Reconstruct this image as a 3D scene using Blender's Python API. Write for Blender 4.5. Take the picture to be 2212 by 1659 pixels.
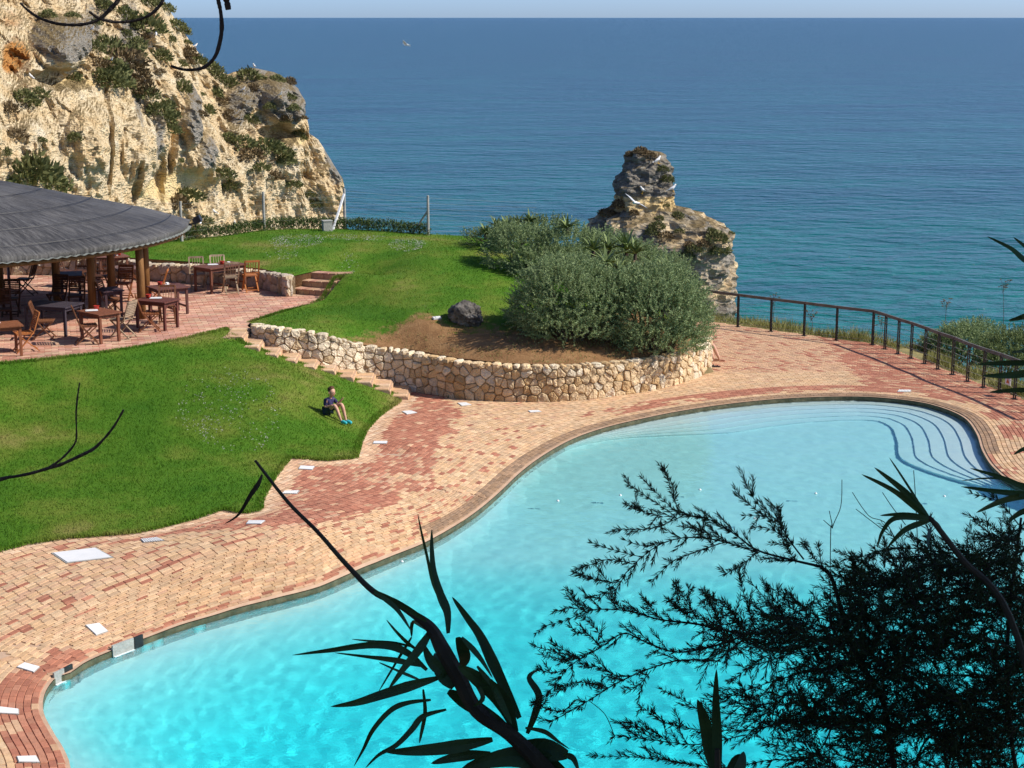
import bpy, bmesh, math, random
import numpy as np
from mathutils import Vector, Matrix, noise as mnoise
from mathutils.geometry import delaunay_2d_cdt

for o in list(bpy.data.objects): bpy.data.objects.remove(o)
SC = bpy.context.scene
COL = SC.collection
R = math.radians
rng = random.Random(7)

# ------------------------------------------------------------------ camera
H = 9.5                     # camera height over the pool deck (m)
F = 1700.0                  # focal length in pixels of the 1024-wide frame
PITCH = math.atan(367.0 / F)
cam_d = bpy.data.cameras.new('camera')
cam_d.sensor_width = 36.0
cam_d.lens = 36.0 * F / 1024.0
cam_d.clip_start = 0.1
cam_d.clip_end = 200000
cam = bpy.data.objects.new('camera', cam_d)
COL.objects.link(cam)
cam.location = (0, 0, H)
cam.rotation_euler = (math.pi / 2 - PITCH, 0, 0)
SC.camera = cam

# ------------------------------------------------------------------ sky and sun
SUN_AZ = R(-6)              # direction to the sun: +X (right), slightly towards the viewer
SUN_EL = R(42)
w = bpy.data.worlds.new('World'); SC.world = w; w.use_nodes = True
nt = w.node_tree
bg = nt.nodes['Background']
sky = nt.nodes.new('ShaderNodeTexSky')
sky.sky_type = 'NISHITA'; sky.sun_disc = False
sky.sun_elevation = SUN_EL
sky.sun_rotation = math.pi / 2 - SUN_AZ      # Nishita rotation runs clockwise from +Y
sky.air_density = 0.4; sky.dust_density = 0.7; sky.ozone_density = 6.0; sky.altitude = 30
nt.links.new(sky.outputs[0], bg.inputs[0])
bg.inputs[1].default_value = 0.15
sd = bpy.data.lights.new('sun', 'SUN'); sd.energy = 4.4; sd.angle = R(0.53); sd.color = (1.0, 0.93, 0.82)
sun = bpy.data.objects.new('sun', sd); COL.objects.link(sun)
sun_dir = Vector((math.cos(SUN_AZ) * math.cos(SUN_EL), math.sin(SUN_AZ) * math.cos(SUN_EL), math.sin(SUN_EL)))
sun.rotation_euler = sun_dir.to_track_quat('Z', 'Y').to_euler()
sun.location = (30, -5, 40)

SC.view_settings.view_transform = 'Standard'
SC.view_settings.look = 'None'
SC.view_settings.exposure = 0.36
SC.view_settings.gamma = 1.0
SC.cycles.use_denoising = True
SC.cycles.max_bounces = 8
SC.cycles.transparent_max_bounces = 12
SC.cycles.caustics_reflective = False
SC.cycles.caustics_refractive = True
SC.cycles.sample_clamp_indirect = 4.0
sd.cycles.is_caustics_light = True

# ------------------------------------------------------------------ pixels to places
CAMP = Vector((0, 0, H))
FWD = Vector((0, math.cos(PITCH), -math.sin(PITCH)))
UPV = Vector((0, math.sin(PITCH), math.cos(PITCH)))
K = 1024.0 / 2212.0         # "disp" pixels (2212 wide view of the photograph)

def ray(x, y):
    return (FWD + Vector((1, 0, 0)) * ((x - 512) / F) + UPV * ((384 - y) / F))
def P(x, y, z):             # 1024-space pixel on the level z
    d = ray(x, y); return CAMP + d * ((z - H) / d.z)
def D(x, y, z):             # the same for a pixel of the 2212-wide view
    return P(x * K, y * K, z)
def DY(x, y, Y):            # pixel of the 2212-wide view at distance Y
    d = ray(x * K, y * K); return CAMP + d * (Y / d.y)
def proj(v):
    q = Vector(v) - CAMP
    zc = q.dot(FWD)
    return 512 + F * q.x / zc, 384 - F * q.dot(UPV) / zc, zc
Z2 = lambda x, y: (0.28151 * x, 345.95 + 0.28151 * y)
Z3 = lambda x, y: (484.3 + x * .25023, 415.1 + y * .25023)
Z4 = lambda x, y: (968.7 + x * .3128, 276.8 + y * .3128)
Z5 = lambda x, y: (1520.1 + x * .3128, 553.5 + y * .3128)
Z6 = lambda x, y: (484.3 + x * .3128, 726.5 + y * .3128)
Z7 = lambda x, y: (x * .3537, 1072.4 + y * .3537)
Z8 = lambda x, y: (1107.0 + x * .4995, 968.7 + y * .4995)
ZF = lambda x, y: (622.7 + x * .41627, 968.7 + y * .41627)   # reed close-up
ZC1 = lambda x, y: (x * .14095, 539.7 + y * .14095)           # chair close-up, west
ZC2 = lambda x, y: (242.2 + x * .17227, 512.0 + y * .17227)   # chair close-up, east

# ------------------------------------------------------------------ thin-plate height fields
class HF:
    def __init__(self, pts, smooth=0.0):
        a = np.array([[p[0], p[1], p[2]] for p in pts], float)
        self.c = a[:, :2]
        n = len(a)
        d2 = ((self.c[:, None] - self.c[None]) ** 2).sum(-1)
        Km = d2 * np.log(np.sqrt(d2) + 1e-9) + np.eye(n) * smooth
        Pm = np.c_[np.ones(n), self.c]
        A = np.zeros((n + 3, n + 3)); A[:n, :n] = Km; A[:n, n:] = Pm; A[n:, :n] = Pm.T
        b = np.r_[a[:, 2], 0, 0, 0]
        self.w = np.linalg.solve(A + np.eye(n + 3) * 1e-9, b)
    def many(self, xy):
        xy = np.asarray(xy, float)
        out = np.empty(len(xy))
        for i in range(0, len(xy), 4000):
            q = xy[i:i + 4000]
            d2 = ((q[:, None] - self.c[None]) ** 2).sum(-1)
            out[i:i + 4000] = (d2 * np.log(np.sqrt(d2) + 1e-9)) @ self.w[:-3] + np.c_[np.ones(len(q)), q] @ self.w[-3:]
        return out
    def __call__(self, x, y):
        return float(self.many([[x, y]])[0])
def hit(hf, x, y, z0=0.5):  # disp pixel on a height field
    z = z0
    for _ in range(25):
        p = D(x, y, z); z = 0.5 * z + 0.5 * hf(p.x, p.y)
    return D(x, y, z)

def inside(poly, xy):
    poly = np.asarray(poly, float); xy = np.atleast_2d(np.asarray(xy, float))
    x, y = xy[:, 0], xy[:, 1]; c = np.zeros(len(xy), bool)
    n = len(poly)
    for i in range(n):
        x1, y1 = poly[i]; x2, y2 = poly[(i + 1) % n]
        cond = (y1 > y) != (y2 > y)
        xi = (x2 - x1) * (y - y1) / (y2 - y1 + 1e-12) + x1
        c ^= cond & (x < xi)
    return c
def dist_poly(poly, xy, closed=True):
    poly = np.asarray(poly, float); xy = np.atleast_2d(np.asarray(xy, float))
    best = np.full(len(xy), 1e9)
    n = len(poly)
    for i in range(n if closed else n - 1):
        a = poly[i]; b = poly[(i + 1) % n]; ab = b - a
        t = np.clip(((xy - a) @ ab) / (ab @ ab + 1e-12), 0, 1)
        best = np.minimum(best, np.hypot(*(xy - a - t[:, None] * ab).T))
    return best
def catmull(pts, n=8, closed=False):
    pts = [np.array(p, float) for p in pts]; out = []
    m = len(pts)
    for i in range(m if closed else m - 1):
        if closed: p0, p1, p2, p3 = pts[i - 1], pts[i], pts[(i + 1) % m], pts[(i + 2) % m]
        else: p0, p1, p2, p3 = pts[max(i - 1, 0)], pts[i], pts[i + 1], pts[min(i + 2, m - 1)]
        for k in range(n):
            t = k / n
            out.append(.5 * (2 * p1 + (p2 - p0) * t + (2 * p0 - 5 * p1 + 4 * p2 - p3) * t * t + (3 * p1 - p0 - 3 * p2 + p3) * t ** 3))
    if not closed: out.append(pts[-1])
    return np.array(out)
def resample(poly, step, closed=False):
    poly = np.asarray(poly, float)
    if closed: poly = np.vstack([poly, poly[:1]])
    seg = np.hypot(*(poly[1:, :2] - poly[:-1, :2]).T); s = np.r_[0, np.cumsum(seg)]
    n = max(2, int(round(s[-1] / step)))
    q = np.linspace(0, s[-1], n + 1)
    out = np.stack([np.interp(q, s, poly[:, k]) for k in range(poly.shape[1])], 1)
    return out[:-1] if closed else out
def sstep(a, b, x):
    t = min(1, max(0, (x - a) / (b - a))); return t * t * (3 - 2 * t)

# ------------------------------------------------------------------ objects
def tag(o, label=None, cat=None, group=None, kind=None):
    if label: o['label'] = label
    if cat: o['category'] = cat
    if group: o['group'] = group
    if kind: o['kind'] = kind
    return o
def empty(name, loc=(0, 0, 0), rz=0, label=None, cat=None, group=None):
    o = bpy.data.objects.new(name, None); COL.objects.link(o)
    o.empty_display_size = 0.2
    o.location = loc; o.rotation_euler = (0, 0, rz)
    return tag(o, label, cat, group)
def mesh_obj(name, verts, faces, mat, parent=None, smooth=False, cols=None, mi=None):
    me = bpy.data.meshes.new(name)
    me.from_pydata([tuple(v) for v in verts], [], [tuple(f) for f in faces])
    mats = mat if isinstance(mat, (list, tuple)) else [mat]
    for m in mats: me.materials.append(m)
    if mi is not None: me.polygons.foreach_set('material_index', mi)
    if smooth: me.polygons.foreach_set('use_smooth', [True] * len(me.polygons))
    if cols is not None:                      # one colour per face
        at = me.color_attributes.new('tint', 'FLOAT_COLOR', 'CORNER')
        cnt = np.array([len(f) for f in faces])
        c = np.repeat(np.c_[np.asarray(cols, float)[:, :3], np.ones(len(faces))], cnt, axis=0)
        at.data.foreach_set('color', c.astype(np.float32).ravel())
    me.update()
    o = bpy.data.objects.new(name, me); COL.objects.link(o)
    if parent: o.parent = parent
    return o
def share(name, me, parent, mat4, color=None):
    o = bpy.data.objects.new(name, me); COL.objects.link(o)
    if parent: o.parent = parent
    o.matrix_local = mat4
    if color: o.color = (*color, 1)
    return o
def copy_tree(o, parent=None):
    c = o.copy(); COL.objects.link(c); c.parent = parent
    for ch in [q for q in KIDS.get(o.name, [])]: copy_tree(ch, c)
    return c
KIDS = {}
def remember(root):
    for o in bpy.data.objects:
        pass

class MB:
    """collects simple solids into one mesh"""
    def __init__(s): s.v = []; s.f = []; s.c = []; s.m = []; s.cur = (1, 1, 1); s.mi = 0
    def add(s, vs, fs):
        b = len(s.v); s.v += [tuple(v) for v in vs]
        for f in fs: s.f.append([b + i for i in f]); s.c.append(s.cur); s.m.append(s.mi)
    def box(s, c, d, M=None, rz=0):
        x, y, z = d[0] / 2, d[1] / 2, d[2] / 2
        vs = [Vector((a * x, b * y, e * z)) for e in (-1, 1) for b in (-1, 1) for a in (-1, 1)]
        if M is None: M = Matrix.Rotation(rz, 3, 'Z') if rz else None
        if M is not None: vs = [M @ v for v in vs]
        c = Vector(c)
        s.add([v + c for v in vs], [(0, 2, 3, 1), (4, 5, 7, 6), (0, 1, 5, 4), (1, 3, 7, 5), (3, 2, 6, 7), (2, 0, 4, 6)])
    def bar(s, a, b, wx, wy, up=(0, 0, 1)):
        a, b = Vector(a), Vector(b); z = (b - a); L = z.length; z.normalize()
        u = Vector(up)
        if abs(u.dot(z)) > .98: u = Vector((1, 0, 0))
        x = u.cross(z).normalized(); y = z.cross(x)
        M = Matrix((x, y, z)).transposed()
        s.box((a + b) / 2, (wx, wy, L), M)
    def tube(s, pts, rad, n=6, cap=True):
        pts = [Vector(p) for p in pts]
        if not isinstance(rad, (list, tuple)): rad = [rad] * len(pts)
        b = len(s.v); prev = None
        for i, p in enumerate(pts):
            t = (pts[min(i + 1, len(pts) - 1)] - pts[max(i - 1, 0)]).normalized()
            if prev is None:
                u = t.orthogonal().normalized()
            else:
                u = (prev - t * prev.dot(t))
                u = u.normalized() if u.length > 1e-6 else t.orthogonal().normalized()
            prev = u; v = t.cross(u)
            for k in range(n):
                a = 2 * math.pi * k / n
                s.v.append(tuple(p + (u * math.cos(a) + v * math.sin(a)) * rad[i]))
        for i in range(len(pts) - 1):
            for k in range(n):
                s.f.append([b + i * n + k, b + i * n + (k + 1) % n, b + (i + 1) * n + (k + 1) % n, b + (i + 1) * n + k])
                s.c.append(s.cur); s.m.append(s.mi)
        if cap:
            s.f.append([b + k for k in range(n)][::-1]); s.f.append([b + (len(pts) - 1) * n + k for k in range(n)])
            s.c += [s.cur] * 2; s.m += [s.mi] * 2
    def lathe(s, prof, n=16, c=(0, 0, 0)):     # prof: (r, z)
        b = len(s.v)
        for r, z in prof:
            for k in range(n):
                a = 2 * math.pi * k / n
                s.v.append((c[0] + r * math.cos(a), c[1] + r * math.sin(a), c[2] + z))
        for i in range(len(prof) - 1):
            for k in range(n):
                s.f.append([b + i * n + k, b + i * n + (k + 1) % n, b + (i + 1) * n + (k + 1) % n, b + (i + 1) * n + k])
                s.c.append(s.cur); s.m.append(s.mi)
    def build(s, name, mat, parent=None, smooth=False, tint=False):
        o = mesh_obj(name, s.v, s.f, mat, parent, smooth, s.c if tint else None, s.m if isinstance(mat, (list, tuple)) else None)
        if parent is not None: KIDS.setdefault(parent.name, []).append(o)
        return o

# ------------------------------------------------------------------ materials
def new_mat(name):
    m = bpy.data.materials.new(name); m.use_nodes = True
    nt = m.node_tree; b = nt.nodes['Principled BSDF']
    return m, nt, b
def nd(nt, t, **kw):
    n = nt.nodes.new(t)
    for k, v in kw.items():
        if k.startswith('i_'):
            key = k[2:]; key = int(key) if key.isdigit() else key.replace('_', ' ')
            n.inputs[key].default_value = v
        else: setattr(n, k, v)
    return n
def ramp(nt, stops, interp='LINEAR'):
    r = nt.nodes.new('ShaderNodeValToRGB'); e = r.color_ramp; e.interpolation = interp
    while len(e.elements) < len(stops): e.elements.new(0.5)
    for el, (p, c) in zip(e.elements, stops):
        el.position = p; el.color = (*c, 1) if len(c) == 3 else c
    return r
def simple(name, stops, scale=6.0, rough=.8, bump=0.0, bscale=None, detail=6, stretch=None, spec=0.3, source=None):
    """noise through a colour ramp; source 'attr' / 'object' multiplies by the piece's own colour"""
    m, nt, b = new_mat(name)
    tc = nd(nt, 'ShaderNodeNewGeometry')
    vec = tc.outputs['Position']
    if stretch:
        mp = nd(nt, 'ShaderNodeMapping'); mp.inputs['Scale'].default_value = stretch
        nt.links.new(vec, mp.inputs[0]); vec = mp.outputs[0]
    nz = nd(nt, 'ShaderNodeTexNoise', i_Scale=scale, i_Detail=detail, i_Roughness=.6)
    nt.links.new(vec, nz.inputs['Vector'])
    rp = ramp(nt, stops); nt.links.new(nz.outputs[0], rp.inputs[0])
    col = rp.outputs[0]
    if source:
        mx = nd(nt, 'ShaderNodeMix', data_type='RGBA', blend_type='MULTIPLY'); mx.inputs[0].default_value = 1
        if source == 'attr':
            at = nd(nt, 'ShaderNodeVertexColor', layer_name='tint'); src = at.outputs[0]
        else:
            at = nd(nt, 'ShaderNodeObjectInfo'); src = at.outputs['Color']
        nt.links.new(col, mx.inputs[6]); nt.links.new(src, mx.inputs[7]); col = mx.outputs[2]
    nt.links.new(col, b.inputs['Base Color'])
    b.inputs['Roughness'].default_value = rough
    b.inputs['Specular IOR Level'].default_value = spec
    if bump:
        n2 = nd(nt, 'ShaderNodeTexNoise', i_Scale=bscale or scale * 3, i_Detail=4)
        nt.links.new(vec, n2.inputs['Vector'])
        bp = nd(nt, 'ShaderNodeBump'); bp.inputs['Strength'].default_value = bump; bp.inputs['Distance'].default_value = .05
        nt.links.new(n2.outputs[0], bp.inputs['Height']); nt.links.new(bp.outputs[0], b.inputs['Normal'])
    return m
# ================================================================== MATERIALS OF THE SETTING
W = (1, 1, 1)
M_brick_a = simple('brick_joined', [(.25, (.72, .70, .68)), (.5, (.95, .95, .95)), (.8, (1.15, 1.12, 1.08))], 9, .85, .25, 60, source='attr')
M_brick_o = simple('brick_single', [(.25, (.72, .70, .68)), (.5, (.95, .95, .95)), (.8, (1.15, 1.12, 1.08))], 9, .85, .25, 60, source='object')
M_mortar = simple('mortar', [(.3, (.42, .28, .19)), (.7, (.54, .38, .27))], 4, .95, .2, 40)
M_stone_o = simple('stone_single', [(.2, (.50, .44, .36)), (.45, (.88, .84, .78)), (.75, (1.12, 1.10, 1.06))], 7, .9, .9, 22, source='object')
M_stone_core = simple('wall_core', [(.3, (.26, .19, .11)), (.7, (.42, .32, .20))], 9, .95, .6, 30)
M_earth = simple('earth', [(.25, (.17, .085, .04)), (.5, (.29, .155, .07)), (.75, (.36, .21, .10))], 3, .95, .8, 16)
def grass_mat(name, dry=0.0, soil=False):
    m, nt, b = new_mat(name)
    g = nd(nt, 'ShaderNodeNewGeometry')
    big = nd(nt, 'ShaderNodeTexNoise', i_Scale=.45, i_Detail=5, i_Roughness=.62)
    fine = nd(nt, 'ShaderNodeTexNoise', i_Scale=26, i_Detail=6, i_Roughness=.75)
    for n in (big, fine): nt.links.new(g.outputs['Position'], n.inputs['Vector'])
    r1 = ramp(nt, [(.30, (.050, .155, .010)), (.46, (.080, .190, .013)), (.59, (.150, .220, .028)), (.72, (.27, .245, .075))])
    nt.links.new(big.outputs[0], r1.inputs[0])
    r2 = ramp(nt, [(.25, (.68, .70, .64)), (.5, (.97, .97, .97)), (.75, (1.3, 1.25, 1.2))])
    nt.links.new(fine.outputs[0], r2.inputs[0])
    mx = nd(nt, 'ShaderNodeMix', data_type='RGBA', blend_type='MULTIPLY'); mx.inputs[0].default_value = 1
    nt.links.new(r1.outputs[0], mx.inputs[6]); nt.links.new(r2.outputs[0], mx.inputs[7])
    col = mx.outputs[2]
    if soil:
        at = nd(nt, 'ShaderNodeVertexColor', layer_name='soil'); sx = nd(nt, 'ShaderNodeSeparateColor'); nt.links.new(at.outputs[0], sx.inputs[0])
        n3 = nd(nt, 'ShaderNodeTexNoise', i_Scale=3.0, i_Detail=7, i_Roughness=.7); nt.links.new(g.outputs['Position'], n3.inputs['Vector'])
        a = nd(nt, 'ShaderNodeMath', operation='MULTIPLY_ADD'); nt.links.new(n3.outputs[0], a.inputs[0]); a.inputs[1].default_value = .9; nt.links.new(sx.outputs[0], a.inputs[2])
        mr = nd(nt, 'ShaderNodeMapRange'); nt.links.new(a.outputs[0], mr.inputs[0]); mr.inputs[1].default_value = .88; mr.inputs[2].default_value = 1.08
        er = ramp(nt, [(.25, (.16, .08, .035)), (.5, (.30, .165, .075)), (.75, (.40, .25, .12))]); nt.links.new(n3.outputs[0], er.inputs[0])
        m2 = nd(nt, 'ShaderNodeMix', data_type='RGBA'); nt.links.new(mr.outputs[0], m2.inputs[0]); nt.links.new(col, m2.inputs[6]); nt.links.new(er.outputs[0], m2.inputs[7]); col = m2.outputs[2]
    nt.links.new(col, b.inputs['Base Color'])
    b.inputs['Roughness'].default_value = .9; b.inputs['Specular IOR Level'].default_value = .15
    bp = nd(nt, 'ShaderNodeBump'); bp.inputs['Strength'].default_value = .9; bp.inputs['Distance'].default_value = .05
    nt.links.new(fine.outputs[0], bp.inputs['Height']); nt.links.new(bp.outputs[0], b.inputs['Normal'])
    return m
def blade_mat(name):
    m, nt, b = new_mat(name); g = nd(nt, 'ShaderNodeNewGeometry')
    big = nd(nt, 'ShaderNodeTexNoise', i_Scale=.45, i_Detail=5, i_Roughness=.62); nt.links.new(g.outputs['Position'], big.inputs['Vector'])
    r1 = ramp(nt, [(.30, (.060, .170, .012)), (.46, (.095, .205, .016)), (.59, (.175, .240, .036)), (.72, (.31, .28, .095))]); nt.links.new(big.outputs[0], r1.inputs[0])
    r2 = ramp(nt, [(0, (.85, .87, .84)), (1, (1.22, 1.2, 1.2))]); nt.links.new(g.outputs['Random Per Island'], r2.inputs[0])
    mx = nd(nt, 'ShaderNodeMix', data_type='RGBA', blend_type='MULTIPLY'); mx.inputs[0].default_value = 1
    nt.links.new(r1.outputs[0], mx.inputs[6]); nt.links.new(r2.outputs[0], mx.inputs[7]); nt.links.new(mx.outputs[2], b.inputs['Base Color'])
    b.inputs['Roughness'].default_value = .75; b.inputs['Specular IOR Level'].default_value = .15
    tr = nd(nt, 'ShaderNodeBsdfTranslucent'); nt.links.new(mx.outputs[2], tr.inputs[0]); ms = nd(nt, 'ShaderNodeMixShader'); ms.inputs[0].default_value = .35
    nt.links.new(b.outputs[0], ms.inputs[1]); nt.links.new(tr.outputs[0], ms.inputs[2]); nt.links.new(ms.outputs[0], nt.nodes['Material Output'].inputs[0])
    return m
M_grass = grass_mat('lawn_grass'); M_grass_soil = grass_mat('lawn_grass_and_earth', soil=True)
def leaf_mat(name, lo, hi, trans=.25, rough=.6, attr=True):
    m, nt, b = new_mat(name)
    g = nd(nt, 'ShaderNodeNewGeometry')
    rp = ramp(nt, [(0, lo), (1, hi)])
    nt.links.new(g.outputs['Random Per Island'], rp.inputs[0])
    nt.links.new(rp.outputs[0], b.inputs['Base Color'])
    b.inputs['Roughness'].default_value = rough; b.inputs['Specular IOR Level'].default_value = .25
    if trans:
        tr = nd(nt, 'ShaderNodeBsdfTranslucent'); nt.links.new(rp.outputs[0], tr.inputs[0])
        mx = nd(nt, 'ShaderNodeMixShader'); mx.inputs[0].default_value = trans
        out = nt.nodes['Material Output']
        nt.links.new(b.outputs[0], mx.inputs[1]); nt.links.new(tr.outputs[0], mx.inputs[2]); nt.links.new(mx.outputs[0], out.inputs[0])
    return m

# ================================================================== OUTLINES
WATER = -0.10
pool_px = [(150, 1659), (118, 1600), (97, 1560), (94, 1530), (104, 1500), (128, 1473), (148, 1470), (184, 1446), (226, 1426), (276, 1406), (318, 1391),
           (389, 1364), (460, 1343), (530, 1322), (601, 1304), (692, 1279), (775, 1243), (860, 1208), (922, 1182), (985, 1146), (1032, 1114),
           (1079, 1074), (1125, 1030), (1176, 992), (1235, 959), (1300, 935), (1380, 915), (1480, 895), (1600, 878), (1720, 868), (1850, 865),
           (1950, 872), (2020, 885), (2080, 910), (2108, 945), (2122, 985), (2150, 1025), (2212, 1066)]
pool_w = [D(x, y, WATER).to_2d() for x, y in pool_px]
pool_w = [(p.x, p.y) for p in pool_w]
pool_w = pool_w[:-1] + [pool_w[-1], (11.6, 31.6), (12.2, 28.5), (11.8, 24.5), (10.0, 20.0), (6.5, 16.8), (1.5, 15.8), (-3.0, 16.8), (-5.0, 18.6)]
POOL = resample(catmull(pool_w, 6, True), .12, True)

lawn_deck_px = [(863, 858, .06), (856, 873, .06), (844, 880, .08), (813, 902, .14), (788, 930, .2), (775, 958, .26), (766, 992, .32), (703, 997, .34), (653, 992, .35),
                (622, 992, .36), (600, 1020, .36), (584, 1042, .36), (562, 1083, .36), (559, 1105, .36), (530, 1111, .36), (502, 1106, .36),
                (484, 1101, .36), (424, 1122, .36), (354, 1140, .36), (304, 1152, .36), (226, 1159, .35), (141, 1165, .34), (53, 1178, .33), (0, 1193, .33), (-90, 1219, .33)]
LAWN_DECK = [D(*q) for q in lawn_deck_px]
terr_px = [(-90, 799), (0, 788), (100, 779), (200, 768), (300, 753), (400, 735), (470, 718), (492, 712)]
TZ = 1.65
TERR_EDGE = [D(x, y, TZ) for x, y in terr_px]
stair_px = [(507, 728), (524, 743), (557, 755), (592, 770), (619, 778), (664, 793), (689, 796), (744, 816), (785, 828), (828, 845), (863, 858)]
STAIR_EDGE = []
for i, (x, y) in enumerate(stair_px):
    z = 1.60 - (x - 500) / (863 - 500) * 1.54
    STAIR_EDGE.append(D(x, y, z))
wallbase_px = [(890, 846), (990, 862), (1090, 868), (1200, 868), (1300, 860), (1400, 845), (1480, 825), (1525, 806), (1533, 792)]
WALL_BASE = [D(x, y, 0) for x, y in wallbase_px]
post_z5 = [(235, 490), (463, 522), (692, 552), (915, 583), (1165, 615), (1250, 645), (1340, 678), (1430, 708), (1525, 745), (1615, 783), (1717, 820),
           (1820, 868), (1930, 910), (2040, 948), (2145, 990), (2250, 1036), (2360, 1086), (2475, 1140)]
POSTS = [D(*Z5(*q), 0) for q in post_z5]
POSTS.insert(0, D(1505, 694, 0))        # behind the bush

# deck height field
dk = []
for x, y in POOL[::6]: dk.append((x, y, 0.015))
dk += [(p.x, p.y, p.z) for p in LAWN_DECK]
brk = [(0, 640, .22), (300, 600, .29), (600, 555, .33), (880, 510, .35), (1100, 490, .37), (1400, 450, .38), (1640, 410, .38), (1956, 330, .36)]
for x, y, z in brk: p = D(*Z7(x, y), z); dk.append((p.x, p.y, z))
brk6 = [(900, 1400, .35), (1180, 1260, .33), (1260, 1160, .28), (1340, 910, .25), (1400, 800, .22), (1440, 700, .18), (1640, 480, .07)]
for x, y, z in brk6: p = D(*Z6(x, y), z); dk.append((p.x, p.y, z))
for x, y, z in [(1250, 600, .17), (1150, 820, .20), (950, 950, .33), (700, 1000, .33), (1280, 760, .27)]: p = D(*Z6(x, y), z); dk.append((p.x, p.y, z))
for p in WALL_BASE: dk.append((p.x, p.y, 0))
for p in POSTS: dk.append((p.x, p.y, 0))
for q in [(14, 38, 0), (15, 30, 0), (15, 20, 0), (-11, 22, .25), (-9, 18, .2), (0, 12, 0), (9, 13, 0), (5.5, 52, 0), (9, 44, 0), (5, 42, 0)]: dk.append(q)
HF_DECK = HF(dk, 0.02)

last = POSTS[-1]
def outward(i):
    a = POSTS[max(i - 1, 0)]; b = POSTS[min(i + 1, len(POSTS) - 1)]
    t = (b - a).to_2d().normalized(); return Vector((-t.y, t.x)) if (-t.y) > 0 else Vector((t.y * -1, t.x))
RAIL_OUT = []
for i, p in enumerate(POSTS):
    n = outward(i)
    if n.dot(Vector((0.6, 1))) < 0: n = -n
    RAIL_OUT.append((p.x + n.x * .22, p.y + n.y * .22))
DECK = [(p.x, p.y) for p in LAWN_DECK[::-1]] + [(p.x, p.y) for p in WALL_BASE] + [(5.25, 47.3), (4.8, 48.6), (4.7, 51.8)] + RAIL_OUT + \
       [(13.9, 34), (16, 28), (16, 14), (-7, 14), (-12, 20)]
# ================================================================== SEA
def make_sea():
    m, nt, b = new_mat('sea_water')
    g = nd(nt, 'ShaderNodeNewGeometry')
    sp = nd(nt, 'ShaderNodeSeparateXYZ'); nt.links.new(g.outputs['Position'], sp.inputs[0])
    # shallow sandy water near the shore, deep water beyond
    nz = nd(nt, 'ShaderNodeTexNoise', i_Scale=.012, i_Detail=4); nt.links.new(g.outputs['Position'], nz.inputs['Vector'])
    ad = nd(nt, 'ShaderNodeMath', operation='MULTIPLY_ADD'); nt.links.new(nz.outputs[0], ad.inputs[0]); ad.inputs[1].default_value = 130; nt.links.new(sp.outputs[1], ad.inputs[2])
    mr = nd(nt, 'ShaderNodeMapRange'); nt.links.new(ad.outputs[0], mr.inputs[0])
    mr.inputs[1].default_value = 100; mr.inputs[2].default_value = 1000
    rp = ramp(nt, [(0.0, (.002, .140, .112)), (.10, (.003, .120, .112)), (.22, (.004, .088, .104)), (.45, (.005, .068, .094)), (1, (.006, .058, .082))])
    nt.links.new(mr.outputs[0], rp.inputs[0])
    # broad stretched noise mottles the colour
    mpp = nd(nt, 'ShaderNodeMapping'); mpp.inputs['Scale'].default_value = (.35, 1, 1); nt.links.new(g.outputs['Position'], mpp.inputs[0])
    pn = nd(nt, 'ShaderNodeTexNoise', i_Scale=.05, i_Detail=6, i_Roughness=.65); nt.links.new(mpp.outputs[0], pn.inputs['Vector'])
    pr = ramp(nt, [(.32, (.62, .62, .78)), (.5, (1, 1, 1)), (.7, (1.25, 1.3, 1.12))]); nt.links.new(pn.outputs[0], pr.inputs[0])
    pm = nd(nt, 'ShaderNodeMix', data_type='RGBA', blend_type='MULTIPLY'); pm.inputs[0].default_value = 1; nt.links.new(rp.outputs[0], pm.inputs[6]); nt.links.new(pr.outputs[0], pm.inputs[7])
    nt.links.new(pm.outputs[2], b.inputs['Base Color'])
    b.inputs['Roughness'].default_value = .22; b.inputs['IOR'].default_value = 1.28
    mp = nd(nt, 'ShaderNodeMapping'); mp.inputs['Scale'].default_value = (.62, 1.0, 1); mp.inputs['Rotation'].default_value = (0, 0, R(12))
    nt.links.new(g.outputs['Position'], mp.inputs[0])
    last = None
    for sc, st, ds in ((.09, .6, 2.6), (.36, .95, 1.1), (1.3, .9, .45)):
        n = nd(nt, 'ShaderNodeTexNoise', i_Scale=sc, i_Detail=3, i_Roughness=.55); nt.links.new(mp.outputs[0], n.inputs['Vector'])
        bp = nd(nt, 'ShaderNodeBump'); bp.inputs['Strength'].default_value = st; bp.inputs['Distance'].default_value = ds
        nt.links.new(n.outputs[0], bp.inputs['Height'])
        if last: nt.links.new(last.outputs[0], bp.inputs['Normal'])
        last = bp
    nt.links.new(last.outputs[0], b.inputs['Normal'])
    # gently heaving sheet: finer near the shore
    ys = np.r_[np.linspace(20, 120, 8), np.geomspace(130, 60000, 40)]
    v = []; f = []
    xs = np.linspace(-1, 1, 25)
    for y in ys:
        for x in xs: v.append((x * (150 + y * 1.3), y, -16))
    n = len(xs)
    for i in range(len(ys) - 1):
        for k in range(n - 1): f.append((i * n + k, i * n + k + 1, (i + 1) * n + k + 1, (i + 1) * n + k))
    tag(mesh_obj('sea', v, f, m), 'blue green sea running out to the horizon', 'sea', kind='structure')
make_sea()

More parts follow.
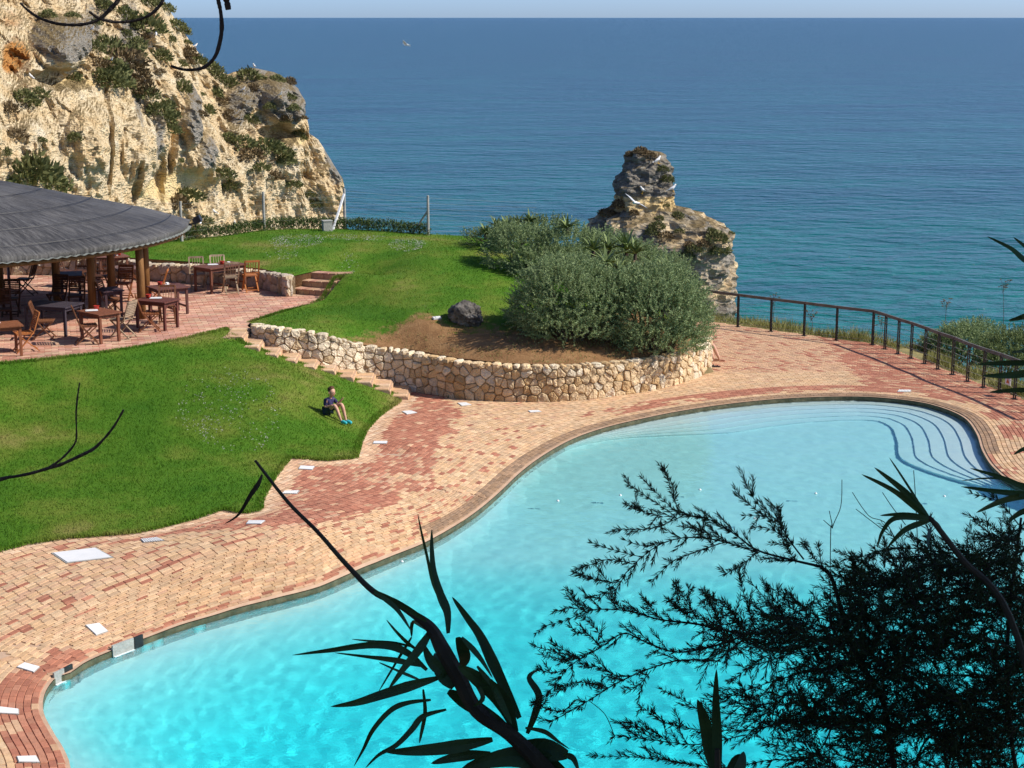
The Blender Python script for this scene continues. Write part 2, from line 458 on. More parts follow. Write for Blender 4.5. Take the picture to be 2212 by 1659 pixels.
# ================================================================== helper: sheet over a polygon
def sheet(poly, hf, step, holes=(), dz=0.0, jitter=.25, zfun=None):
    poly = [tuple(p[:2]) for p in poly]
    A = np.array(poly); x0, y0 = A.min(0); x1, y1 = A.max(0)
    gx, gy = np.meshgrid(np.arange(x0, x1, step), np.arange(y0, y1, step))
    g = np.c_[gx.ravel(), gy.ravel()]; r = np.random.RandomState(3)
    g += (r.rand(*g.shape) - .5) * step * jitter
    ok = inside(A, g) & (dist_poly(A, g) > step * .35)
    for h in holes: ok &= ~inside(h, g) & (dist_poly(h, g) > step * .3)
    vs = [tuple(p) for p in poly]; ed = [(i, (i + 1) % len(poly)) for i in range(len(poly))]
    for h in holes:
        b = len(vs); vs += [tuple(p) for p in h]; ed += [(b + i, b + (i + 1) % len(h)) for i in range(len(h))]
    vs += [tuple(p) for p in g[ok]]
    vo, eo, fo, _, _, _ = delaunay_2d_cdt([Vector(p) for p in vs], ed, [], 0, 1e-5)
    vo = np.array([(p.x, p.y) for p in vo]); fo = [list(f) for f in fo]
    cen = np.array([vo[f].mean(0) for f in fo]); keep = inside(A, cen)
    for h in holes: keep &= ~inside(h, cen)
    z = (hf.many(vo) if hf is not None else np.zeros(len(vo))) + dz
    if zfun is not None: z = zfun(vo, z)
    return np.c_[vo, z], [f if True else f for f, k in zip(fo, keep) if k]

# ================================================================== POOL
WDENS = 1.0
def make_pool():
    floor_mat = simple('pool_paint', [(.3, (.90, .93, .93)), (.7, (.94, .95, .95))], 1.2, .6, 0.0)
    A = POOL; n = len(A)
    root = empty('swimming_pool', (0, 30, 0), 0, 'free-form swimming pool of clear turquoise water with a brick surround', 'swimming pool')
    def deepz(xy): return np.interp(xy[:, 1], [16, 24, 27.5, 30, 36, 46], [-2.8, -2.6, -1.9, -.75, -.58, -.42])
    def floorz(q, z):
        d = dist_poly(A, q); far = np.clip((q[:, 0] - 1.0) / 3.0, 0, 1) * np.clip((q[:, 1] - 33) / 3, 0, 1)
        side = WATER - .36 - d * .85
        return np.where(far > .5, deepz(q), np.maximum(deepz(q), side * (1 - far) + deepz(q) * far))
    v, f = sheet([tuple(p) for p in A], None, .35, zfun=floorz); v = np.array(v); v[:, 1] -= 30
    mesh_obj('basin_floor', v, f, floor_mat, root)
    # steps round the shallow far end, fading out where the wall turns
    tan = np.roll(A, -3, 0) - np.roll(A, 3, 0); tan /= np.hypot(*tan.T)[:, None]; nor = np.c_[-tan[:, 1], tan[:, 0]]
    if not inside(A, A[:1] + nor[:1] * .1)[0]: nor = -nor
    for _ in range(10): nor = (np.roll(nor, 1, 0) + nor + np.roll(nor, -1, 0)) / 3
    nor /= np.hypot(*nor.T)[:, None]
    sel = [i for i in range(n) if A[i, 1] > 33.6 and A[i, 0] > 1.2]
    brkp = [k for k in range(len(sel) - 1) if sel[k + 1] != sel[k] + 1]
    if brkp: sel = sel[brkp[0] + 1:] + sel[:brkp[0] + 1]
    tp = [sstep(1.2, 4.5, A[i, 0]) if A[i, 0] < 5 else sstep(33.6, 37.0, A[i, 1]) for i in sel]
    for k in range(5):
        vs = []; fs = []; z0 = WATER - .06 - .065 * k
        for i, t in zip(sel, tp):
            a = A[i] + nor[i] * (.36 * k * t + .001 * k); b = A[i] + nor[i] * (.36 * (k + 1) * t + .003)
            vs += [(a[0], a[1] - 30, z0), (b[0], b[1] - 30, z0), (b[0], b[1] - 30, z0 - .065 if k < 4 else -1.2)]
        for m_ in range(len(sel) - 1):
            q = 3 * m_; fs += [(q, q + 1, q + 4, q + 3), (q + 1, q + 2, q + 5, q + 4)]
        mesh_obj('pool_step', vs, fs, floor_mat, root)
    # rim: tile band above and just below the water, painted wall beneath
    zt = HF_DECK.many(A) - .02
    v = [(A[i, 0], A[i, 1] - 30, zt[i]) for i in range(n)] + [(A[i, 0], A[i, 1] - 30, WATER - .03) for i in range(n)]
    f = [(i, (i + 1) % n, n + (i + 1) % n, n + i) for i in range(n)]
    rim = simple('pool_rim_tile', [(.3, (.05, .055, .03)), (.7, (.16, .14, .08))], 5, .5, .3)
    mesh_obj('rim_tile', v, f, rim, root)
    v = [(A[i, 0], A[i, 1] - 30, WATER - .03) for i in range(n)] + [(A[i, 0], A[i, 1] - 30, -2.6) for i in range(n)]
    mesh_obj('basin_wall', v, f, floor_mat, root)
    # the water body: real ripples on a fine sheet, refracting, with absorbing water beneath
    wm = bpy.data.materials.new('pool_water'); wm.use_nodes = True; nt = wm.node_tree
    nt.nodes.clear()
    out = nd(nt, 'ShaderNodeOutputMaterial')
    gl = nd(nt, 'ShaderNodeBsdfGlass'); gl.inputs['Roughness'].default_value = 0.0; gl.inputs['IOR'].default_value = 1.33
    nt.links.new(gl.outputs[0], out.inputs['Surface'])
    gq = nd(nt, 'ShaderNodeNewGeometry'); rn = nd(nt, 'ShaderNodeTexNoise', i_Scale=9.0, i_Detail=3, i_Roughness=.55); nt.links.new(gq.outputs['Position'], rn.inputs['Vector'])
    rb = nd(nt, 'ShaderNodeBump'); rb.inputs['Strength'].default_value = .35; rb.inputs['Distance'].default_value = .02; nt.links.new(rn.outputs[0], rb.inputs['Height']); nt.links.new(rb.outputs[0], gl.inputs['Normal'])
    bound = A
    vs, fs = sheet([tuple(p) for p in bound], None, .09, jitter=.3); vs = np.array(vs)
    edge = np.clip(dist_poly(bound, vs[:, :2]) / .3, 0, 1)
    wv = np.array([.0050 * mnoise.noise(Vector((x * 1.3, y * 1.3, .3))) + .0042 * mnoise.noise(Vector((x * 3.0, y * 2.6, 1.7))) + .0034 * mnoise.noise(Vector((x * 6.0, y * 5.0, 3.1))) for x, y in vs[:, :2]])
    vs[:, 2] = WATER + wv * edge
    nb = len(bound); vs = list(map(tuple, vs)); n0 = len(vs)
    vs += [(p[0], p[1], -3.2) for p in bound]
    area = sum(bound[i, 0] * bound[(i + 1) % nb, 1] - bound[(i + 1) % nb, 0] * bound[i, 1] for i in range(nb))
    # the sheet's own boundary vertices come first and in order
    def nup(q):
        a, b2, c2 = [np.array(vs[k]) for k in q[:3]]; return np.cross(b2 - a, c2 - a)[2] > 0
    fs = [list(q) if nup(q) else list(q)[::-1] for q in fs]; nf = len(fs)
    side = [[k, n0 + k, n0 + (k + 1) % nb, (k + 1) % nb] for k in range(nb)]; bot = [list(range(n0, n0 + nb))]
    if area > 0: bot = [bot[0][::-1]]
    else: side = [q[::-1] for q in side]
    wo = mesh_obj('water_surface', [(x, y - 30, z) for x, y, z in vs], fs + side + bot, wm, root)
    sm = np.zeros(len(wo.data.polygons), bool); sm[:nf] = True; wo.data.polygons.foreach_set('use_smooth', sm)
    wo.cycles.is_caustics_caster = True
    # the coloured body of water (volume only)
    bmt = bpy.data.materials.new('pool_water_body'); bmt.use_nodes = True; nt = bmt.node_tree; nt.nodes.clear(); out = nd(nt, 'ShaderNodeOutputMaterial')
    va = nd(nt, 'ShaderNodeVolumeAbsorption'); va.inputs['Color'].default_value = (.08, .972, .998, 1); va.inputs['Density'].default_value = WDENS
    nt.links.new(va.outputs[0], out.inputs['Volume'])
    n = len(bound); v2 = [(p[0], p[1] - 30, WATER + .03) for p in bound] + [(p[0], p[1] - 30, -3.2) for p in bound]
    f2 = [list(range(n)), list(range(2 * n - 1, n - 1, -1))] + [[k, n + k, n + (k + 1) % n, (k + 1) % n] for k in range(n)]
    if area < 0: f2 = [q[::-1] for q in f2]
    mesh_obj('water_body', v2, f2, bmt, root)
    for c in root.children:
        if c.name.startswith(('basin', 'pool_step', 'rim')): c.cycles.is_caustics_receiver = True
    return root
POOL_OBJ = make_pool()

# ================================================================== BRICK DECK
BR_TAN = [(.64, .43, .25), (.60, .39, .22), (.67, .47, .29), (.62, .40, .24), (.57, .39, .24)]
BR_PINK = [(.60, .38, .23), (.57, .35, .21), (.62, .40, .25), (.55, .34, .22)]
BR_RED = [(.42, .17, .105), (.46, .20, .125), (.38, .15, .095), (.48, .22, .14)]
BR_WET = [(.33, .21, .125), (.37, .24, .15), (.30, .20, .13)]
BR_PEACH = [(.66, .44, .28), (.70, .50, .34), (.60, .38, .24)]
UNIT = None
def unit_brick():
    v = [(-.5, -.5, -.5), (.5, -.5, -.5), (.5, .5, -.5), (-.5, .5, -.5), (-.5, -.5, .36), (.5, -.5, .36), (.5, .5, .36), (-.5, .5, .36),
         (-.47, -.44, .5), (.47, -.44, .5), (.47, .44, .5), (-.47, .44, .5)]
    f = [(0, 1, 5, 4), (1, 2, 6, 5), (2, 3, 7, 6), (3, 0, 4, 7), (4, 5, 9, 8), (5, 6, 10, 9), (6, 7, 11, 10), (7, 4, 8, 11), (8, 9, 10, 11)]
    return v, f
UB_V, UB_F = unit_brick()
UB_A = np.array(UB_V)
def brick_mesh(mat):
    me = bpy.data.meshes.new('brick'); me.from_pydata(UB_V, [], UB_F); me.materials.append(mat); me.update(); return me
BRICK_ME = brick_mesh(M_brick_o)
def lay(items, parent, name, singles, score):
    """items: (cx, cy, ztop, ang, length, width, height, colour, gx, gy); the best-scored become bricks of their own, the rest one mesh"""
    order = sorted(range(len(items)), key=lambda i: -score(items[i]))
    single = set(order[:singles])
    vs = []; fs = []; cs = []
    pl = Vector(parent.location)
    for i, (cx, cy, zt, an, L, Wd, Ht, c, gx, gy) in enumerate(items):
        ca, sa = math.cos(an), math.sin(an)
        if i in single:
            Sh = Matrix.Identity(4); Sh[2][0] = gx; Sh[2][1] = gy
            M = Matrix.Translation((cx - pl.x, cy - pl.y, zt - Ht / 2 - pl.z)) @ Sh @ Matrix.Rotation(an, 4, 'Z') @ Matrix.Diagonal((L, Wd, Ht, 1))
            o = bpy.data.objects.new(name, single_mesh(M)); COL.objects.link(o); o.parent = parent; o.color = (*c, 1)
            o.location = (cx - pl.x, cy - pl.y, zt - Ht / 2 - pl.z)
        else:
            q = UB_A * (L, Wd, Ht)
            b = len(vs); X = q[:, 0] * ca - q[:, 1] * sa; Yv = q[:, 0] * sa + q[:, 1] * ca
            vs += list(zip(X + cx - pl.x, Yv + cy - pl.y, q[:, 2] + gx * X + gy * Yv + zt - Ht / 2 - pl.z))
            fs += [[b + k for k in f] for f in UB_F]; cs += [c] * len(UB_F)
    o = mesh_obj(name + 's_beyond', vs, fs, M_brick_a, parent, cols=cs)
    o['kind'] = 'stuff'
    return o
def single_mesh(M):                   # a brick lying in the slope needs its own sheared mesh
    me = bpy.data.meshes.new('brick'); M2 = M.copy(); M2.translation = (0, 0, 0)
    me.from_pydata([tuple(M2 @ Vector(v)) for v in UB_V], [], UB_F); me.materials.append(M_brick_o); me.update(); return me
def fnoise(x, y, z=0.0, s=1.0):
    return mnoise.noise(Vector((x * s, y * s, z)))

def slope_of(gx, gy, an, across):      # follow the slope along the course, step across it
    u = (math.cos(an), math.sin(an)); v = (-u[1], u[0]); gu = gx * u[0] + gy * u[1]; gv = (gx * v[0] + gy * v[1]) * across
    return gu * u[0] + gv * v[0], gu * u[1] + gv * v[1]
def make_deck():
    v, f = sheet(DECK, HF_DECK, .55, holes=[POOL], dz=-.006)
    deck = mesh_obj('pool_deck', v, f, M_mortar); tag(deck, 'brick paving round the pool in tan and red courses', 'pool deck', kind='structure')
    pts = POOL; n = len(pts)
    tan = np.roll(pts, -2, 0) - np.roll(pts, 2, 0); tan /= np.hypot(*tan.T)[:, None]
    nor = np.c_[tan[:, 1], -tan[:, 0]]
    c = pts.mean(0)
    if not inside(pts, pts[:1] - nor[:1] * .1)[0]: nor = -nor
    # smooth the normals so that far courses run in calm curves
    for _ in range(12): nor = (np.roll(nor, 1, 0) + nor + np.roll(nor, -1, 0)) / 3
    nor /= np.hypot(*nor.T)[:, None]
    items = []; t = .06; row = 0
    rr = random.Random(5)
    cand = []
    def thin(p, t_): return t_ < 1.30 and 24.6 < p[1] < 33.0 and p[0] < 0.2     # the bank of bricks laid on edge
    for pas in (0, 1):
        t = .06; row = 0; wd = .100 if pas == 0 else .050; L = .215
        while t < (11 if pas == 0 else 1.30):
            off = pts + nor * (t + wd / 2)
            seg = np.roll(off, -1, 0) - off; sl = np.hypot(*seg.T)
            good = (seg * tan).sum(1) > .25 * .12
            s = np.r_[0, np.cumsum(sl)]
            q = (row % 2) * L / 2 + (row % 3) * .03
            while q < s[-1]:
                k = min(int(np.searchsorted(s, q) - 1), n - 1); k = max(k, 0)
                if good[k]:
                    fr = (q - s[k]) / (sl[k] + 1e-9)
                    p = off[k] + seg[k] * fr
                    if p[1] > 17.5 and thin(p, t) == (pas == 1): cand.append((p[0], p[1], math.atan2(seg[k][1], seg[k][0]), t, row, L if pas == 0 else L - .0001))
                q += L
            t += wd + .004; row += 1
    cand = [c for c in cand if not (c[3] > 3.0 and c[0] > 3.6 and c[1] > 39)]
    an = math.atan2(POSTS[5].y - POSTS[1].y, POSTS[5].x - POSTS[1].x) * .8; row = 0; u = -9.0
    while u < 9:
        q = -9 + (row % 2) * .12
        while q < 10:
            p = np.array((7.5 + q * math.cos(an) - u * math.sin(an), 46.5 + q * math.sin(an) + u * math.cos(an)))
            if p[0] > 3.6 and p[1] > 39: cand.append((p[0], p[1], an, 3.01 + 1e-4 * row, row, .215))
            q += .219
        u += .104; row += 1
    xy = np.array([c[:2] for c in cand])
    tru = dist_poly(POOL, xy)
    for i_, c in enumerate(cand):
        if 3.0099 < c[3] < 3.05: cand[i_] = (c[0], c[1], c[2], max(tru[i_], 0) if tru[i_] > 3.0 else 99, c[4], c[5])
    ok = ~inside(POOL, xy) & inside(DECK, xy) | (dist_poly([(p.x, p.y) for p in LAWN_DECK], xy, False) < .2)
    dt = dist_poly(POOL, xy); tt = np.array([c[3] for c in cand])
    ok &= dt > tt - .02
    z = HF_DECK.many(xy); gxs = (HF_DECK.many(xy + (.06, 0)) - z) / .06; gys = (HF_DECK.many(xy + (0, .06)) - z) / .06
    lawn_d = dist_poly([(p.x, p.y) for p in LAWN_DECK], xy, False)
    for i, (x, y, an, t, row, L) in enumerate(cand):
        if not ok[i]: continue
        px, py, zc = proj((x, y, z[i]))
        if px < -60 or px > 1085 or py > 830 or py < 250: continue
        r = rr.random(); big = fnoise(x, y, 1.7, .35); mid = fnoise(x, y, 4.2, 1.1)
        Y = y
        if Y > 36.5 and x > 0.2:          # far deck
            if t < .30: pal = BR_WET
            elif t < .55: pal = BR_TAN
            elif t < .92: pal = BR_RED if mid + r * .5 > .12 and x > 2 else BR_TAN
            elif t < 1.28: pal = BR_RED if x > 3.4 and r > .06 else (BR_RED if r < .18 else BR_TAN)
            elif t < 3.3 - .3 * math.sin(x): pal = BR_TAN if r > .1 else BR_PINK
            else: pal = BR_PINK if r > .22 else (BR_RED if r > .06 else BR_TAN)
            if x > 9.3 and t > .9: pal = BR_RED if r > .2 else BR_PINK
        elif lawn_d[i] < .25: pal = BR_PEACH
        elif Y > 29.2 and x < 0.9:        # the rolling middle part: a red band follows the lawn edge
            lim = 1.9 + .7 * mid + (.9 if Y < 33.5 else 0)
            if t < .30 and Y > 30.5: pal = BR_WET
            elif lawn_d[i] < .45: pal = BR_PINK if r > .3 else BR_PEACH
            elif lawn_d[i] < lim and t > 1.15 and x < -1.2 - .25 * (Y - 40): pal = BR_RED if r > .16 - .2 * big else BR_PINK
            elif t < 1.5: pal = BR_TAN if r > .17 + .15 * mid else BR_RED
            else: pal = BR_TAN if r > .25 else (BR_PINK if r > .07 else BR_RED)
        else:
            if t < .14: pal = BR_RED if r > .4 else BR_PINK
            elif Y < 24.5 and t < .60: pal = BR_RED if mid > -.12 else BR_PINK
            elif t < 1.45: pal = BR_TAN if r > .09 - .1 * mid else (BR_PINK if r > .03 else BR_RED)
            elif t < 1.58: pal = BR_RED if r > .3 else BR_TAN
            elif .45 < lawn_d[i] < .62: pal = BR_RED if r > .35 else BR_PINK
            else: pal = BR_TAN if r > .36 - .25 * mid else (BR_RED if r < .11 else BR_PINK)
        c = rr.choice(pal); g = .86 + .26 * rr.random()
        c = tuple(k * g for k in c)
        jz = rr.uniform(-.002, .002); edge_on = abs(L - .2149) < 1e-6; sh = .2 if edge_on else 1.0
        items.append((x, y, z[i] + .012 + jz, an + rr.uniform(-.012, .012), L - .006, .048 if edge_on else .097, .07, c, *slope_of(gxs[i], gys[i], an, sh)))
    def score(it):
        px, py, zc = proj(it[:3]); return (-zc if 8 < px < 1016 and 8 < py < 758 else -1e3 - zc)
    lay(items, deck, 'brick', 300, score)
    print('deck bricks', len(items))
    return deck
DECK_OBJ = make_deck()
# ================================================================== LAWNS, TERRACE, STAIRS, WALLS
wall_top_px = [(548, 703, 1.78), (600, 708, 1.80), (650, 712, 1.74), (700, 723, 1.60), (750, 737, 1.38), (800, 748, 1.18), (890, 757, 1.03), (990, 772, .99), (1090, 785, .96),
               (1200, 788, .93), (1300, 783, .90), (1400, 773, .87), (1480, 757, .85), (1530, 741, .83)]
def make_lower_lawn():
    poly = [(p.x, p.y, p.z) for p in TERR_EDGE] + [(p.x, p.y, p.z) for p in STAIR_EDGE] + [(p.x, p.y, p.z) for p in LAWN_DECK[1:]]
    ctl = [(x, y, z + .045) for x, y, z in poly]
    for x, y, z in [(300, 900, .92), (150, 900, .95), (500, 880, .95), (600, 900, .78), (720, 900, .50), (400, 1000, .60), (200, 1050, .55), (50, 900, .95), (640, 820, 1.12), (450, 800, 1.32)]:
        p = D(x, y, z); ctl.append((p.x, p.y, z))
    hf = HF(ctl, .04)
    v, f = sheet([p[:2] for p in poly], hf, .28)
    nz = np.array([fnoise(a, b, 0, .5) * .025 for a, b in v[:, :2]]); v[:, 2] += nz
    o = mesh_obj('lower_lawn', v, f, M_grass, smooth=True); tag(o, 'mown lawn sloping from the terrace down to the pool deck', 'lawn', kind='structure')
    return o, hf, [p[:2] for p in poly]
LOWER_LAWN, HF_LOW, LOW_POLY = make_lower_lawn()

UP_TERR = [(540, 697), (620, 672), (700, 647), (752, 624)]
TWALL_PX = [(622, 641), (600, 632), (564, 624), (500, 619), (420, 613), (340, 607), (262, 600), (170, 596), (85, 594), (0, 593), (-80, 592)]   # foot of the terrace wall
TW_BASE = [D(x, y, TZ) for x, y in TWALL_PX]
def make_upper_lawn():
    b = []
    for x, y in UP_TERR: p = D(x, y, TZ + .02); b.append((p.x, p.y, TZ + .02))
    p = D(757, 592, 2.17); b.append((p.x, p.y, 2.17))
    p = D(690, 584, 2.17); b.append((p.x, p.y, 2.17))
    for i, q in enumerate(TW_BASE): b.append((q.x, q.y + .30, 2.18 + .02 * min(i, 4)))
    far = [(-80, 552, 2.30), (0, 548, 2.35), (253, 537, 2.42), (370, 525, 2.46), (484, 514, 2.5), (574, 501, 2.52), (709, 499, 2.52), (810, 504, 2.5), (925, 511, 2.45), (1010, 516, 2.42), (1100, 528, 2.38)]
    for x, y, z in far: p = D(x, y - 6, z); b.append((p.x, p.y, z))
    for q in [(2.2, 54.2, 2.25), (3.4, 52.4, 1.8), (4.1, 50.2, 1.25), (4.6, 48.3, .95)]: b.append(q)
    wt = [D(x, y, z) for x, y, z in wall_top_px][::-1]
    for p in wt: b.append((p.x, p.y + .12, p.z - .03))
    ctl = list(b)
    for x, y, z in [(900, 560, 2.38), (700, 545, 2.42), (1000, 580, 2.25), (850, 610, 2.1), (950, 650, 1.92), (1050, 640, 1.95), (850, 670, 1.78), (1000, 700, 1.58), (700, 675, 1.68),
                    (1200, 640, 1.75), (900, 720, 1.42), (1100, 740, 1.28), (1300, 720, 1.28), (1350, 650, 1.55)]:
        p = D(x, y, z); ctl.append((p.x, p.y, z))
    hf = HF(ctl, .03)
    v, f = sheet([q[:2] for q in b], hf, .30)
    # bare earth above the retaining wall: a material zone of its own with a ragged edge
    wx = np.array([(p.x, p.y) for p in [D(x, y, z) for x, y, z in wall_top_px]])
    dd = dist_poly(wx, v[:, :2], False)
    lim = np.interp(v[:, 0], [-4.6, -3.7, -2.5, -1.0, .6, 2.2, 5.4], [-.1, .6, 1.1, 1.4, 2.2, 2.9, 2.6])
    soil = np.clip(.5 + (lim - dd) * .45, 0, 1)
    v[:, 2] += np.array([fnoise(a, bb, 3, .6) * .03 for a, bb in v[:, :2]])
    nb = len(b); v = list(map(tuple, v)); nv0 = len(v)
    bz = [float(hf(q[0], q[1])) for q in b]
    v += [(q[0], q[1], z - .01) for q, z in zip(b, bz)] + [(q[0], q[1], z - 1.1) for q, z in zip(b, bz)]
    f = f + [(nv0 + k, nv0 + (k + 1) % nb, nv0 + nb + (k + 1) % nb, nv0 + nb + k) for k in range(nb)]
    o = mesh_obj('upper_lawn', v, f, M_grass_soil, smooth=True)
    at = o.data.color_attributes.new('soil', 'FLOAT_COLOR', 'POINT'); soil = np.r_[soil, np.ones(2 * nb)]
    at.data.foreach_set('color', np.c_[soil, soil, soil, np.ones(len(soil))].astype(np.float32).ravel()); tag(o, 'rounded lawn mound above the stone retaining wall', 'lawn', kind='structure')
    return o, hf, [q[:2] for q in b]
UPPER_LAWN, HF_UP, UP_POLY = make_upper_lawn()

TILE = [(.52, .27, .18), (.56, .31, .22), (.50, .26, .19), (.58, .36, .25), (.47, .22, .15), (.60, .40, .27), (.54, .30, .23)]
def make_terrace():
    poly = [(p.x, p.y) for p in TERR_EDGE]
    p = D(530, 706, TZ); poly.append((p.x, p.y))
    for x, y in UP_TERR: p = D(x, y, TZ); poly.append((p.x, p.y))
    p = D(757, 605, TZ); poly.append((p.x + .1, p.y + .8))
    for q in TW_BASE: poly.append((q.x, q.y + .1))
    poly += [(-26, TW_BASE[-1].y + .2), (-26, 38), (TERR_EDGE[0].x - 3, TERR_EDGE[0].y - .6)]
    v, f = sheet(poly, None, .8, dz=TZ - .008)
    o = mesh_obj('terrace', v, f, M_mortar); tag(o, 'tiled cafe terrace beside the pavilion', 'terrace', kind='structure')
    rr = random.Random(11); items = []
    A = np.array(poly); an = math.atan2(TERR_EDGE[6].y - TERR_EDGE[1].y, TERR_EDGE[6].x - TERR_EDGE[1].x) * .35
    ca, sa = math.cos(an), math.sin(an); cx, cy = -11, 45
    cand = []
    row = 0; t = -9.0
    while t < 13:
        s = -14 + (row % 2) * .16
        while s < 12:
            cand.append((cx + s * ca - t * sa, cy + s * sa + t * ca)); s += .32
        t += .165; row += 1
    xy = np.array(cand); ok = inside(A, xy) & (dist_poly(A, xy) > .05)
    for (x, y), k in zip(cand, ok):
        if not k: continue
        px, py, zc = proj((x, y, TZ))
        if px < -60 or zc > 62: continue
        c = rr.choice(TILE); g = (.85 + .3 * rr.random()) * (1 + .25 * fnoise(x, y, 2, .5))
        items.append((x, y, TZ + .004 + rr.uniform(-.003, .003), an, .312, .158, .05, tuple(k2 * g for k2 in c), 0, 0))
    def score(it):
        px, py, zc = proj(it[:3]); return -zc if 5 < px < 360 and py > 275 else -1e3 - zc
    lay(items, o, 'tile', 240, score)
    print('tiles', len(items))
    return o
TERRACE = make_terrace()

# ------------------------------------------------------------------ stone walls
def clip(poly, a, b, c):           # keep a*x + b*y <= c
    out = []
    for i in range(len(poly)):
        p, q = poly[i], poly[(i + 1) % len(poly)]
        dp, dq = a * p[0] + b * p[1] - c, a * q[0] + b * q[1] - c
        if dp <= 0: out.append(p)
        if (dp < 0 < dq) or (dq < 0 < dp):
            t = dp / (dp - dq); out.append((p[0] + (q[0] - p[0]) * t, p[1] + (q[1] - p[1]) * t))
    return out
def stone_wall(root, path, htop, cell, colours, seed, depth=.05, cap=True, side=1):
    """path: (x, y, z) polyline along the foot; htop(u): height over the foot; one object for each stone"""
    rr = random.Random(seed)
    path = np.array(path, float)
    seg = np.hypot(*(path[1:, :2] - path[:-1, :2]).T); S = np.r_[0, np.cumsum(seg)]; L = S[-1]
    def at(u):
        p = np.array([np.interp(u, S, path[:, k]) for k in range(3)])
        a = np.array([np.interp(max(u - .3, 0), S, path[:, k]) for k in range(2)]); b = np.array([np.interp(min(u + .3, L), S, path[:, k]) for k in range(2)])
        t = (b - a) / (np.hypot(*(b - a)) + 1e-9); nrm = np.array((t[1], -t[0])) * side
        return p, nrm
    seeds = []; hm = max(htop(u) for u in np.linspace(0, L, 60))
    v = cell * .42; row = 0
    while v < hm + cell:
        u = (row % 2) * cell * .5
        while u < L + cell:
            k = .62 if rr.random() < .25 else 1.0
            seeds.append((u + rr.uniform(-.36, .36) * cell, v + rr.uniform(-.30, .30) * cell)); u += cell * 1.12 * k
        v += cell * .82; row += 1
    inv = Vector(root.location)
    stones = []
    for i, (su, sv) in enumerate(seeds):
        if su < -.1 or su > L + .1: continue
        h = htop(min(max(su, 0), L))
        if sv > h + cell * .15: continue
        poly = [(su - cell * 1.1, sv - cell), (su + cell * 1.1, sv - cell), (su + cell * 1.1, sv + cell), (su - cell * 1.1, sv + cell)]
        for j, (tu, tv) in enumerate(seeds):
            if j == i: continue
            du, dv = tu - su, tv - sv
            if abs(du) > 2.4 * cell or abs(dv) > 2.4 * cell: continue
            poly = clip(poly, du, dv, (tu * tu + tv * tv - su * su - sv * sv) / 2)
            if len(poly) < 3: break
        if len(poly) < 3: continue
        poly = clip(poly, 0, -1, .02); poly = clip(poly, -1, 0, 0); poly = clip(poly, 1, 0, L)
        h1, h2 = htop(max(su - .2, 0)), htop(min(su + .2, L)); sl = (h2 - h1) / .4
        poly = clip(poly, -sl, 1, h - sl * su + rr.uniform(-.03, .03))
        if len(poly) < 3: continue
        # inset and round off
        ar = abs(sum(poly[k][0] * poly[(k + 1) % len(poly)][1] - poly[(k + 1) % len(poly)][0] * poly[k][1] for k in range(len(poly)))) / 2
        if ar < cell * cell * .05: continue
        cu = sum(p[0] for p in poly) / len(poly); cv = sum(p[1] for p in poly) / len(poly)
        q = []
        for k in range(len(poly)):
            a, b = poly[k], poly[(k + 1) % len(poly)]
            if math.hypot(b[0] - a[0], b[1] - a[1]) < .02: continue
            q.append((a[0] * .86 + b[0] * .14, a[1] * .86 + b[1] * .14)); q.append((a[0] * .16 + b[0] * .84, a[1] * .16 + b[1] * .84))
        if len(q) < 4: continue
        ins = .010
        q = [(cu + (x - cu) * (1 - ins / (math.hypot(x - cu, y - cv) + .01)), cv + (y - cv) * (1 - ins / (math.hypot(x - cu, y - cv) + .01))) for x, y in q]
        n = len(q); dp = depth * rr.uniform(.55, 1.5)
        rings = [(1.0, -.07), (1.0, dp * .35), (.88, dp * .9), (.5, dp)]
        vs = []; fs = []
        tiltu, tiltv = rr.uniform(-.16, .16), rr.uniform(-.16, .16)
        for s, dd in rings:
            for x, y in q:
                uu, vv = cu + (x - cu) * s, cv + (y - cv) * s
                e = dd + ((x - cu) * tiltu + (y - cv) * tiltv if dd > .02 else 0) + (rr.uniform(-.010, .010) if dd > 0 else 0)
                p, nr = at(uu)
                vs.append((p[0] + nr[0] * e - inv.x, p[1] + nr[1] * e - inv.y, p[2] + vv - inv.z))
        p, nr = at(cu); vs.append((p[0] + nr[0] * dp * 1.05 - inv.x, p[1] + nr[1] * dp * 1.05 - inv.y, p[2] + cv - inv.z))
        for r in range(3):
            for k in range(n): fs.append((r * n + k, r * n + (k + 1) % n, (r + 1) * n + (k + 1) % n, (r + 1) * n + k))
        for k in range(n): fs.append((3 * n + k, 3 * n + (k + 1) % n, 4 * n))
        if side < 0: pass
        o = mesh_obj('stone', vs, fs, M_stone_o, root)
        c = colours(cu / L, cv, rr); g = rr.uniform(.82, 1.15)
        o.color = (c[0] * g, c[1] * g, c[2] * g, 1); stones.append(o)
    # core behind the stones and rough coping pieces along the top
    vs = []; fs = []; N = max(8, int(L / .25))
    for k in range(N + 1):
        u = L * k / N; p, nr = at(u); h = htop(u) - .02
        for dd, hh in ((0, -.1), (0, h), (-.34, h), (-.34, -.1)):
            vs.append((p[0] + nr[0] * dd - inv.x, p[1] + nr[1] * dd - inv.y, p[2] + hh - inv.z))
    for k in range(N):
        for j in range(4): fs.append((4 * k + j, 4 * k + (j + 1) % 4, 4 * k + 4 + (j + 1) % 4, 4 * k + 4 + j))
    fs.append((0, 1, 2, 3)); fs.append((4 * N + 3, 4 * N + 2, 4 * N + 1, 4 * N))
    mesh_obj('core', vs, fs, M_stone_core, root)
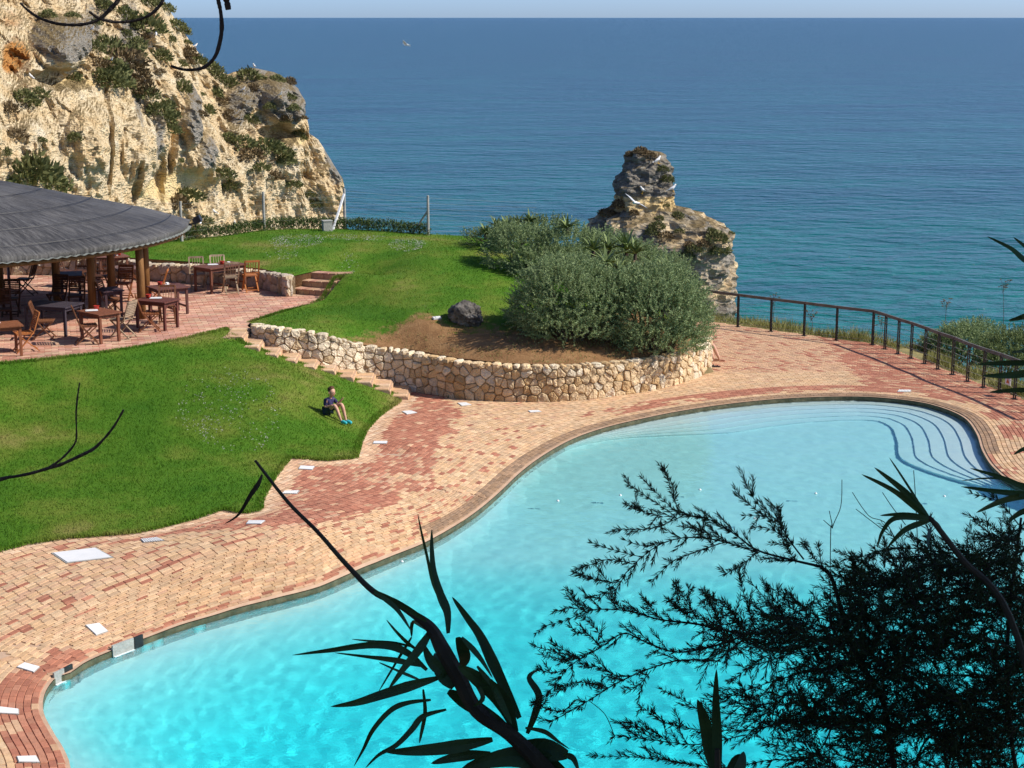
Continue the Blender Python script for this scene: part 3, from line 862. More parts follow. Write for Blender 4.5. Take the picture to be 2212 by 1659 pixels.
    if cap:
        u = .05
        while u < L - .05:
            w_ = rr.uniform(.10, .36); p, nr = at(u + w_ / 2); hh = htop(u + w_ / 2)
            tdir = np.array((-nr[1], nr[0]))
            vs = []; k = 7
            ww, dd, ht = w_ * .48, rr.uniform(.14, .21), rr.uniform(.02, .06)
            for zz, s in ((-.05, 1.0), (ht * .6, 1.0), (ht, .62)):
                for j in range(k):
                    a = 2 * math.pi * j / k + .3; jr = rr.uniform(.86, 1.08)
                    e1 = math.cos(a) * ww * s * jr; e2 = math.sin(a) * dd * s * jr - .10
                    vs.append((p[0] + tdir[0] * e1 + nr[0] * e2 - inv.x, p[1] + tdir[1] * e1 + nr[1] * e2 - inv.y, p[2] + hh + zz - inv.z))
            fs = [(r * k + j, r * k + (j + 1) % k, (r + 1) * k + (j + 1) % k, (r + 1) * k + j) for r in range(2) for j in range(k)] + [tuple(range(2 * k, 3 * k))]
            o = mesh_obj('coping_stone', vs, fs, M_stone_o, root)
            c = colours((u + .1) / L, hh, rr); g = rr.uniform(.85, 1.2); o.color = (c[0] * g, c[1] * g, c[2] * g, 1)
            u += w_ + .008
    return stones
def pale_then_tan(u, v, rr):
    cream = (.78, .69, .54); tan = (.72, .56, .36); och = (.62, .44, .24)
    r = rr.random()
    if u < .30: return cream if r > .25 else (.70, .56, .36)
    if u > .80: return cream if r > .4 else tan
    return tan if r > .35 else (och if r < .18 else cream)
def make_walls():
    # the wall's foot: under the stairs it starts where each step meets it
    tops = [D(x, y, z) for x, y, z in wall_top_px]
    foot = []
    left = [tops[0], tops[1], tops[2], tops[3], tops[4], tops[5]]
    base = [(left[0].x - .02, left[0].y + .45, 0.0)]
    for p in left: base.append((p.x, p.y, 0.0))
    for p in WALL_BASE: base.append((p.x, p.y, 0.0))
    base += [(5.28, 47.15, 0), (4.95, 47.55, 0)]
    base = catmull(base, 4)
    base[:, 2] = 0
    tx = np.array([p.x for p in tops]); tz = np.array([p.z for p in tops])
    seg = np.hypot(*(base[1:, :2] - base[:-1, :2]).T); S = np.r_[0, np.cumsum(seg)]
    def htop(u):
        x = np.interp(u, S, base[:, 0]); y = np.interp(u, S, base[:, 1])
        return float(np.interp(x, tx, tz)) - .03 - max(0, y - 47.2) * .1
    root = empty('retaining_wall', (0, 43, 0), 0, 'long dry stone retaining wall of pale and ochre stones below the lawn mound', 'stone wall')
    stone_wall(root, base, htop, .245, pale_then_tan, 21, .05)
    # terrace wall
    pth = catmull([(TW_BASE[0].x + .02, TW_BASE[0].y + .5, TZ)] + [(q.x, q.y, TZ) for q in TW_BASE], 3)
    def h2(u): return .52 + .03 * math.sin(u * 1.7)
    def col2(u, v, rr): return (.52, .46, .39) if rr.random() > .3 else (.60, .50, .36)
    root2 = empty('terrace_wall', (-10, 51, TZ), 0, 'low grey stone wall between the cafe terrace and the upper lawn', 'stone wall')
    stone_wall(root2, pth[::-1], h2, .36, col2, 5, .05)
    return root, base
RWALL, WALL_PATH = make_walls()

# ------------------------------------------------------------------ stairs
def make_stairs():
    st = empty('brick_stairs', (-5, 43, 0), 0, 'straight flight of tan brick steps running down along the retaining wall', 'stairs')
    x_top = D(500, 712, TZ).x; x_bot = D(885, 858, 0).x
    n = 10; rise = TZ / n; run = (x_bot - x_top) / n
    rr = random.Random(3)
    def ybounds(x):
        ys = [p.y for p in STAIR_EDGE]; xs = [p.x for p in STAIR_EDGE]
        y0 = float(np.interp(x, xs, ys)) - .35
        y1 = float(np.interp(x, WALL_PATH[:, 0], WALL_PATH[:, 1])) + .02
        return y0, y1
    for i in range(n):
        xa = x_top + i * run - .05; xb = xa + run; z = TZ - i * rise - (0 if i == 0 else 0)
        z = TZ - (i) * rise if i else TZ
        z = TZ - i * rise
        if i == 0: z = TZ - .002
        y0, y1 = ybounds((xa + xb) / 2)
        mb = MB(); mb.box(((xa + xb) / 2 + .04 - .15, (y0 + y1) / 2 - 0, (z - .03 - .4) / 2 + .0), (run + .3, y1 - y0, z - .03 + .4))
        s = mb.build('step', M_mortar, None); s.data.transform(Matrix.Translation((5, -43, 0))); s.parent = st
        # treads: two courses of brick; riser: upright bricks
        k = max(3, int((y1 - y0) / .13)); wdt = (y1 - y0) / k
        for j in range(k):
            yy = y0 + wdt * (j + .5)
            for m_ in range(1):
                c = rr.choice(BR_TAN + BR_PEACH + BR_PINK[:1]); g = rr.uniform(.85, 1.1)
                M = Matrix.Translation((xb - run * .5 + 5 + .02, yy - 43, z - .03)) @ Matrix.Diagonal((run - .02, wdt - .008, .062, 1))
                share('tread_brick', BRICK_ME, s, M, tuple(q * g for q in c))
            c = rr.choice(BR_TAN + BR_PEACH + BR_PINK[:1]); g = rr.uniform(.85, 1.1)
            M = Matrix.Translation((xb + .03 + 5, yy - 43, z - .062 - rise * .5 + .0)) @ Matrix.Rotation(math.pi / 2, 4, 'Y') @ Matrix.Diagonal((rise - .004, wdt - .008, .06, 1))
            share('riser_brick', BRICK_ME, s, M, tuple(q * g for q in c))
    y0, y1 = ybounds(x_top + .1); m = MB(); m.box((x_top - .18 + 5, (y0 + y1) / 2 + .15 - 43, TZ - .52), (.62, y1 - y0 + .5, 1.0)); m.build('landing', M_mortar, st)
    # three curved steps up to the lawn
    up = empty('curved_steps', (-5, 50, TZ), 0, 'three curved brick steps leading from the terrace up to the lawn', 'stairs')
    fr = [[(520, 850), (700, 885), (880, 900), (1060, 852)], [(610, 770), (760, 800), (930, 832), (1085, 800)], [(690, 690), (800, 712), (960, 730), (1092, 712)]]
    for i in range(3):
        zt = TZ + .17 * (i + 1)
        px = [(524, 850 - 36), (700, 836), (880, 846), (1068, 838)] if i == 0 else ([(612, 752), (760, 766), (930, 775), (1090, 772)] if i == 1 else [(694, 688), (800, 694), (960, 702), (1096, 700)])
        front = catmull([(D(*Z3(*q), zt).x, D(*Z3(*q), zt).y) for q in px], 8)
        back = D(*Z3(800, 655), TZ + .5).y + .5
        mb = MB(); nf = len(front)
        vs = [(a + 5, b - 50, .17 * (i + 1) - .03) for a, b in front] + [(a + 5, min(back, b + .5) - 50, .17 * (i + 1) - .03) for a, b in front]
        vs += [(a + 5, b - 50, -.05) for a, b in front]
        fs = [(k, k + 1, nf + k + 1, nf + k) for k in range(nf - 1)] + [(2 * nf + k, 2 * nf + k + 1, k + 1, k) for k in range(nf - 1)]
        fs += [(0, nf, 2 * nf), (nf - 1, 3 * nf - 1, 2 * nf - 1)]
        s = mesh_obj('step', vs, fs, M_mortar, up)
        pts = resample(front, .20)
        for a, b in zip(pts[:-1], pts[1:]):
            mid = (a + b) / 2; an = math.atan2(b[1] - a[1], b[0] - a[0]); L = np.hypot(*(b - a))
            c = rr.choice(BR_PINK + TILE[:3]); g = rr.uniform(.7, 1.0)
            M = Matrix.Translation((mid[0] + 5, mid[1] - 50 + .16, .17 * (i + 1) - .018)) @ Matrix.Rotation(an, 4, 'Z') @ Matrix.Diagonal((L - .008, .36, .04, 1))
            share('tread_tile', BRICK_ME, s, M, tuple(q * g for q in c))
            c = rr.choice(BR_PINK + BR_TAN); g = rr.uniform(.6, .85)
            M = Matrix.Translation((mid[0] + 5, mid[1] - 50, .17 * i + .068)) @ Matrix.Rotation(an, 4, 'Z') @ Matrix.Rotation(math.pi / 2, 4, 'X') @ Matrix.Diagonal((L - .008, .128, .04, 1))
            share('riser_tile', BRICK_ME, s, M, tuple(q * g for q in c))
make_stairs()
# ================================================================== PAVILION AND FURNITURE
def wood(name, a, b, c, rough=.6):
    return simple(name, [(.25, a), (.5, b), (.78, c)], 3.0, rough, .25, 30, stretch=(6, 6, 1.2), source='object')
M_teak = wood('weathered_teak', (.55, .5, .45), (.95, .92, .9), (1.2, 1.15, 1.1))
M_log = simple('log_post', [(.25, (.10, .045, .018)), (.5, (.20, .095, .03)), (.8, (.30, .15, .05))], 2.2, .7, .3, 14, stretch=(5, 5, .6))
M_metal_dk = simple('dark_metal', [(.3, (.012, .012, .014)), (.7, (.03, .03, .032))], 8, .45, .1)
M_concrete = simple('concrete', [(.3, (.30, .30, .28)), (.7, (.44, .43, .40))], 8, .9, .3)
M_white = simple('white_plastic', [(.3, (.74, .75, .76)), (.7, (.82, .82, .81))], 5, .5)
M_red = simple('red_glaze', [(.3, (.36, .03, .02)), (.7, (.5, .05, .03))], 9, .4)
M_gutter = simple('gutter_sheet', [(.3, (.16, .18, .17)), (.7, (.26, .28, .26))], 7, .55, .1)

def roof_mat():
    m, nt, b = new_mat('reed_roof')
    g = nd(nt, 'ShaderNodeTexCoord')
    sp = nd(nt, 'ShaderNodeSeparateXYZ'); nt.links.new(g.outputs['Object'], sp.inputs[0])
    at = nd(nt, 'ShaderNodeMath', operation='ARCTAN2'); nt.links.new(sp.outputs[1], at.inputs[0]); nt.links.new(sp.outputs[0], at.inputs[1])
    ln = nd(nt, 'ShaderNodeVectorMath', operation='LENGTH'); nt.links.new(g.outputs['Object'], ln.inputs[0])
    cb = nd(nt, 'ShaderNodeCombineXYZ')
    mu = nd(nt, 'ShaderNodeMath', operation='MULTIPLY'); nt.links.new(at.outputs[0], mu.inputs[0]); mu.inputs[1].default_value = 60
    nt.links.new(mu.outputs[0], cb.inputs[0]); nt.links.new(ln.outputs['Value'], cb.inputs[1])
    n1 = nd(nt, 'ShaderNodeTexNoise', i_Scale=1.6, i_Detail=7, i_Roughness=.7); nt.links.new(cb.outputs[0], n1.inputs['Vector'])
    n2 = nd(nt, 'ShaderNodeTexNoise', i_Scale=.5, i_Detail=3); nt.links.new(g.outputs['Object'], n2.inputs['Vector'])
    ad = nd(nt, 'ShaderNodeMath', operation='MULTIPLY_ADD'); nt.links.new(n2.outputs[0], ad.inputs[0]); ad.inputs[1].default_value = .35; nt.links.new(n1.outputs[0], ad.inputs[2])
    rp = ramp(nt, [(.40, (.017, .016, .015)), (.62, (.066, .062, .058)), (.86, (.19, .182, .172))]); nt.links.new(ad.outputs[0], rp.inputs[0])
    nt.links.new(rp.outputs[0], b.inputs['Base Color']); b.inputs['Roughness'].default_value = .55; b.inputs['Specular IOR Level'].default_value = .5
    bp = nd(nt, 'ShaderNodeBump'); bp.inputs['Strength'].default_value = 1.0; bp.inputs['Distance'].default_value = .10
    nt.links.new(n1.outputs[0], bp.inputs['Height']); nt.links.new(bp.outputs[0], b.inputs['Normal'])
    return m
PAV = (-17.3, 47.4)
def make_pavilion():
    root = empty('pavilion', (PAV[0], PAV[1], TZ), 0, 'open round pavilion with shallow grey reed roof on log posts', 'pavilion')
    Rr, ze, za = 8.65, 3.86 - TZ, 5.62 - TZ
    def zr(r):                       # slightly sagging cone
        k = 1 - r / Rr; return ze + (za - ze - .16) * k + .16 * (1 - (1 - k) ** 6)
    def lim(a): return min(8.65 - .5 * max(0, math.cos(a - .3)) ** 6, 3.58 / max(.05, .345 * math.cos(a) + .94 * math.sin(a))) / 8.65
    mb = MB(); N = 128
    rr = random.Random(4)
    rs = np.linspace(.1, Rr, 40)
    b = 0; wob = [rr.uniform(-.05, .05) for _ in range(N)]
    for i, r in enumerate(rs):
        for k in range(N):
            a = 2 * math.pi * k / N
            e = r * lim(a) + (wob[k] if i == len(rs) - 1 else 0)
            mb.v.append((e * math.cos(a), e * math.sin(a), zr(r) + .035 * fnoise(math.cos(a) * 9, math.sin(a) * 9, r * .4, .8) + .012 * fnoise(a * 40, r * 2, 1, 1)))
    for i in range(len(rs) - 1):
        for k in range(N): mb.f.append([i * N + k, i * N + (k + 1) % N, (i + 1) * N + (k + 1) % N, (i + 1) * N + k]); mb.c.append(W); mb.m.append(0)
    # ragged lower lip of the thatch
    base = len(mb.v)
    for k in range(N):
        a = 2 * math.pi * k / N; r = (Rr - .05) * lim(a)
        mb.v.append((r * math.cos(a), r * math.sin(a), ze - .13 + rr.uniform(-.025, .02)))
    top = (len(rs) - 1) * N
    for k in range(N): mb.f.append([top + k, top + (k + 1) % N, base + (k + 1) % N, base + k]); mb.c.append(W); mb.m.append(0)
    roof = mb.build('roof', roof_mat(), root, smooth=True)
    # wire rings holding the reed down
    for r in (1.6, 3.0, 4.4, 5.8, 7.0, 8.1):
        t = MB(); pts = [(lim(q) * r * math.cos(q), lim(q) * r * math.sin(q), zr(r) + .045) for q in [2 * math.pi * k / 72 for k in range(73)]]
        t.tube(pts, .010, 4, False); t.build('wire_ring', M_metal_dk, roof)
    # corrugated sheet showing below the thatch
    mb = MB(); n2 = 420
    for r, z in ((Rr - 1.2, ze + .05), (Rr + .04, ze - .13)):
        for k in range(n2):
            a = 2 * math.pi * k / n2; mb.v.append((lim(a) * r * math.cos(a), lim(a) * r * math.sin(a), z + (.018 if k % 2 else -.018)))
    for k in range(n2): mb.f.append([k, (k + 1) % n2, n2 + (k + 1) % n2, n2 + k]); mb.c.append(W); mb.m.append(0)
    mb.build('corrugated_sheet', M_gutter, root)
    t = MB(); rg = Rr - .12
    t.tube([(lim(q) * rg * math.cos(q), lim(q) * rg * math.sin(q), ze - .20) for q in [2 * math.pi * k / 72 for k in range(73)]], .055, 8, False); t.build('ring_beam', M_log, root, True)
    def col(px, Y): return ((px - 512) / F * (Y * math.cos(PITCH) + (H - TZ) * math.sin(PITCH)), Y)
    posts = [col(57.5, 46.6), (-11.25, 45.0), col(112.3, 47.6), (-9.85, 44.6), col(146.6, 47.3), col(1, 47.2), (-13.2, 42.4), (-18, 40.3), (-22, 44), (-18, 53)]
    for i, (x, y) in enumerate(posts):
        lx, ly = x - PAV[0], y - PAV[1]; r = math.hypot(lx, ly); p = MB(); h = zr(min(r / lim(math.atan2(ly, lx)), Rr - .2)) - .1
        p.tube([(lx, ly, -.02), (lx + .01, ly, h * .5), (lx, ly, h)], [.112, .108, .10], 12); p.build('post', M_log, root, True)
        if r < 8.2:
            kk = r / lim(math.atan2(ly, lx)); q = MB(); q.bar((lx * .25, ly * .25, zr(kk * .25) - .34), (lx * 1.02, ly * 1.02, zr(min(kk * 1.02, Rr)) - .34), .12, .16); q.build('rafter', M_log, root)
    fl = empty('floodlight', (-8.95, 47.9, 3.78), 0, 'small black floodlight on a bracket at the edge of the reed roof', 'floodlight')
    m = MB(); m.bar((-.35, 0, -.02), (.0, 0, .02), .035, .035); m.bar((0, 0, -.1), (0, 0, .12), .03, .03); m.build('bracket', M_metal_dk, fl)
    m = MB(); m.box((.07, -.02, .12), (.22, .26, .16), Matrix.Rotation(R(-25), 3, 'Y')); m.box((.05, -.02, .215), (.18, .22, .03), Matrix.Rotation(R(-25), 3, 'Y')); m.build('lamp_head', M_metal_dk, fl)
    m = MB(); m.box((.145, -.02, .075), (.012, .2, .11), Matrix.Rotation(R(-25), 3, 'Y')); m.build('lens', M_white, fl)
make_pavilion()

def fit(o, M):
    o.matrix_world = M
def make_chair(slatted):
    c = empty('folding_chair')
    parts = []
    def B(name, fn, par=c):
        m = MB(); fn(m); o = m.build(name, M_teak, par); parts.append(o); return o
    for s in (-1, 1):
        x = .205 * s
        def longrail(m):
            pts = [(x, -.335, .93), (x, -.265, .72), (x, -.19, .50), (x, -.03, .30), (x, .24, .0)]
            for a, b in zip(pts[:-1], pts[1:]): m.bar(a, Vector(b) + (Vector(b) - Vector(a)) * .03, .026, .042, (1, 0, 0))
        B('leg', longrail)
        B('leg', lambda m: m.bar((x * .86, .215, .445), (x * .86, -.30, 0), .024, .038, (1, 0, 0)))
    B('stretcher', lambda m: m.bar((-.2, .20, .06), (.2, .20, .06), .022, .03))
    B('stretcher', lambda m: m.bar((-.18, -.25, .06), (.18, -.25, .06), .022, .03))
    seat = B('seat', lambda m: [m.bar((s * .185, -.19, .44), (s * .185, .225, .445), .03, .024, (1, 0, 0)) for s in (-1, 1)] + [m.bar((-.19, .2, .437), (.19, .2, .437), .02, .02)])
    for k in range(7):
        y = -.165 + k * .062
        B('slat', lambda m: m.box((0, y, .463), (.40, .052, .016)), seat)
    back = B('backrest', lambda m: m.bar((-.2, -.34, .915), (.2, -.34, .915), .024, .055))
    B('lower_rail', lambda m: m.bar((-.2, -.215, .565), (.2, -.215, .565), .024, .045), back)
    if slatted:
        for k in range(7):
            t = k / 7 + .05; z = .60 + t * .31; y = -.228 - t * .112
            B('slat', lambda m: m.box((0, y, z), (.392, .014, .034), Matrix.Rotation(R(-20), 3, 'X')), back)
    else:
        for k in range(4):
            x2 = -.105 + k * .07
            B('spindle', lambda m: m.bar((x2, -.22, .575), (x2, -.335, .90), .026, .014, (1, 0, 0)), back)
    return c
def tree_of(o):
    return [o] + [q for ch in o.children for q in tree_of(ch)]
def dup(o, parent=None):
    c = o.copy(); COL.objects.link(c); c.parent = parent
    for ch in o.children: dup(ch, c)
    return c
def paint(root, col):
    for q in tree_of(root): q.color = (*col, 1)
SL = make_chair(True); SP = make_chair(False)
bpy.context.view_layer.update()
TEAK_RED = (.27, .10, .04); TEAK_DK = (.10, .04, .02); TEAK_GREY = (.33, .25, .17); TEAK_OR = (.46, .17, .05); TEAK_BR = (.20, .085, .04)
used = {}
def chair(px, face, slatted, col, label, zf=ZC1):
    p = D(*zf(*px), TZ) if not isinstance(px, Vector) else px
    src = SL if slatted else SP
    if src.name in used: o = dup(src)
    else: used[src.name] = 1; o = src
    o.location = (p.x, p.y, TZ + .012); o.rotation_euler = (0, 0, math.atan2(face[1], face[0]) - math.pi / 2)
    paint(o, col)
    tag(o, label, 'chair', 'folding chairs on the terrace')
    return o
chair((390, 1555), (-1, -.55), True, TEAK_OR, 'orange slatted folding chair drawn up beside the square corner table')
chair((700, 1370), (1, .15), False, TEAK_BR, 'brown spindle-back folding chair facing the long dark table from its end')
chair((1350, 1440), (1, .35), True, TEAK_BR, 'slatted folding chair with its back turned to the orange corner chair, facing a square table')
chair((1880, 1345), (-1, .35), True, TEAK_GREY, 'greyed slatted folding chair across the square table, close to the pair of posts')
chair((480, 1180), (1, .25), True, TEAK_RED, 'reddish slatted folding chair at the table with curved leg brackets', ZC2)
chair((700, 1075), (.15, -1), False, TEAK_BR, 'brown spindle-back folding chair between two tables in the sun', ZC2)
chair((560, 830), (-1, -.1), False, TEAK_OR, 'bright orange spindle-back folding chair half hidden by the log post', ZC2)
chair((1080, 665), (.3, -1), False, TEAK_GREY, 'pale grey spindle-back folding chair between the stone wall and the lone sunlit table', ZC2)
chair((1345, 640), (.3, -1), False, (.50, .40, .27), 'bleached yellowish spindle-back folding chair between the stone wall and lone sunlit table', ZC2)
chair((1490, 705), (-.35, 1), False, TEAK_GREY, 'grey brown spindle-back folding chair in front of the lone sunlit table', ZC2)
chair((1740, 680), (-.35, 1), False, TEAK_OR, 'bright orange spindle-back folding chair by the steps end of the lone sunlit table', ZC2)
chair((1900, 760), (-.1, -1), True, TEAK_RED, 'dark red slatted folding chair with its seat to the sun under the roof edge')
chair((1730, 1010), (1, -.1), True, TEAK_BR, 'dark slatted folding chair facing a small table under the roof')
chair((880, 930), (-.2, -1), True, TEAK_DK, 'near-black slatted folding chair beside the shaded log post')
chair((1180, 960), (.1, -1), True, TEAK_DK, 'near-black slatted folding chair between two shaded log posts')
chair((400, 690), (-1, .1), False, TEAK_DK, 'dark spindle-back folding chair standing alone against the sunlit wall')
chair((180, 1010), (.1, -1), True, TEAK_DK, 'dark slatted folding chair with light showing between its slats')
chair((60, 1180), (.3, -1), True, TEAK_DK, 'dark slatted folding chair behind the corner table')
chair((1440, 440), (.2, -1), True, (.55, .40, .30), 'pale slatted folding chair catching sun at the far wall')
chair((1640, 470), (-.9, -.3), True, TEAK_RED, 'red slatted folding chair turned sideways at the far wall')
chair((2010, 500), (-1, -.2), True, TEAK_RED, 'red slatted folding chair at the far table with the red pot')
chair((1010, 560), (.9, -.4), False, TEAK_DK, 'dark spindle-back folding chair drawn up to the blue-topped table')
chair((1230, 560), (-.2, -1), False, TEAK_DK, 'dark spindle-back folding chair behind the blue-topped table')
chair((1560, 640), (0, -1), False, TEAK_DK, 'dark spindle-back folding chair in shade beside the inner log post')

def make_table(a, b, depth, col, label, rail=False, bracket=False, h=.74):
    a = D(*a, TZ); b = D(*b, TZ)
    ux = (b - a); ux.z = 0; L = ux.length; ux.normalize(); vy = Vector((-ux.y, ux.x, 0))
    c = (a + b) / 2 + vy * depth / 2
    t = empty('wooden_table', (c.x, c.y, TZ + .01), math.atan2(ux.y, ux.x), label, 'table', 'tables on the terrace')
    lx, ly = L / 2, depth / 2
    def B(name, fn, par=t):
        m = MB(); fn(m); o = m.build(name, M_teak, par); o.color = (*col, 1); return o
    tw, td = L + .16, depth + .16
    top = B('table_top', lambda m: m.box((0, 0, h - .045), (tw - .10, td - .10, .03)))
    n = 6
    for k in range(n):
        y = -td / 2 + td / n * (k + .5)
        B('plank', lambda m: m.box((0, y, h - .015), (tw, td / n - .004, .03)), top)
    for sx in (-1, 1):
        for sy in (-1, 1): B('leg', lambda m: m.box((sx * lx, sy * ly, (h - .03) / 2), (.062, .062, h - .03)))
    B('apron', lambda m: [m.box((0, s * ly, h - .085), (L, .022, .07)) for s in (-1, 1)] + [m.box((s * lx, 0, h - .0855), (.022, depth, .069)) for s in (-1, 1)])
    if rail: B('stretcher', lambda m: m.box((0, 0, .16), (.03, depth, .05))); B('stretcher', lambda m: m.box((lx, 0, .2), (.03, depth, .05)))
    if bracket:
        for sx in (-1, 1): B('bracket', lambda m: m.bar((sx * (lx - .02), -ly, h - .22), (sx * (lx - .15), -ly, h - .1), .025, .04))
    return t, c
T1, c1 = make_table(ZC1(1550, 1450), ZC1(1825, 1405), .80, (.20, .075, .04), 'square brown table with a red pot in front of the log post')
T2, c2 = make_table(ZC1(-120, 1668), ZC1(330, 1630), .62, (.24, .09, .04), 'brown corner table with a paper on it at the lawn edge of the terrace')
T3, c3 = make_table(ZC2(665, 1178), ZC2(822, 1135), .85, (.13, .045, .035), 'dark table with curved leg brackets beside the pair of log posts', bracket=True)
T4, c4 = make_table(ZC2(600, 1000), ZC2(945, 965), .62, (.14, .06, .05), 'dark table with low side rails standing out in the sun', rail=True)
T5, c5 = make_table(ZC2(1250, 715), ZC2(1670, 650), .72, (.16, .065, .04), 'lone long table with four chairs before the stone wall', rail=True)
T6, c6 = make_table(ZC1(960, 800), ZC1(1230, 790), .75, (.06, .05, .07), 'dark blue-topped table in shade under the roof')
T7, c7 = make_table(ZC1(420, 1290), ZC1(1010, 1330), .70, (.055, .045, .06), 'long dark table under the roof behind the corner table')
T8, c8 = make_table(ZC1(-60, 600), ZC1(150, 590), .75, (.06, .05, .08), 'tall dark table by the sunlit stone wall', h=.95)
T9, c9 = make_table(ZC1(1870, 690), ZC1(2120, 670), .70, (.20, .12, .10), 'greyish table behind the pair of log posts')
T10, c10 = make_table(ZC1(1560, 500), ZC1(1960, 470), .70, (.20, .09, .06), 'far table by the wall with a red pot on its sunny end')
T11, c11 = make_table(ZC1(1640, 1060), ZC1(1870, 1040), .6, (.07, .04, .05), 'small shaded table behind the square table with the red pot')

def red_pot(c, dx, dy, label, h=.75):
    o = empty('red_pot', (c.x + dx, c.y + dy, TZ + .01 + h), 0, label, 'pot', 'red pots on the tables')
    m = MB(); m.lathe([(.0, 0), (.055, 0), (.06, .05), (.07, .085), (.058, .088), (.05, .03), (0, .03)], 12); m.build('bowl', M_red, o, True)
    m = MB(); m.lathe([(.071, .075), (.078, .08), (.078, .092), (.066, .092)], 12); m.build('rim', M_red, o)
def paper(c, dx, dy, rz, label):
    o = empty('menu_card', (c.x + dx, c.y + dy, TZ + .762), rz, label, 'menu', 'papers on the tables')
    m = MB(); m.box((0, 0, 0), (.30, .21, .006)); m.box((.01, .008, .006), (.28, .2, .004), Matrix.Rotation(.05, 3, 'Z')); m.build('sheet', M_white, o)
red_pot(c1, -.12, .22, 'red pot on the square table in front of the log post'); paper(c1, -.2, .05, .3, 'white menu card under the red pot on the square table')
red_pot(c3, -.25, .2, 'red pot on the dark table with curved leg brackets'); paper(c3, -.05, .15, .1, 'white paper on the dark table with curved leg brackets')
red_pot(c5, .05, .1, 'red pot on the lone long table before the wall'); paper(c5, -.2, 0, .2, 'white paper on the lone long table before the wall')
red_pot(c4, -.25, .15, 'red pot on the dark table with low side rails')
red_pot(c10, .25, .05, 'red pot on the far table by the wall'); paper(c10, .08, .0, .2, 'white paper on the far table by the wall')
paper(c2, -.25, .12, .4, 'white paper on the brown corner table')
def cup(c, dx, dy, label):
    o = empty('white_cup', (c.x + dx, c.y + dy, TZ + .75), 0, label, 'cup', 'white cups on the tables')
    m = MB(); m.lathe([(0, .01), (.08, .012), (.085, .02)], 12); m.build('saucer', M_white, o)
    m = MB(); m.lathe([(.025, .015), (.04, .05), (.042, .09), (.036, .088), (.03, .03)], 12); m.build('bowl', M_white, o, True)
    m = MB(); m.tube([(.04, 0, .075), (.065, 0, .065), (.06, 0, .04), (.035, 0, .035)], .006, 5); m.build('handle', M_white, o)
cup(c4, -.05, .12, 'white cup on the dark table with low side rails'); cup(c5, .25, .05, 'white cup beside the red pot on the lone long table')

# ================================================================== RAILING
def make_railing():
    root = empty('safety_railing', (POSTS[4].x, POSTS[4].y, 0), 0, 'black metal railing with wooden handrail and thin cables along the deck edge', 'railing')
    o = Vector((POSTS[4].x, POSTS[4].y, 0)); hh = 1.0
    M_hand = simple('handrail_wood', [(.3, (.085, .08, .075)), (.7, (.17, .16, .15))], 4, .6, .1)
    for i, p in enumerate(POSTS):
        q = Vector((p.x, p.y, 0)) - o
        a = POSTS[max(i - 1, 0)]; b = POSTS[min(i + 1, len(POSTS) - 1)]; an = math.atan2((b - a).y, (b - a).x)
        m = MB(); Mz = Matrix.Rotation(an, 3, 'Z')
        for s in (-1, 1): m.box(q + Mz @ Vector((0, s * .028, hh / 2)), (.05, .016, hh), Mz)
        m.box(q + Vector((0, 0, hh - .05)), (.04, .06, .06), Mz); m.box(q + Vector((0, 0, .25)), (.03, .05, .04), Mz)
        po = m.build('post', M_metal_dk, root)
        m = MB(); m.box(q + Vector((0, 0, .018)), (.15, .13, .012), Mz); m.build('base_plate', M_metal_dk, po)
    for a, b in zip(POSTS[:-1], POSTS[1:]):
        A = Vector((a.x, a.y, hh + .02)) - o; Bv = Vector((b.x, b.y, hh + .02)) - o
        m = MB(); e = (Bv - A).normalized() * .02; m.bar(A - e * 0, Bv + e, .045, .085, (0, 0, 1)); m.build('handrail', M_hand, root)
    for z in (.14, .30, .46, .62, .78):
        m = MB(); m.tube([Vector((p.x, p.y, z)) - o for p in POSTS], .0045, 4); m.build('cable', M_concrete, root)
make_railing()

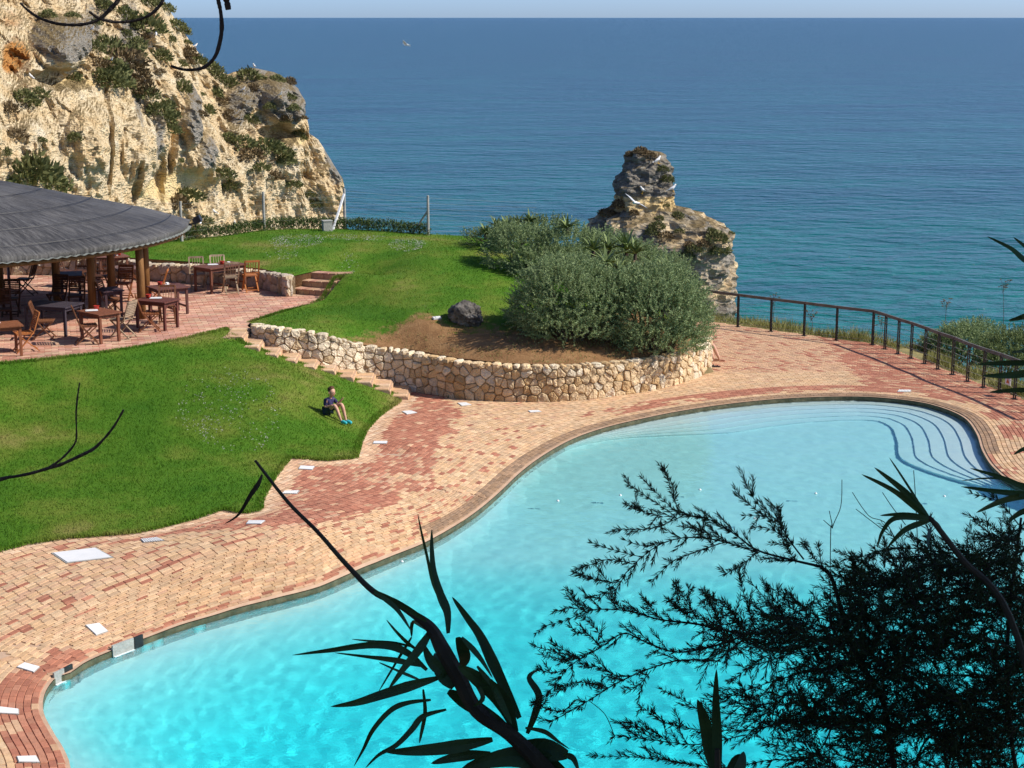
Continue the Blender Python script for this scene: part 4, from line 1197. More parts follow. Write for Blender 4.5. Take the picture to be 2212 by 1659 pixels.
# ================================================================== FENCE ON THE FAR LAWN EDGE
def make_fence():
    f = empty('wire_fence', (-4, 55, 2.4), 0, 'wire fence on concrete posts with a white brace along the far lawn edge', 'fence')
    o = Vector((-4, 55, 2.4)); tops = []
    specs = [((393, 525), 85, 2.46), ((571, 501), 82, 2.52), ((745, 492), 80, 2.52), ((925, 511), 84, 2.45)]
    for i, ((x, y), hpx, z) in enumerate(specs):
        p = D(x, y - 3, z); sc = proj(p)[2]; h = hpx * K * sc / F / .98
        m = MB(); m.tube([p - o + Vector((0, 0, -.1)), p - o + Vector((0, 0, h))], [.05, .04], 8); m.build('post', M_concrete, f); tops.append((p, h))
    p, h = tops[2]; q = D(718, 497, 2.52)
    m = MB(); m.bar(q - o - Vector((0, 0, .05)), p + Vector((0, -.03, h * .86)) - o, .06, .06); m.build('brace', M_white, f)
    p, h = tops[3]; q = p + Vector((-.55, .3, 0))
    m = MB(); m.bar(q - o, p + Vector((0, 0, h * .62)) - o, .05, .05); m.build('brace', M_concrete, f)
    ends = [(tops[0][0] + Vector((-4, .8, 0)), tops[0][1])] + tops + [(tops[3][0] + Vector((3.6, 1.5, -.2)), tops[3][1] * .9)]
    for k in range(7):
        m = MB()
        for (a, ha), (b, hb) in zip(ends[:-1], ends[1:]):
            t = .1 + k * .14; m.tube([a + Vector((0, 0, ha * t)) - o, (a + b) / 2 + Vector((0, 0, (ha + hb) / 2 * t - .015)) - o, b + Vector((0, 0, hb * t)) - o], .0035, 3, False)
        m.build('wire', M_concrete, f)
    p = D(707, 499, 2.52)
    st = empty('concrete_bollard', (p.x, p.y, 2.50), R(20), 'short grey concrete block post at the lawn edge beside the white brace', 'bollard')
    m = MB(); m.box((0, 0, .17), (.30, .26, .36)); m.build('block', M_concrete, st); m = MB(); m.box((0, 0, .365), (.33, .29, .03)); m.build('cap', M_concrete, st)
make_fence()
# ================================================================== HEADLAND UNDER IT ALL
COAST = [(-60, 58.5), (-30, 58.6), (-14, 58.2), (-8, 58.4), (-2, 58.0), (1.2, 57.4), (3.4, 56.0), (5.2, 54.6), (7.6, 53.8), (10.6, 51.5), (13.4, 48.8), (15.2, 44.5), (17.0, 38), (19.5, 30), (23, 20), (27, 5), (28, -14), (-60, -14)]
def make_headland():
    st = .7
    xs = np.arange(-60, 32, st); ys = np.arange(-14, 64, st)
    gx, gy = np.meshgrid(xs, ys); g = np.c_[gx.ravel(), gy.ravel()]
    ins = inside(COAST, g); d = dist_poly(COAST, g)
    z = np.full(len(g), -.30)
    deck = inside(DECK, g)
    z = np.where(g[:, 0] < -9, np.interp(g[:, 1], [14, 30, 40, 60], [.2, .2, 1.3, 2.0]), z)
    z[deck] = -.4
    u = inside(UP_POLY, g); z[u] = HF_UP.many(g[u]) - .25
    l = inside(LOW_POLY, g); z[l] = HF_LOW.many(g[l]) - .25
    terr = (g[:, 0] < -5.2) & (g[:, 1] > 38) & ~u & ~l & (g[:, 1] < 54); z[terr] = np.minimum(z[terr], TZ - .25)
    z[(g[:, 0] < -12.5) & (g[:, 1] > 39.5) & ~u] = TZ - .25
    near = dist_poly(POOL, g); p = inside(POOL, g) | (near < .9); z[p] = -3.6
    z[(g[:, 0] > -8.2) & (g[:, 0] < -1.5) & (g[:, 1] > 41.5) & (g[:, 1] < 45.2)] = -.4
    hill = 7.7 - (g[:, 1] - 1.5) * .60; hill = np.where(g[:, 1] < 1.5, 7.7 + (1.5 - g[:, 1]) * .12, hill)
    z = np.where(g[:, 1] < 14.3, np.maximum(z, hill), z)
    strip = ~deck & (g[:, 0] > 4.6) & (g[:, 1] > 20) & ~u
    z[strip] = -.32
    out = np.where(ins, 0, d)
    fall = np.where(ins, np.where(d < 2.0, (2.0 - d) * .25, 0), .5 + d * 3.2)
    z = np.maximum(z - fall, -18)
    z += np.array([fnoise(a, b, 5, .3) for a, b in g]) * np.where(out > 0, 1.5, .04)
    nx = len(xs)
    f = [(j * nx + i, j * nx + i + 1, (j + 1) * nx + i + 1, (j + 1) * nx + i) for j in range(len(ys) - 1) for i in range(nx - 1)]
    m = simple('headland_soil', [(.25, (.10, .085, .035)), (.5, (.20, .15, .07)), (.75, (.30, .22, .12))], .8, .95, .5, 6)
    tag(mesh_obj('headland_ground', np.c_[g, z], f, m, smooth=True), 'rough ground of the headland under the gardens', 'ground', kind='structure')
make_headland()
def make_verge():
    ro = np.array(RAIL_OUT)
    out = []
    for i, p in enumerate(ro):
        a = ro[max(i - 1, 0)]; b = ro[min(i + 1, len(ro) - 1)]; t = b - a; n = np.array((-t[1], t[0])); n /= np.hypot(*n)
        if n @ np.array((.6, 1)) < 0: n = -n
        out.append(p + n * (1.5 + .35 * math.sin(i * 1.3)))
    v = []; f = []; N = 7
    for i in range(len(ro)):
        for k in range(N):
            t = k / (N - 1); q = ro[i] * (1 - t) + out[i] * t
            v.append((q[0], q[1], -.015 - .35 * t * t + .06 * fnoise(q[0], q[1], 0, 1.5) * min(1, t * 3)))
    for i in range(len(ro) - 1):
        for k in range(N - 1): f.append((i * N + k, (i + 1) * N + k, (i + 1) * N + k + 1, i * N + k + 1))
    m = simple('verge_soil', [(.3, (.17, .15, .055)), (.55, (.26, .22, .09)), (.8, (.36, .31, .17))], 2.2, .95, .5, 20)
    o = mesh_obj('grass_verge', v, f, m, smooth=True); tag(o, 'dry grass verge outside the railing', 'verge', kind='structure')
    return ro, np.array(out)
VERGE_IN, VERGE_OUT = make_verge()

# ================================================================== LEAVES
nr = np.random.RandomState(12)
def unit(a): return a / (np.linalg.norm(a, axis=1, keepdims=True) + 1e-9)
def leaves_mesh(name, base, direc, length, width, mat, parent=None, fold=True):
    """one pointed leaf (two triangles) for every base / direction"""
    n = len(base); direc = unit(direc)
    side = unit(np.cross(direc, unit(nr.normal(size=(n, 3)))))
    L = np.broadcast_to(np.asarray(length, float), (n,))[:, None]; Wd = np.broadcast_to(np.asarray(width, float), (n,))[:, None]
    a = base; b = base + direc * L * .45 + side * Wd; c = base + direc * L; d = base + direc * L * .45 - side * Wd
    v = np.stack([a, b, c, d], 1).reshape(-1, 3)
    me = bpy.data.meshes.new(name)
    me.vertices.add(4 * n); me.vertices.foreach_set('co', v.astype(np.float32).ravel())
    me.loops.add(4 * n); me.loops.foreach_set('vertex_index', np.arange(4 * n, dtype=np.int32))
    me.polygons.add(n); me.polygons.foreach_set('loop_start', np.arange(0, 4 * n, 4, dtype=np.int32)); me.polygons.foreach_set('loop_total', np.full(n, 4, np.int32))
    me.materials.append(mat); me.update(); me.validate()
    o = bpy.data.objects.new(name, me); COL.objects.link(o)
    if parent: o.parent = parent
    return o
def sprigs(roots, dirs, length, m, spread, leaf):
    """leaf bases and directions along sprigs"""
    S = len(roots); dirs = unit(dirs)
    L = np.broadcast_to(np.asarray(length, float), (S,))
    t = np.tile((np.arange(m) + .5) / m, (S, 1)) + nr.uniform(-.5, .5, (S, m)) / m
    droop = np.array((0, 0, -.18))
    b = roots[:, None] + dirs[:, None] * (t * L[:, None])[..., None] + droop * ((t ** 2) * L[:, None])[..., None]
    dd = dirs[:, None] * (1 - spread) + unit(nr.normal(size=(S * m, 3))).reshape(S, m, 3) * spread
    return b.reshape(-1, 3), dd.reshape(-1, 3)
M_bush = leaf_mat('saltbush_leaf', (.11, .172, .072), (.40, .49, .24), .28, .85)
M_bush2 = leaf_mat('green_bush_leaf', (.075, .120, .035), (.28, .34, .14), .2, .7)
M_cliffbush = leaf_mat('cliff_shrub_leaf', (.065, .080, .026), (.25, .25, .10), .2, .85)
M_drybush = leaf_mat('dry_shrub_leaf', (.09, .060, .028), (.26, .19, .10), .15, .85)
M_aloe = leaf_mat('aloe_leaf', (.075, .12, .035), (.26, .33, .12), .12, .5)
M_hedge = leaf_mat('hedge_leaf', (.030, .050, .014), (.13, .19, .05), .2, .7)
M_blade = blade_mat('grass_blade')
M_dryblade = leaf_mat('dry_grass_blade', (.12, .14, .03), (.42, .40, .16), .3, .8)
M_bark = simple('bark', [(.3, (.05, .035, .025)), (.7, (.12, .09, .065))], 8, .9, .6, 30)

def bush(name, c, lobes, nspr, label, cat='bush', mat=None, group=None, length=.42, m=30, leaf=(.055, .011), up=.6):
    """c: foot; lobes: ellipsoids (dx, dy, dz, rx, ry, rz)"""
    root = empty(name, c, 0, label, cat, group)
    vol = np.array([l[3] * l[4] + l[3] * l[5] for l in lobes]); vol = vol / vol.sum()
    bs = []; ds = []
    for l, s in zip(lobes, vol):
        k = int(nspr * s)
        d = unit(nr.normal(size=(k, 3))); d[:, 2] = np.where(d[:, 2] < -.55, -d[:, 2], d[:, 2])
        r = nr.uniform(.55, 1.0, k) ** .6
        clump = np.array([fnoise(a * 2.6, b * 2.6, e * 2.6 + l[0], 1) for a, b, e in d])
        r *= 1 + .10 * clump
        p = d * r[:, None] * np.array(l[3:6]) + np.array(l[0:3])
        ok = p[:, 2] > .02
        dd = d[ok] * .75 + np.array((0, 0, up)) + nr.normal(size=(ok.sum(), 3)) * .22
        b, q = sprigs(p[ok] - unit(dd) * .12, dd, nr.uniform(.55, 1.15, ok.sum()) * length, m, .55, leaf)
        bs.append(b); ds.append(q)
    b = np.concatenate(bs); d = np.concatenate(ds)
    leaves_mesh('foliage', b, d, nr.uniform(.7, 1.3, len(b)) * leaf[0], nr.uniform(.7, 1.3, len(b)) * leaf[1], mat or M_bush, root)
    s = MB(); rr = random.Random(len(b))
    for l in lobes:
        for _ in range(3):
            e = Vector((l[0] + rr.uniform(-.4, .4) * l[3], l[1] + rr.uniform(-.4, .4) * l[4], l[2] + .3 * l[5]))
            a = Vector((l[0] * .6 + rr.uniform(-.12, .12), l[1] * .6 + rr.uniform(-.12, .12), -.08)); s.tube([a, (a + e) / 2 + Vector((rr.uniform(-.1, .1), 0, .05)), e], [.035, .025, .012], 5)
    tag(s.build('stems', M_bark, root), kind='stuff')
    return root
def g_up(x, y): p = hit(HF_UP, x, y, 1.3); return p
pA = g_up(*Z4(800, 1480)); pB = g_up(*Z4(1400, 1560)); pC = g_up(*Z4(950, 1000)); pD = g_up(*Z4(1350, 960))
bush('saltbush', (pA.x, pA.y + .35, pA.z), [(-.15, 0, 1.0, 1.25, 1.1, 1.15), (.75, .1, .75, .85, .9, .9), (-.75, .2, .65, .75, .8, .75), (.35, .5, 1.35, .9, .8, .75), (.1, -.35, .35, 1.15, .7, .45), (1.25, .35, .9, .7, .8, .95)], 2900,
     'broad silvery green bush casting its shade beside the dark boulder')
bush('saltbush', (pB.x, pB.y + .35, pB.z), [(0.0, 0, .95, 1.15, 1.1, 1.1), (.75, .1, .9, .9, .9, 1.0), (-.55, .25, 1.3, .85, .8, .85), (.35, .6, 1.5, 1.0, .9, .75), (1.0, .5, .6, .6, .7, .8), (.2, -.4, .35, 1.25, .7, .45)], 2900,
     'broad silvery green bush leaning over the end of the stone wall')
bush('saltbush', (.75, 50.3, HF_UP(.75, 50.3)), [(-.4, 0, .5, 1.2, .9, .85), (.9, 0, .6, 1.1, .9, .8), (2.0, .1, .5, .9, .9, .7), (-.9, .3, .85, .6, .6, .5), (.6, -.6, .3, 1.6, .8, .5)], 1900,
     'grey green bush on top of the mound behind the aloes, below the rock pillar')
bush('saltbush', (3.6, 49.3, HF_UP(3.6, 49.3)), [(0, 0, .8, 1.0, 1.0, .9), (.8, -.4, .6, .9, .9, .85)], 900,
     'grey green bush at the seaward side of the mound, next to the railing start')
q1 = D(2075, 775, -.3); q2 = D(2185, 800, -.3)
bush('roadside_bush', (q1.x, q1.y, -.5), [(0, 0, .5, .9, 1.0, .65), (.6, .5, .6, .8, .9, .6), (-.5, .4, .4, .6, .7, .45)], 1100, 'grey green bush growing outside the railing', mat=M_bush)
bush('roadside_bush', (q2.x, q2.y, -.5), [(0, 0, .6, 1.0, 1.0, .75), (.9, .3, .6, 1.0, 1.0, .75), (-.5, -.6, .4, .7, .8, .5)], 1100, 'deep green bush outside the railing near the dry seed heads', mat=M_bush2)

def aloe(p, size, label, group='aloes in the shrubbery', n=24):
    o = empty('aloe_plant', p, rng.uniform(0, 6), label, 'aloe', group)
    mb = MB()
    for k in range(n):
        a = k * 2.399 + rng.uniform(-.2, .2); el = R(rng.uniform(15, 75)); L = size * rng.uniform(.75, 1.1); w0 = size * .075
        h = Vector((math.cos(a), math.sin(a), 0)); s = Vector((-h.y, h.x, 0)); pts = []
        for t in (0, .35, .7, 1):
            r = L * t * math.cos(el) * (1 + .1 * t); z = L * t * math.sin(el) - L * .32 * t * t
            ww = w0 * (1 - t) * (1.1 if t < .4 else 1)
            c = h * r + Vector((0, 0, z + .1 * size)); pts.append((c + s * ww, c + Vector((0, 0, -ww * .6)), c - s * ww))
        vs = [q for tri in pts for q in tri]; fs = []
        for i in range(3):
            fs += [(3 * i, 3 * i + 1, 3 * i + 4, 3 * i + 3), (3 * i + 1, 3 * i + 2, 3 * i + 5, 3 * i + 4), (3 * i, 3 * i + 3, 3 * i + 5, 3 * i + 2)]
        mb.add(vs, fs)
    mb.build('leaves', M_aloe, o)
    st = MB(); st.tube([(0, 0, -.12), (0, 0, .15 * size)], [.06, .05], 6); st.build('stem', M_bark, o)
    return o
AL_B = 'aloe with toothed green rosette standing up out of the silvery bush'
for x, y, Y, s in [(1000, 800, 48.6, .62), (1110, 790, 48.8, .58), (1230, 790, 48.7, .66), (1290, 820, 48.3, .55), (1090, 890, 47.3, .60), (1420, 905, 47.2, .5), (1510, 930, 47.0, .48), (1180, 930, 46.9, .45), (820, 640, 51.2, .5)]:
    aloe(DY(*Z4(x, y + 62), Y - 1.1), s * 1.35, AL_B)
AL_C = 'aloe rosette in the dark clump at the sea end of the lawn'
for x, y, Y, s in [(260, 740, 52.6, .60), (400, 720, 52.2, .75), (330, 690, 53.4, .6), (480, 680, 53.6, .62), (560, 660, 53.4, .65), (500, 760, 52.2, .6), (600, 730, 52.4, .6)]:
    aloe(DY(*Z4(x, y), Y), s, AL_C)
pE = DY(*Z4(480, 800), 53.0)
bush('coastal_bush', (pE.x, pE.y + .3, pE.z - .15), [(0, 0, .3, 1.1, .6, .55), (-1.0, 0, .2, .8, .6, .35), (.9, .1, .45, .7, .6, .55)], 520, 'dark low bush under the aloes at the sea end of the lawn', mat=M_bush2)

# ------------------------------------------------------------------ hedge along the fence
def make_hedge():
    px = [(255, 536, 2.42), (330, 529, 2.45), (400, 521, 2.47), (484, 512, 2.5), (574, 500, 2.52), (640, 497, 2.52), (709, 497, 2.52), (760, 498, 2.5), (810, 502, 2.5), (870, 506, 2.47), (925, 510, 2.45)]
    pts = resample(catmull([tuple(D(x, y - 2, z)) for x, y, z in px], 6), .04)
    root = empty('low_hedge', tuple(pts[len(pts) // 2]), 0, 'low clipped hedge running along the wire fence behind the upper lawn', 'hedge')
    o = pts[len(pts) // 2]
    n = 4200; i = nr.randint(0, len(pts), n); a = nr.uniform(0, math.pi, n)
    h = .34 + .08 * np.array([fnoise(pts[k][0], 0, 0, .8) for k in i])
    r = nr.uniform(.5, 1, n)
    b = pts[i] - o + np.c_[nr.normal(size=n) * .05, np.cos(a) * .24 * r + .15, np.sin(a) * h * r]
    d = np.c_[nr.normal(size=n) * .5, np.cos(a), np.sin(a) + .5]
    bb, dd = sprigs(b, d, .12, 6, .7, None)
    leaves_mesh('foliage', bb, dd, nr.uniform(.03, .06, len(bb)), nr.uniform(.010, .02, len(bb)), M_hedge, root)
    s = MB(); rr = random.Random(2)
    for k in range(0, len(pts), 12):
        q = Vector(pts[k] - o); s.tube([q + Vector((0, .15, -.1)), q + Vector((rr.uniform(-.1, .1), .15, .2))], [.012, .006], 4)
    tag(s.build('stems', M_bark, root), kind='stuff')
make_hedge()

# ------------------------------------------------------------------ grass blades
def scatter(poly, hf, n, mask=None, z=0.0):
    A = np.array(poly); lo, hi = A.min(0), A.max(0)
    q = lo + nr.rand(int(n), 2) * (hi - lo); q = q[inside(A, q)]
    if mask is not None: q = q[mask(q)]
    return np.c_[q, hf.many(q) + z]
def grass(name, pts, h, wdt, mat, label, lean=.5):
    n = len(pts); d = np.c_[nr.normal(size=(n, 2)) * lean, np.ones(n)]
    o = leaves_mesh(name, pts, d, nr.uniform(.6, 1.3, n) * h, nr.uniform(.7, 1.3, n) * wdt, mat)
    tag(o, label, 'grass', kind='stuff')
def earth_d(q):
    wx = np.array([(p.x, p.y) for p in [D(x, y, z) for x, y, z in wall_top_px]])
    d = dist_poly(wx, q, False)
    lim = np.interp(q[:, 0], [-4.6, -3.7, -2.5, -1.0, .6, 2.2, 5.4], [-.1, .6, 1.1, 1.4, 2.2, 2.9, 2.6])
    return d - lim
g1 = scatter(LOW_POLY, HF_LOW, 90000)
grass('lawn_grass_low', g1, .055, .007, M_blade, 'short green grass blades of the sloping lawn')
g2 = scatter(UP_POLY, HF_UP, 90000, lambda q: earth_d(q) > nr.normal(size=len(q)) * .22)
grass('lawn_grass_upper', g2, .055, .008, M_blade, 'short green grass blades of the mound lawn')
g3 = scatter(UP_POLY, HF_UP, 70000, lambda q: (earth_d(q) < nr.uniform(-1.2, 1.0, len(q))) & (np.array([fnoise(a, b, 8, 1.6) for a, b in q]) > -.05))
grass('dry_tufts', g3, .07, .008, M_dryblade, 'dry grass tufts on the bare earth above the wall', .8)
# longer grass hanging over the lawn borders
def fringe(path, hf, n, lean, name, label):
    q = resample(np.array([(p.x, p.y) for p in path]), .02); k = nr.randint(0, len(q) - 1, n); t = q[np.minimum(k + 1, len(q) - 1)] - q[k]; t /= np.hypot(*t.T)[:, None] + 1e-9
    nn = np.c_[t[:, 1], -t[:, 0]] * lean; b = q[k] + nn * nr.uniform(-.10, .03, (n, 1)); z = hf.many(b) - .02
    d = np.c_[nn * .6 + nr.normal(size=(n, 2)) * .45, np.ones(n)]
    tag(leaves_mesh(name, np.c_[b, z], d, nr.uniform(.05, .11, n), .007, M_blade), label, 'grass', kind='stuff')
fringe(LAWN_DECK, HF_LOW, 9000, 1, 'border_grass_deck', 'longer grass along the brick border of the lower lawn')
fringe(STAIR_EDGE, HF_LOW, 4000, -1, 'border_grass_stairs', 'longer grass along the stair side of the lower lawn')
fringe(TERR_EDGE, HF_LOW, 5000, -1, 'border_grass_terrace', 'longer grass along the terrace edge')
fringe([D(x, y, TZ) for x, y in UP_TERR], HF_UP, 3000, 1, 'border_grass_mound', 'longer grass where the mound lawn meets the terrace')
# clover flowers
def clover():
    pts = []
    def blob(cx, cy, rx, ry, n, hf, z0):
        for _ in range(n):
            a = rng.uniform(0, 6.28); r = math.sqrt(rng.random()); x = cx + rx * r * math.cos(a); y = cy + ry * r * math.sin(a)
            if fnoise(x, y, 2, .035) + rng.uniform(-.5, .5) < -.1: continue
            p = hit(hf, x, y, z0) if False else D(x, y, z0); p.z = hf(p.x, p.y); pts.append(p)
    blob(640, 528, 60, 12, 420, HF_UP, 2.45); blob(880, 537, 42, 11, 420, HF_UP, 2.4); blob(760, 522, 90, 6, 380, HF_UP, 2.45); blob(610, 552, 40, 14, 240, HF_UP, 2.3); blob(750, 560, 25, 10, 130, HF_UP, 2.33)
    blob(500, 890, 110, 55, 420, HF_LOW, .9); blob(440, 900, 60, 30, 140, HF_LOW, .9); blob(1060, 555, 22, 7, 90, HF_UP, 2.2)
    b = np.array([tuple(p) for p in pts]) + (0, 0, .05)
    n = len(b); b = np.repeat(b, 3, 0); d = nr.normal(size=(3 * n, 3)); d[:, 2] = abs(d[:, 2])
    m = leaf_mat('clover_flower', (.36, .38, .30), (.62, .60, .56), .2, .7)
    tag(leaves_mesh('clover_flowers', b, d, .026, .009, m), 'white clover flowers sprinkled over the lawns', 'flowers', kind='stuff')
clover()
# verge grass
k = nr.rand(14000); i = nr.rand(14000) * (len(VERGE_IN) - 1.001); i0 = i.astype(int); fr = (i - i0)[:, None]
q = (VERGE_IN[i0] * (1 - fr) + VERGE_IN[i0 + 1] * fr) * (1 - k[:, None]) + (VERGE_OUT[i0] * (1 - fr) + VERGE_OUT[i0 + 1] * fr) * k[:, None]
vz = -.03 - .35 * k * k; tall = np.array([fnoise(a, b, 1, .9) for a, b in q])
kp = (k > .06) & (tall > -.25); q = q[kp]; vz = vz[kp]; tall = tall[kp]
n = len(q); d = np.c_[nr.normal(size=(n, 2)) * .45, np.ones(n)]
tag(leaves_mesh('verge_grass', np.c_[q, vz], d, nr.uniform(.12, .36, n) * (1 + tall), .010, M_dryblade), 'tall yellowing grass outside the railing', 'grass', kind='stuff')
def seed_stalk(p, h, label):
    o = empty('dry_seed_stalk', p, 0, label, 'plant', 'dry seed stalks')
    m = MB(); rr = random.Random(int(h * 100)); top = Vector((rr.uniform(-.1, .1), 0, h)); m.tube([(0, 0, 0), top * .5 + Vector((.03, 0, 0)), top], [.010, .008, .005], 5); m.build('stalk', M_bark, o)
    for k in range(12):
        e = top + Vector((rr.uniform(-.2, .2), rr.uniform(-.15, .15), rr.uniform(-.22, .14)))
        s = MB(); s.tube([top - Vector((0, 0, rr.uniform(.05, .35))), e], .004, 4); s.lathe([(0, -.01), (.03, .0), (.035, .015), (0, .02)], 7, e); s.build('seed_head', M_drybush, o)
b1 = D(*Z5(2030, 640), -.2); b1 = D(2165, 745, -.3); seed_stalk((b1.x, b1.y, -.3), 1.9, 'tall dry seed stalk rising above the bushes beyond the railing')
b2 = D(2035, 735, -.4); seed_stalk((b2.x, b2.y, -.4), 1.25, 'shorter dry seed stalk between railing and sea')
for zx, zy, hh in [(750, 500, .55), (480, 420, .75), (1230, 560, .6)]:
    p = D(*Z5(zx, zy), -.15); seed_stalk((p.x, p.y, -.2), hh, 'low dry seed stalk in the grass just outside the railing')
# ================================================================== CLIFF AND ROCK STACK
def rock_mat(name, up_dirt=True):
    m, nt, b = new_mat(name)
    g = nd(nt, 'ShaderNodeNewGeometry'); at = nd(nt, 'ShaderNodeVertexColor', layer_name='rock'); sp = nd(nt, 'ShaderNodeSeparateColor'); nt.links.new(at.outputs[0], sp.inputs[0])
    mp = nd(nt, 'ShaderNodeMapping'); mp.inputs['Scale'].default_value = (1, 1, 2.2); nt.links.new(g.outputs['Position'], mp.inputs[0])
    n1 = nd(nt, 'ShaderNodeTexNoise', i_Scale=.35, i_Detail=9, i_Roughness=.68); n2 = nd(nt, 'ShaderNodeTexNoise', i_Scale=2.3, i_Detail=9, i_Roughness=.78); n3 = nd(nt, 'ShaderNodeTexNoise', i_Scale=.16, i_Detail=6, i_Roughness=.7)
    for n in (n1, n2, n3): nt.links.new(mp.outputs[0], n.inputs['Vector'])
    r1 = ramp(nt, [(.28, (.50, .31, .14)), (.42, (.70, .53, .31)), (.55, (.73, .60, .40)), (.75, (.78, .70, .56))]); nt.links.new(n1.outputs[0], r1.inputs[0])
    r2 = ramp(nt, [(.30, (.62, .58, .52)), (.48, (.95, .94, .92)), (.75, (1.15, 1.15, 1.15))]); nt.links.new(n2.outputs[0], r2.inputs[0])
    def mix(a, bb, fac, mode='MIX'):
        x = nd(nt, 'ShaderNodeMix', data_type='RGBA', blend_type=mode)
        if isinstance(fac, float): x.inputs[0].default_value = fac
        else: nt.links.new(fac, x.inputs[0])
        nt.links.new(a, x.inputs[6])
        if isinstance(bb, tuple): x.inputs[7].default_value = (*bb, 1)
        else: nt.links.new(bb, x.inputs[7])
        return x.outputs[2]
    gr = ramp(nt, [(.3, (.13, .115, .095)), (.55, (.30, .275, .235)), (.8, (.46, .43, .38))]); nt.links.new(n2.outputs[0], gr.inputs[0])
    pale = ramp(nt, [(.3, (.68, .48, .22)), (.7, (.80, .65, .36))]); nt.links.new(n3.outputs[0], pale.inputs[0])
    orange = ramp(nt, [(.3, (.42, .16, .04)), (.7, (.55, .30, .10))]); nt.links.new(n2.outputs[0], orange.inputs[0])
    def mask(src, lo, hi, noise_out, amt=.9):
        a = nd(nt, 'ShaderNodeMath', operation='MULTIPLY_ADD'); nt.links.new(noise_out, a.inputs[0]); a.inputs[1].default_value = amt; nt.links.new(src, a.inputs[2])
        r = nd(nt, 'ShaderNodeMapRange'); nt.links.new(a.outputs[0], r.inputs[0]); r.inputs[1].default_value = lo; r.inputs[2].default_value = hi; return r.outputs[0]
    c = mix(r1.outputs[0], r2.outputs[0], 1.0, 'MULTIPLY')
    c = mix(c, orange.outputs[0], mask(sp.outputs[2], .82, 1.05, n1.outputs[0], .7))
    c = mix(c, gr.outputs[0], mask(sp.outputs[0], .72, .92, n2.outputs[0], .8))
    c = mix(c, pale.outputs[0], mask(sp.outputs[1], .60, .80, n1.outputs[0], .5))
    # soil and dry growth settle on the ledges
    ns = nd(nt, 'ShaderNodeSeparateXYZ'); nt.links.new(g.outputs['Normal'], ns.inputs[0])
    c = mix(c, (.20, .15, .075), mask(ns.outputs[2], 1.08, 1.35, n2.outputs[0], .75))
    # fractures and crumbly pebble beds
    wp = nd(nt, 'ShaderNodeMix', data_type='VECTOR'); wp.inputs[0].default_value = .18; nt.links.new(mp.outputs[0], wp.inputs[4]); sc3 = nd(nt, 'ShaderNodeVectorMath', operation='SCALE'); sc3.inputs['Scale'].default_value = 9; nt.links.new(n1.outputs['Color'], sc3.inputs[0]); ad3 = nd(nt, 'ShaderNodeVectorMath', operation='ADD'); nt.links.new(mp.outputs[0], ad3.inputs[0]); nt.links.new(sc3.outputs[0], ad3.inputs[1]); nt.links.new(ad3.outputs[0], wp.inputs[5])
    vc = nd(nt, 'ShaderNodeTexVoronoi', feature='DISTANCE_TO_EDGE', i_Scale=.42); nt.links.new(wp.outputs[1], vc.inputs['Vector'])
    cr = ramp(nt, [(0, (.45, .40, .34)), (.035, (.85, .83, .8)), (.09, (1, 1, 1))]); nt.links.new(vc.outputs['Distance'], cr.inputs[0])
    c = mix(c, cr.outputs[0], .4, 'MULTIPLY')
    vp = nd(nt, 'ShaderNodeTexVoronoi', feature='F1', i_Scale=3.2); nt.links.new(mp.outputs[0], vp.inputs['Vector'])
    nt.links.new(c, b.inputs['Base Color']); b.inputs['Roughness'].default_value = .95; b.inputs['Specular IOR Level'].default_value = .1
    bp = nd(nt, 'ShaderNodeBump'); bp.inputs['Strength'].default_value = .65; bp.inputs['Distance'].default_value = .35
    nt.links.new(n2.outputs[0], bp.inputs['Height'])
    b2 = nd(nt, 'ShaderNodeBump'); b2.inputs['Strength'].default_value = .7; b2.inputs['Distance'].default_value = .25; nt.links.new(vp.outputs['Distance'], b2.inputs['Height']); nt.links.new(bp.outputs[0], b2.inputs['Normal']); nt.links.new(b2.outputs[0], b.inputs['Normal'])
    return m
M_rock = rock_mat('limestone')
def set_rock(o, cols):
    at = o.data.color_attributes.new('rock', 'FLOAT_COLOR', 'POINT')
    at.data.foreach_set('color', np.c_[cols, np.ones(len(cols))].astype(np.float32).ravel())
def N3(x, y, z, s): return mnoise.noise(Vector((x * s, y * s, z * s)))
def ridged(x, y, z): return 1 - abs(mnoise.noise(Vector((x, y, z)))) * 2
def vor(x, y, z, s): return .6 - mnoise.voronoi(Vector((x * s, y * s, z * s)))[0][0]
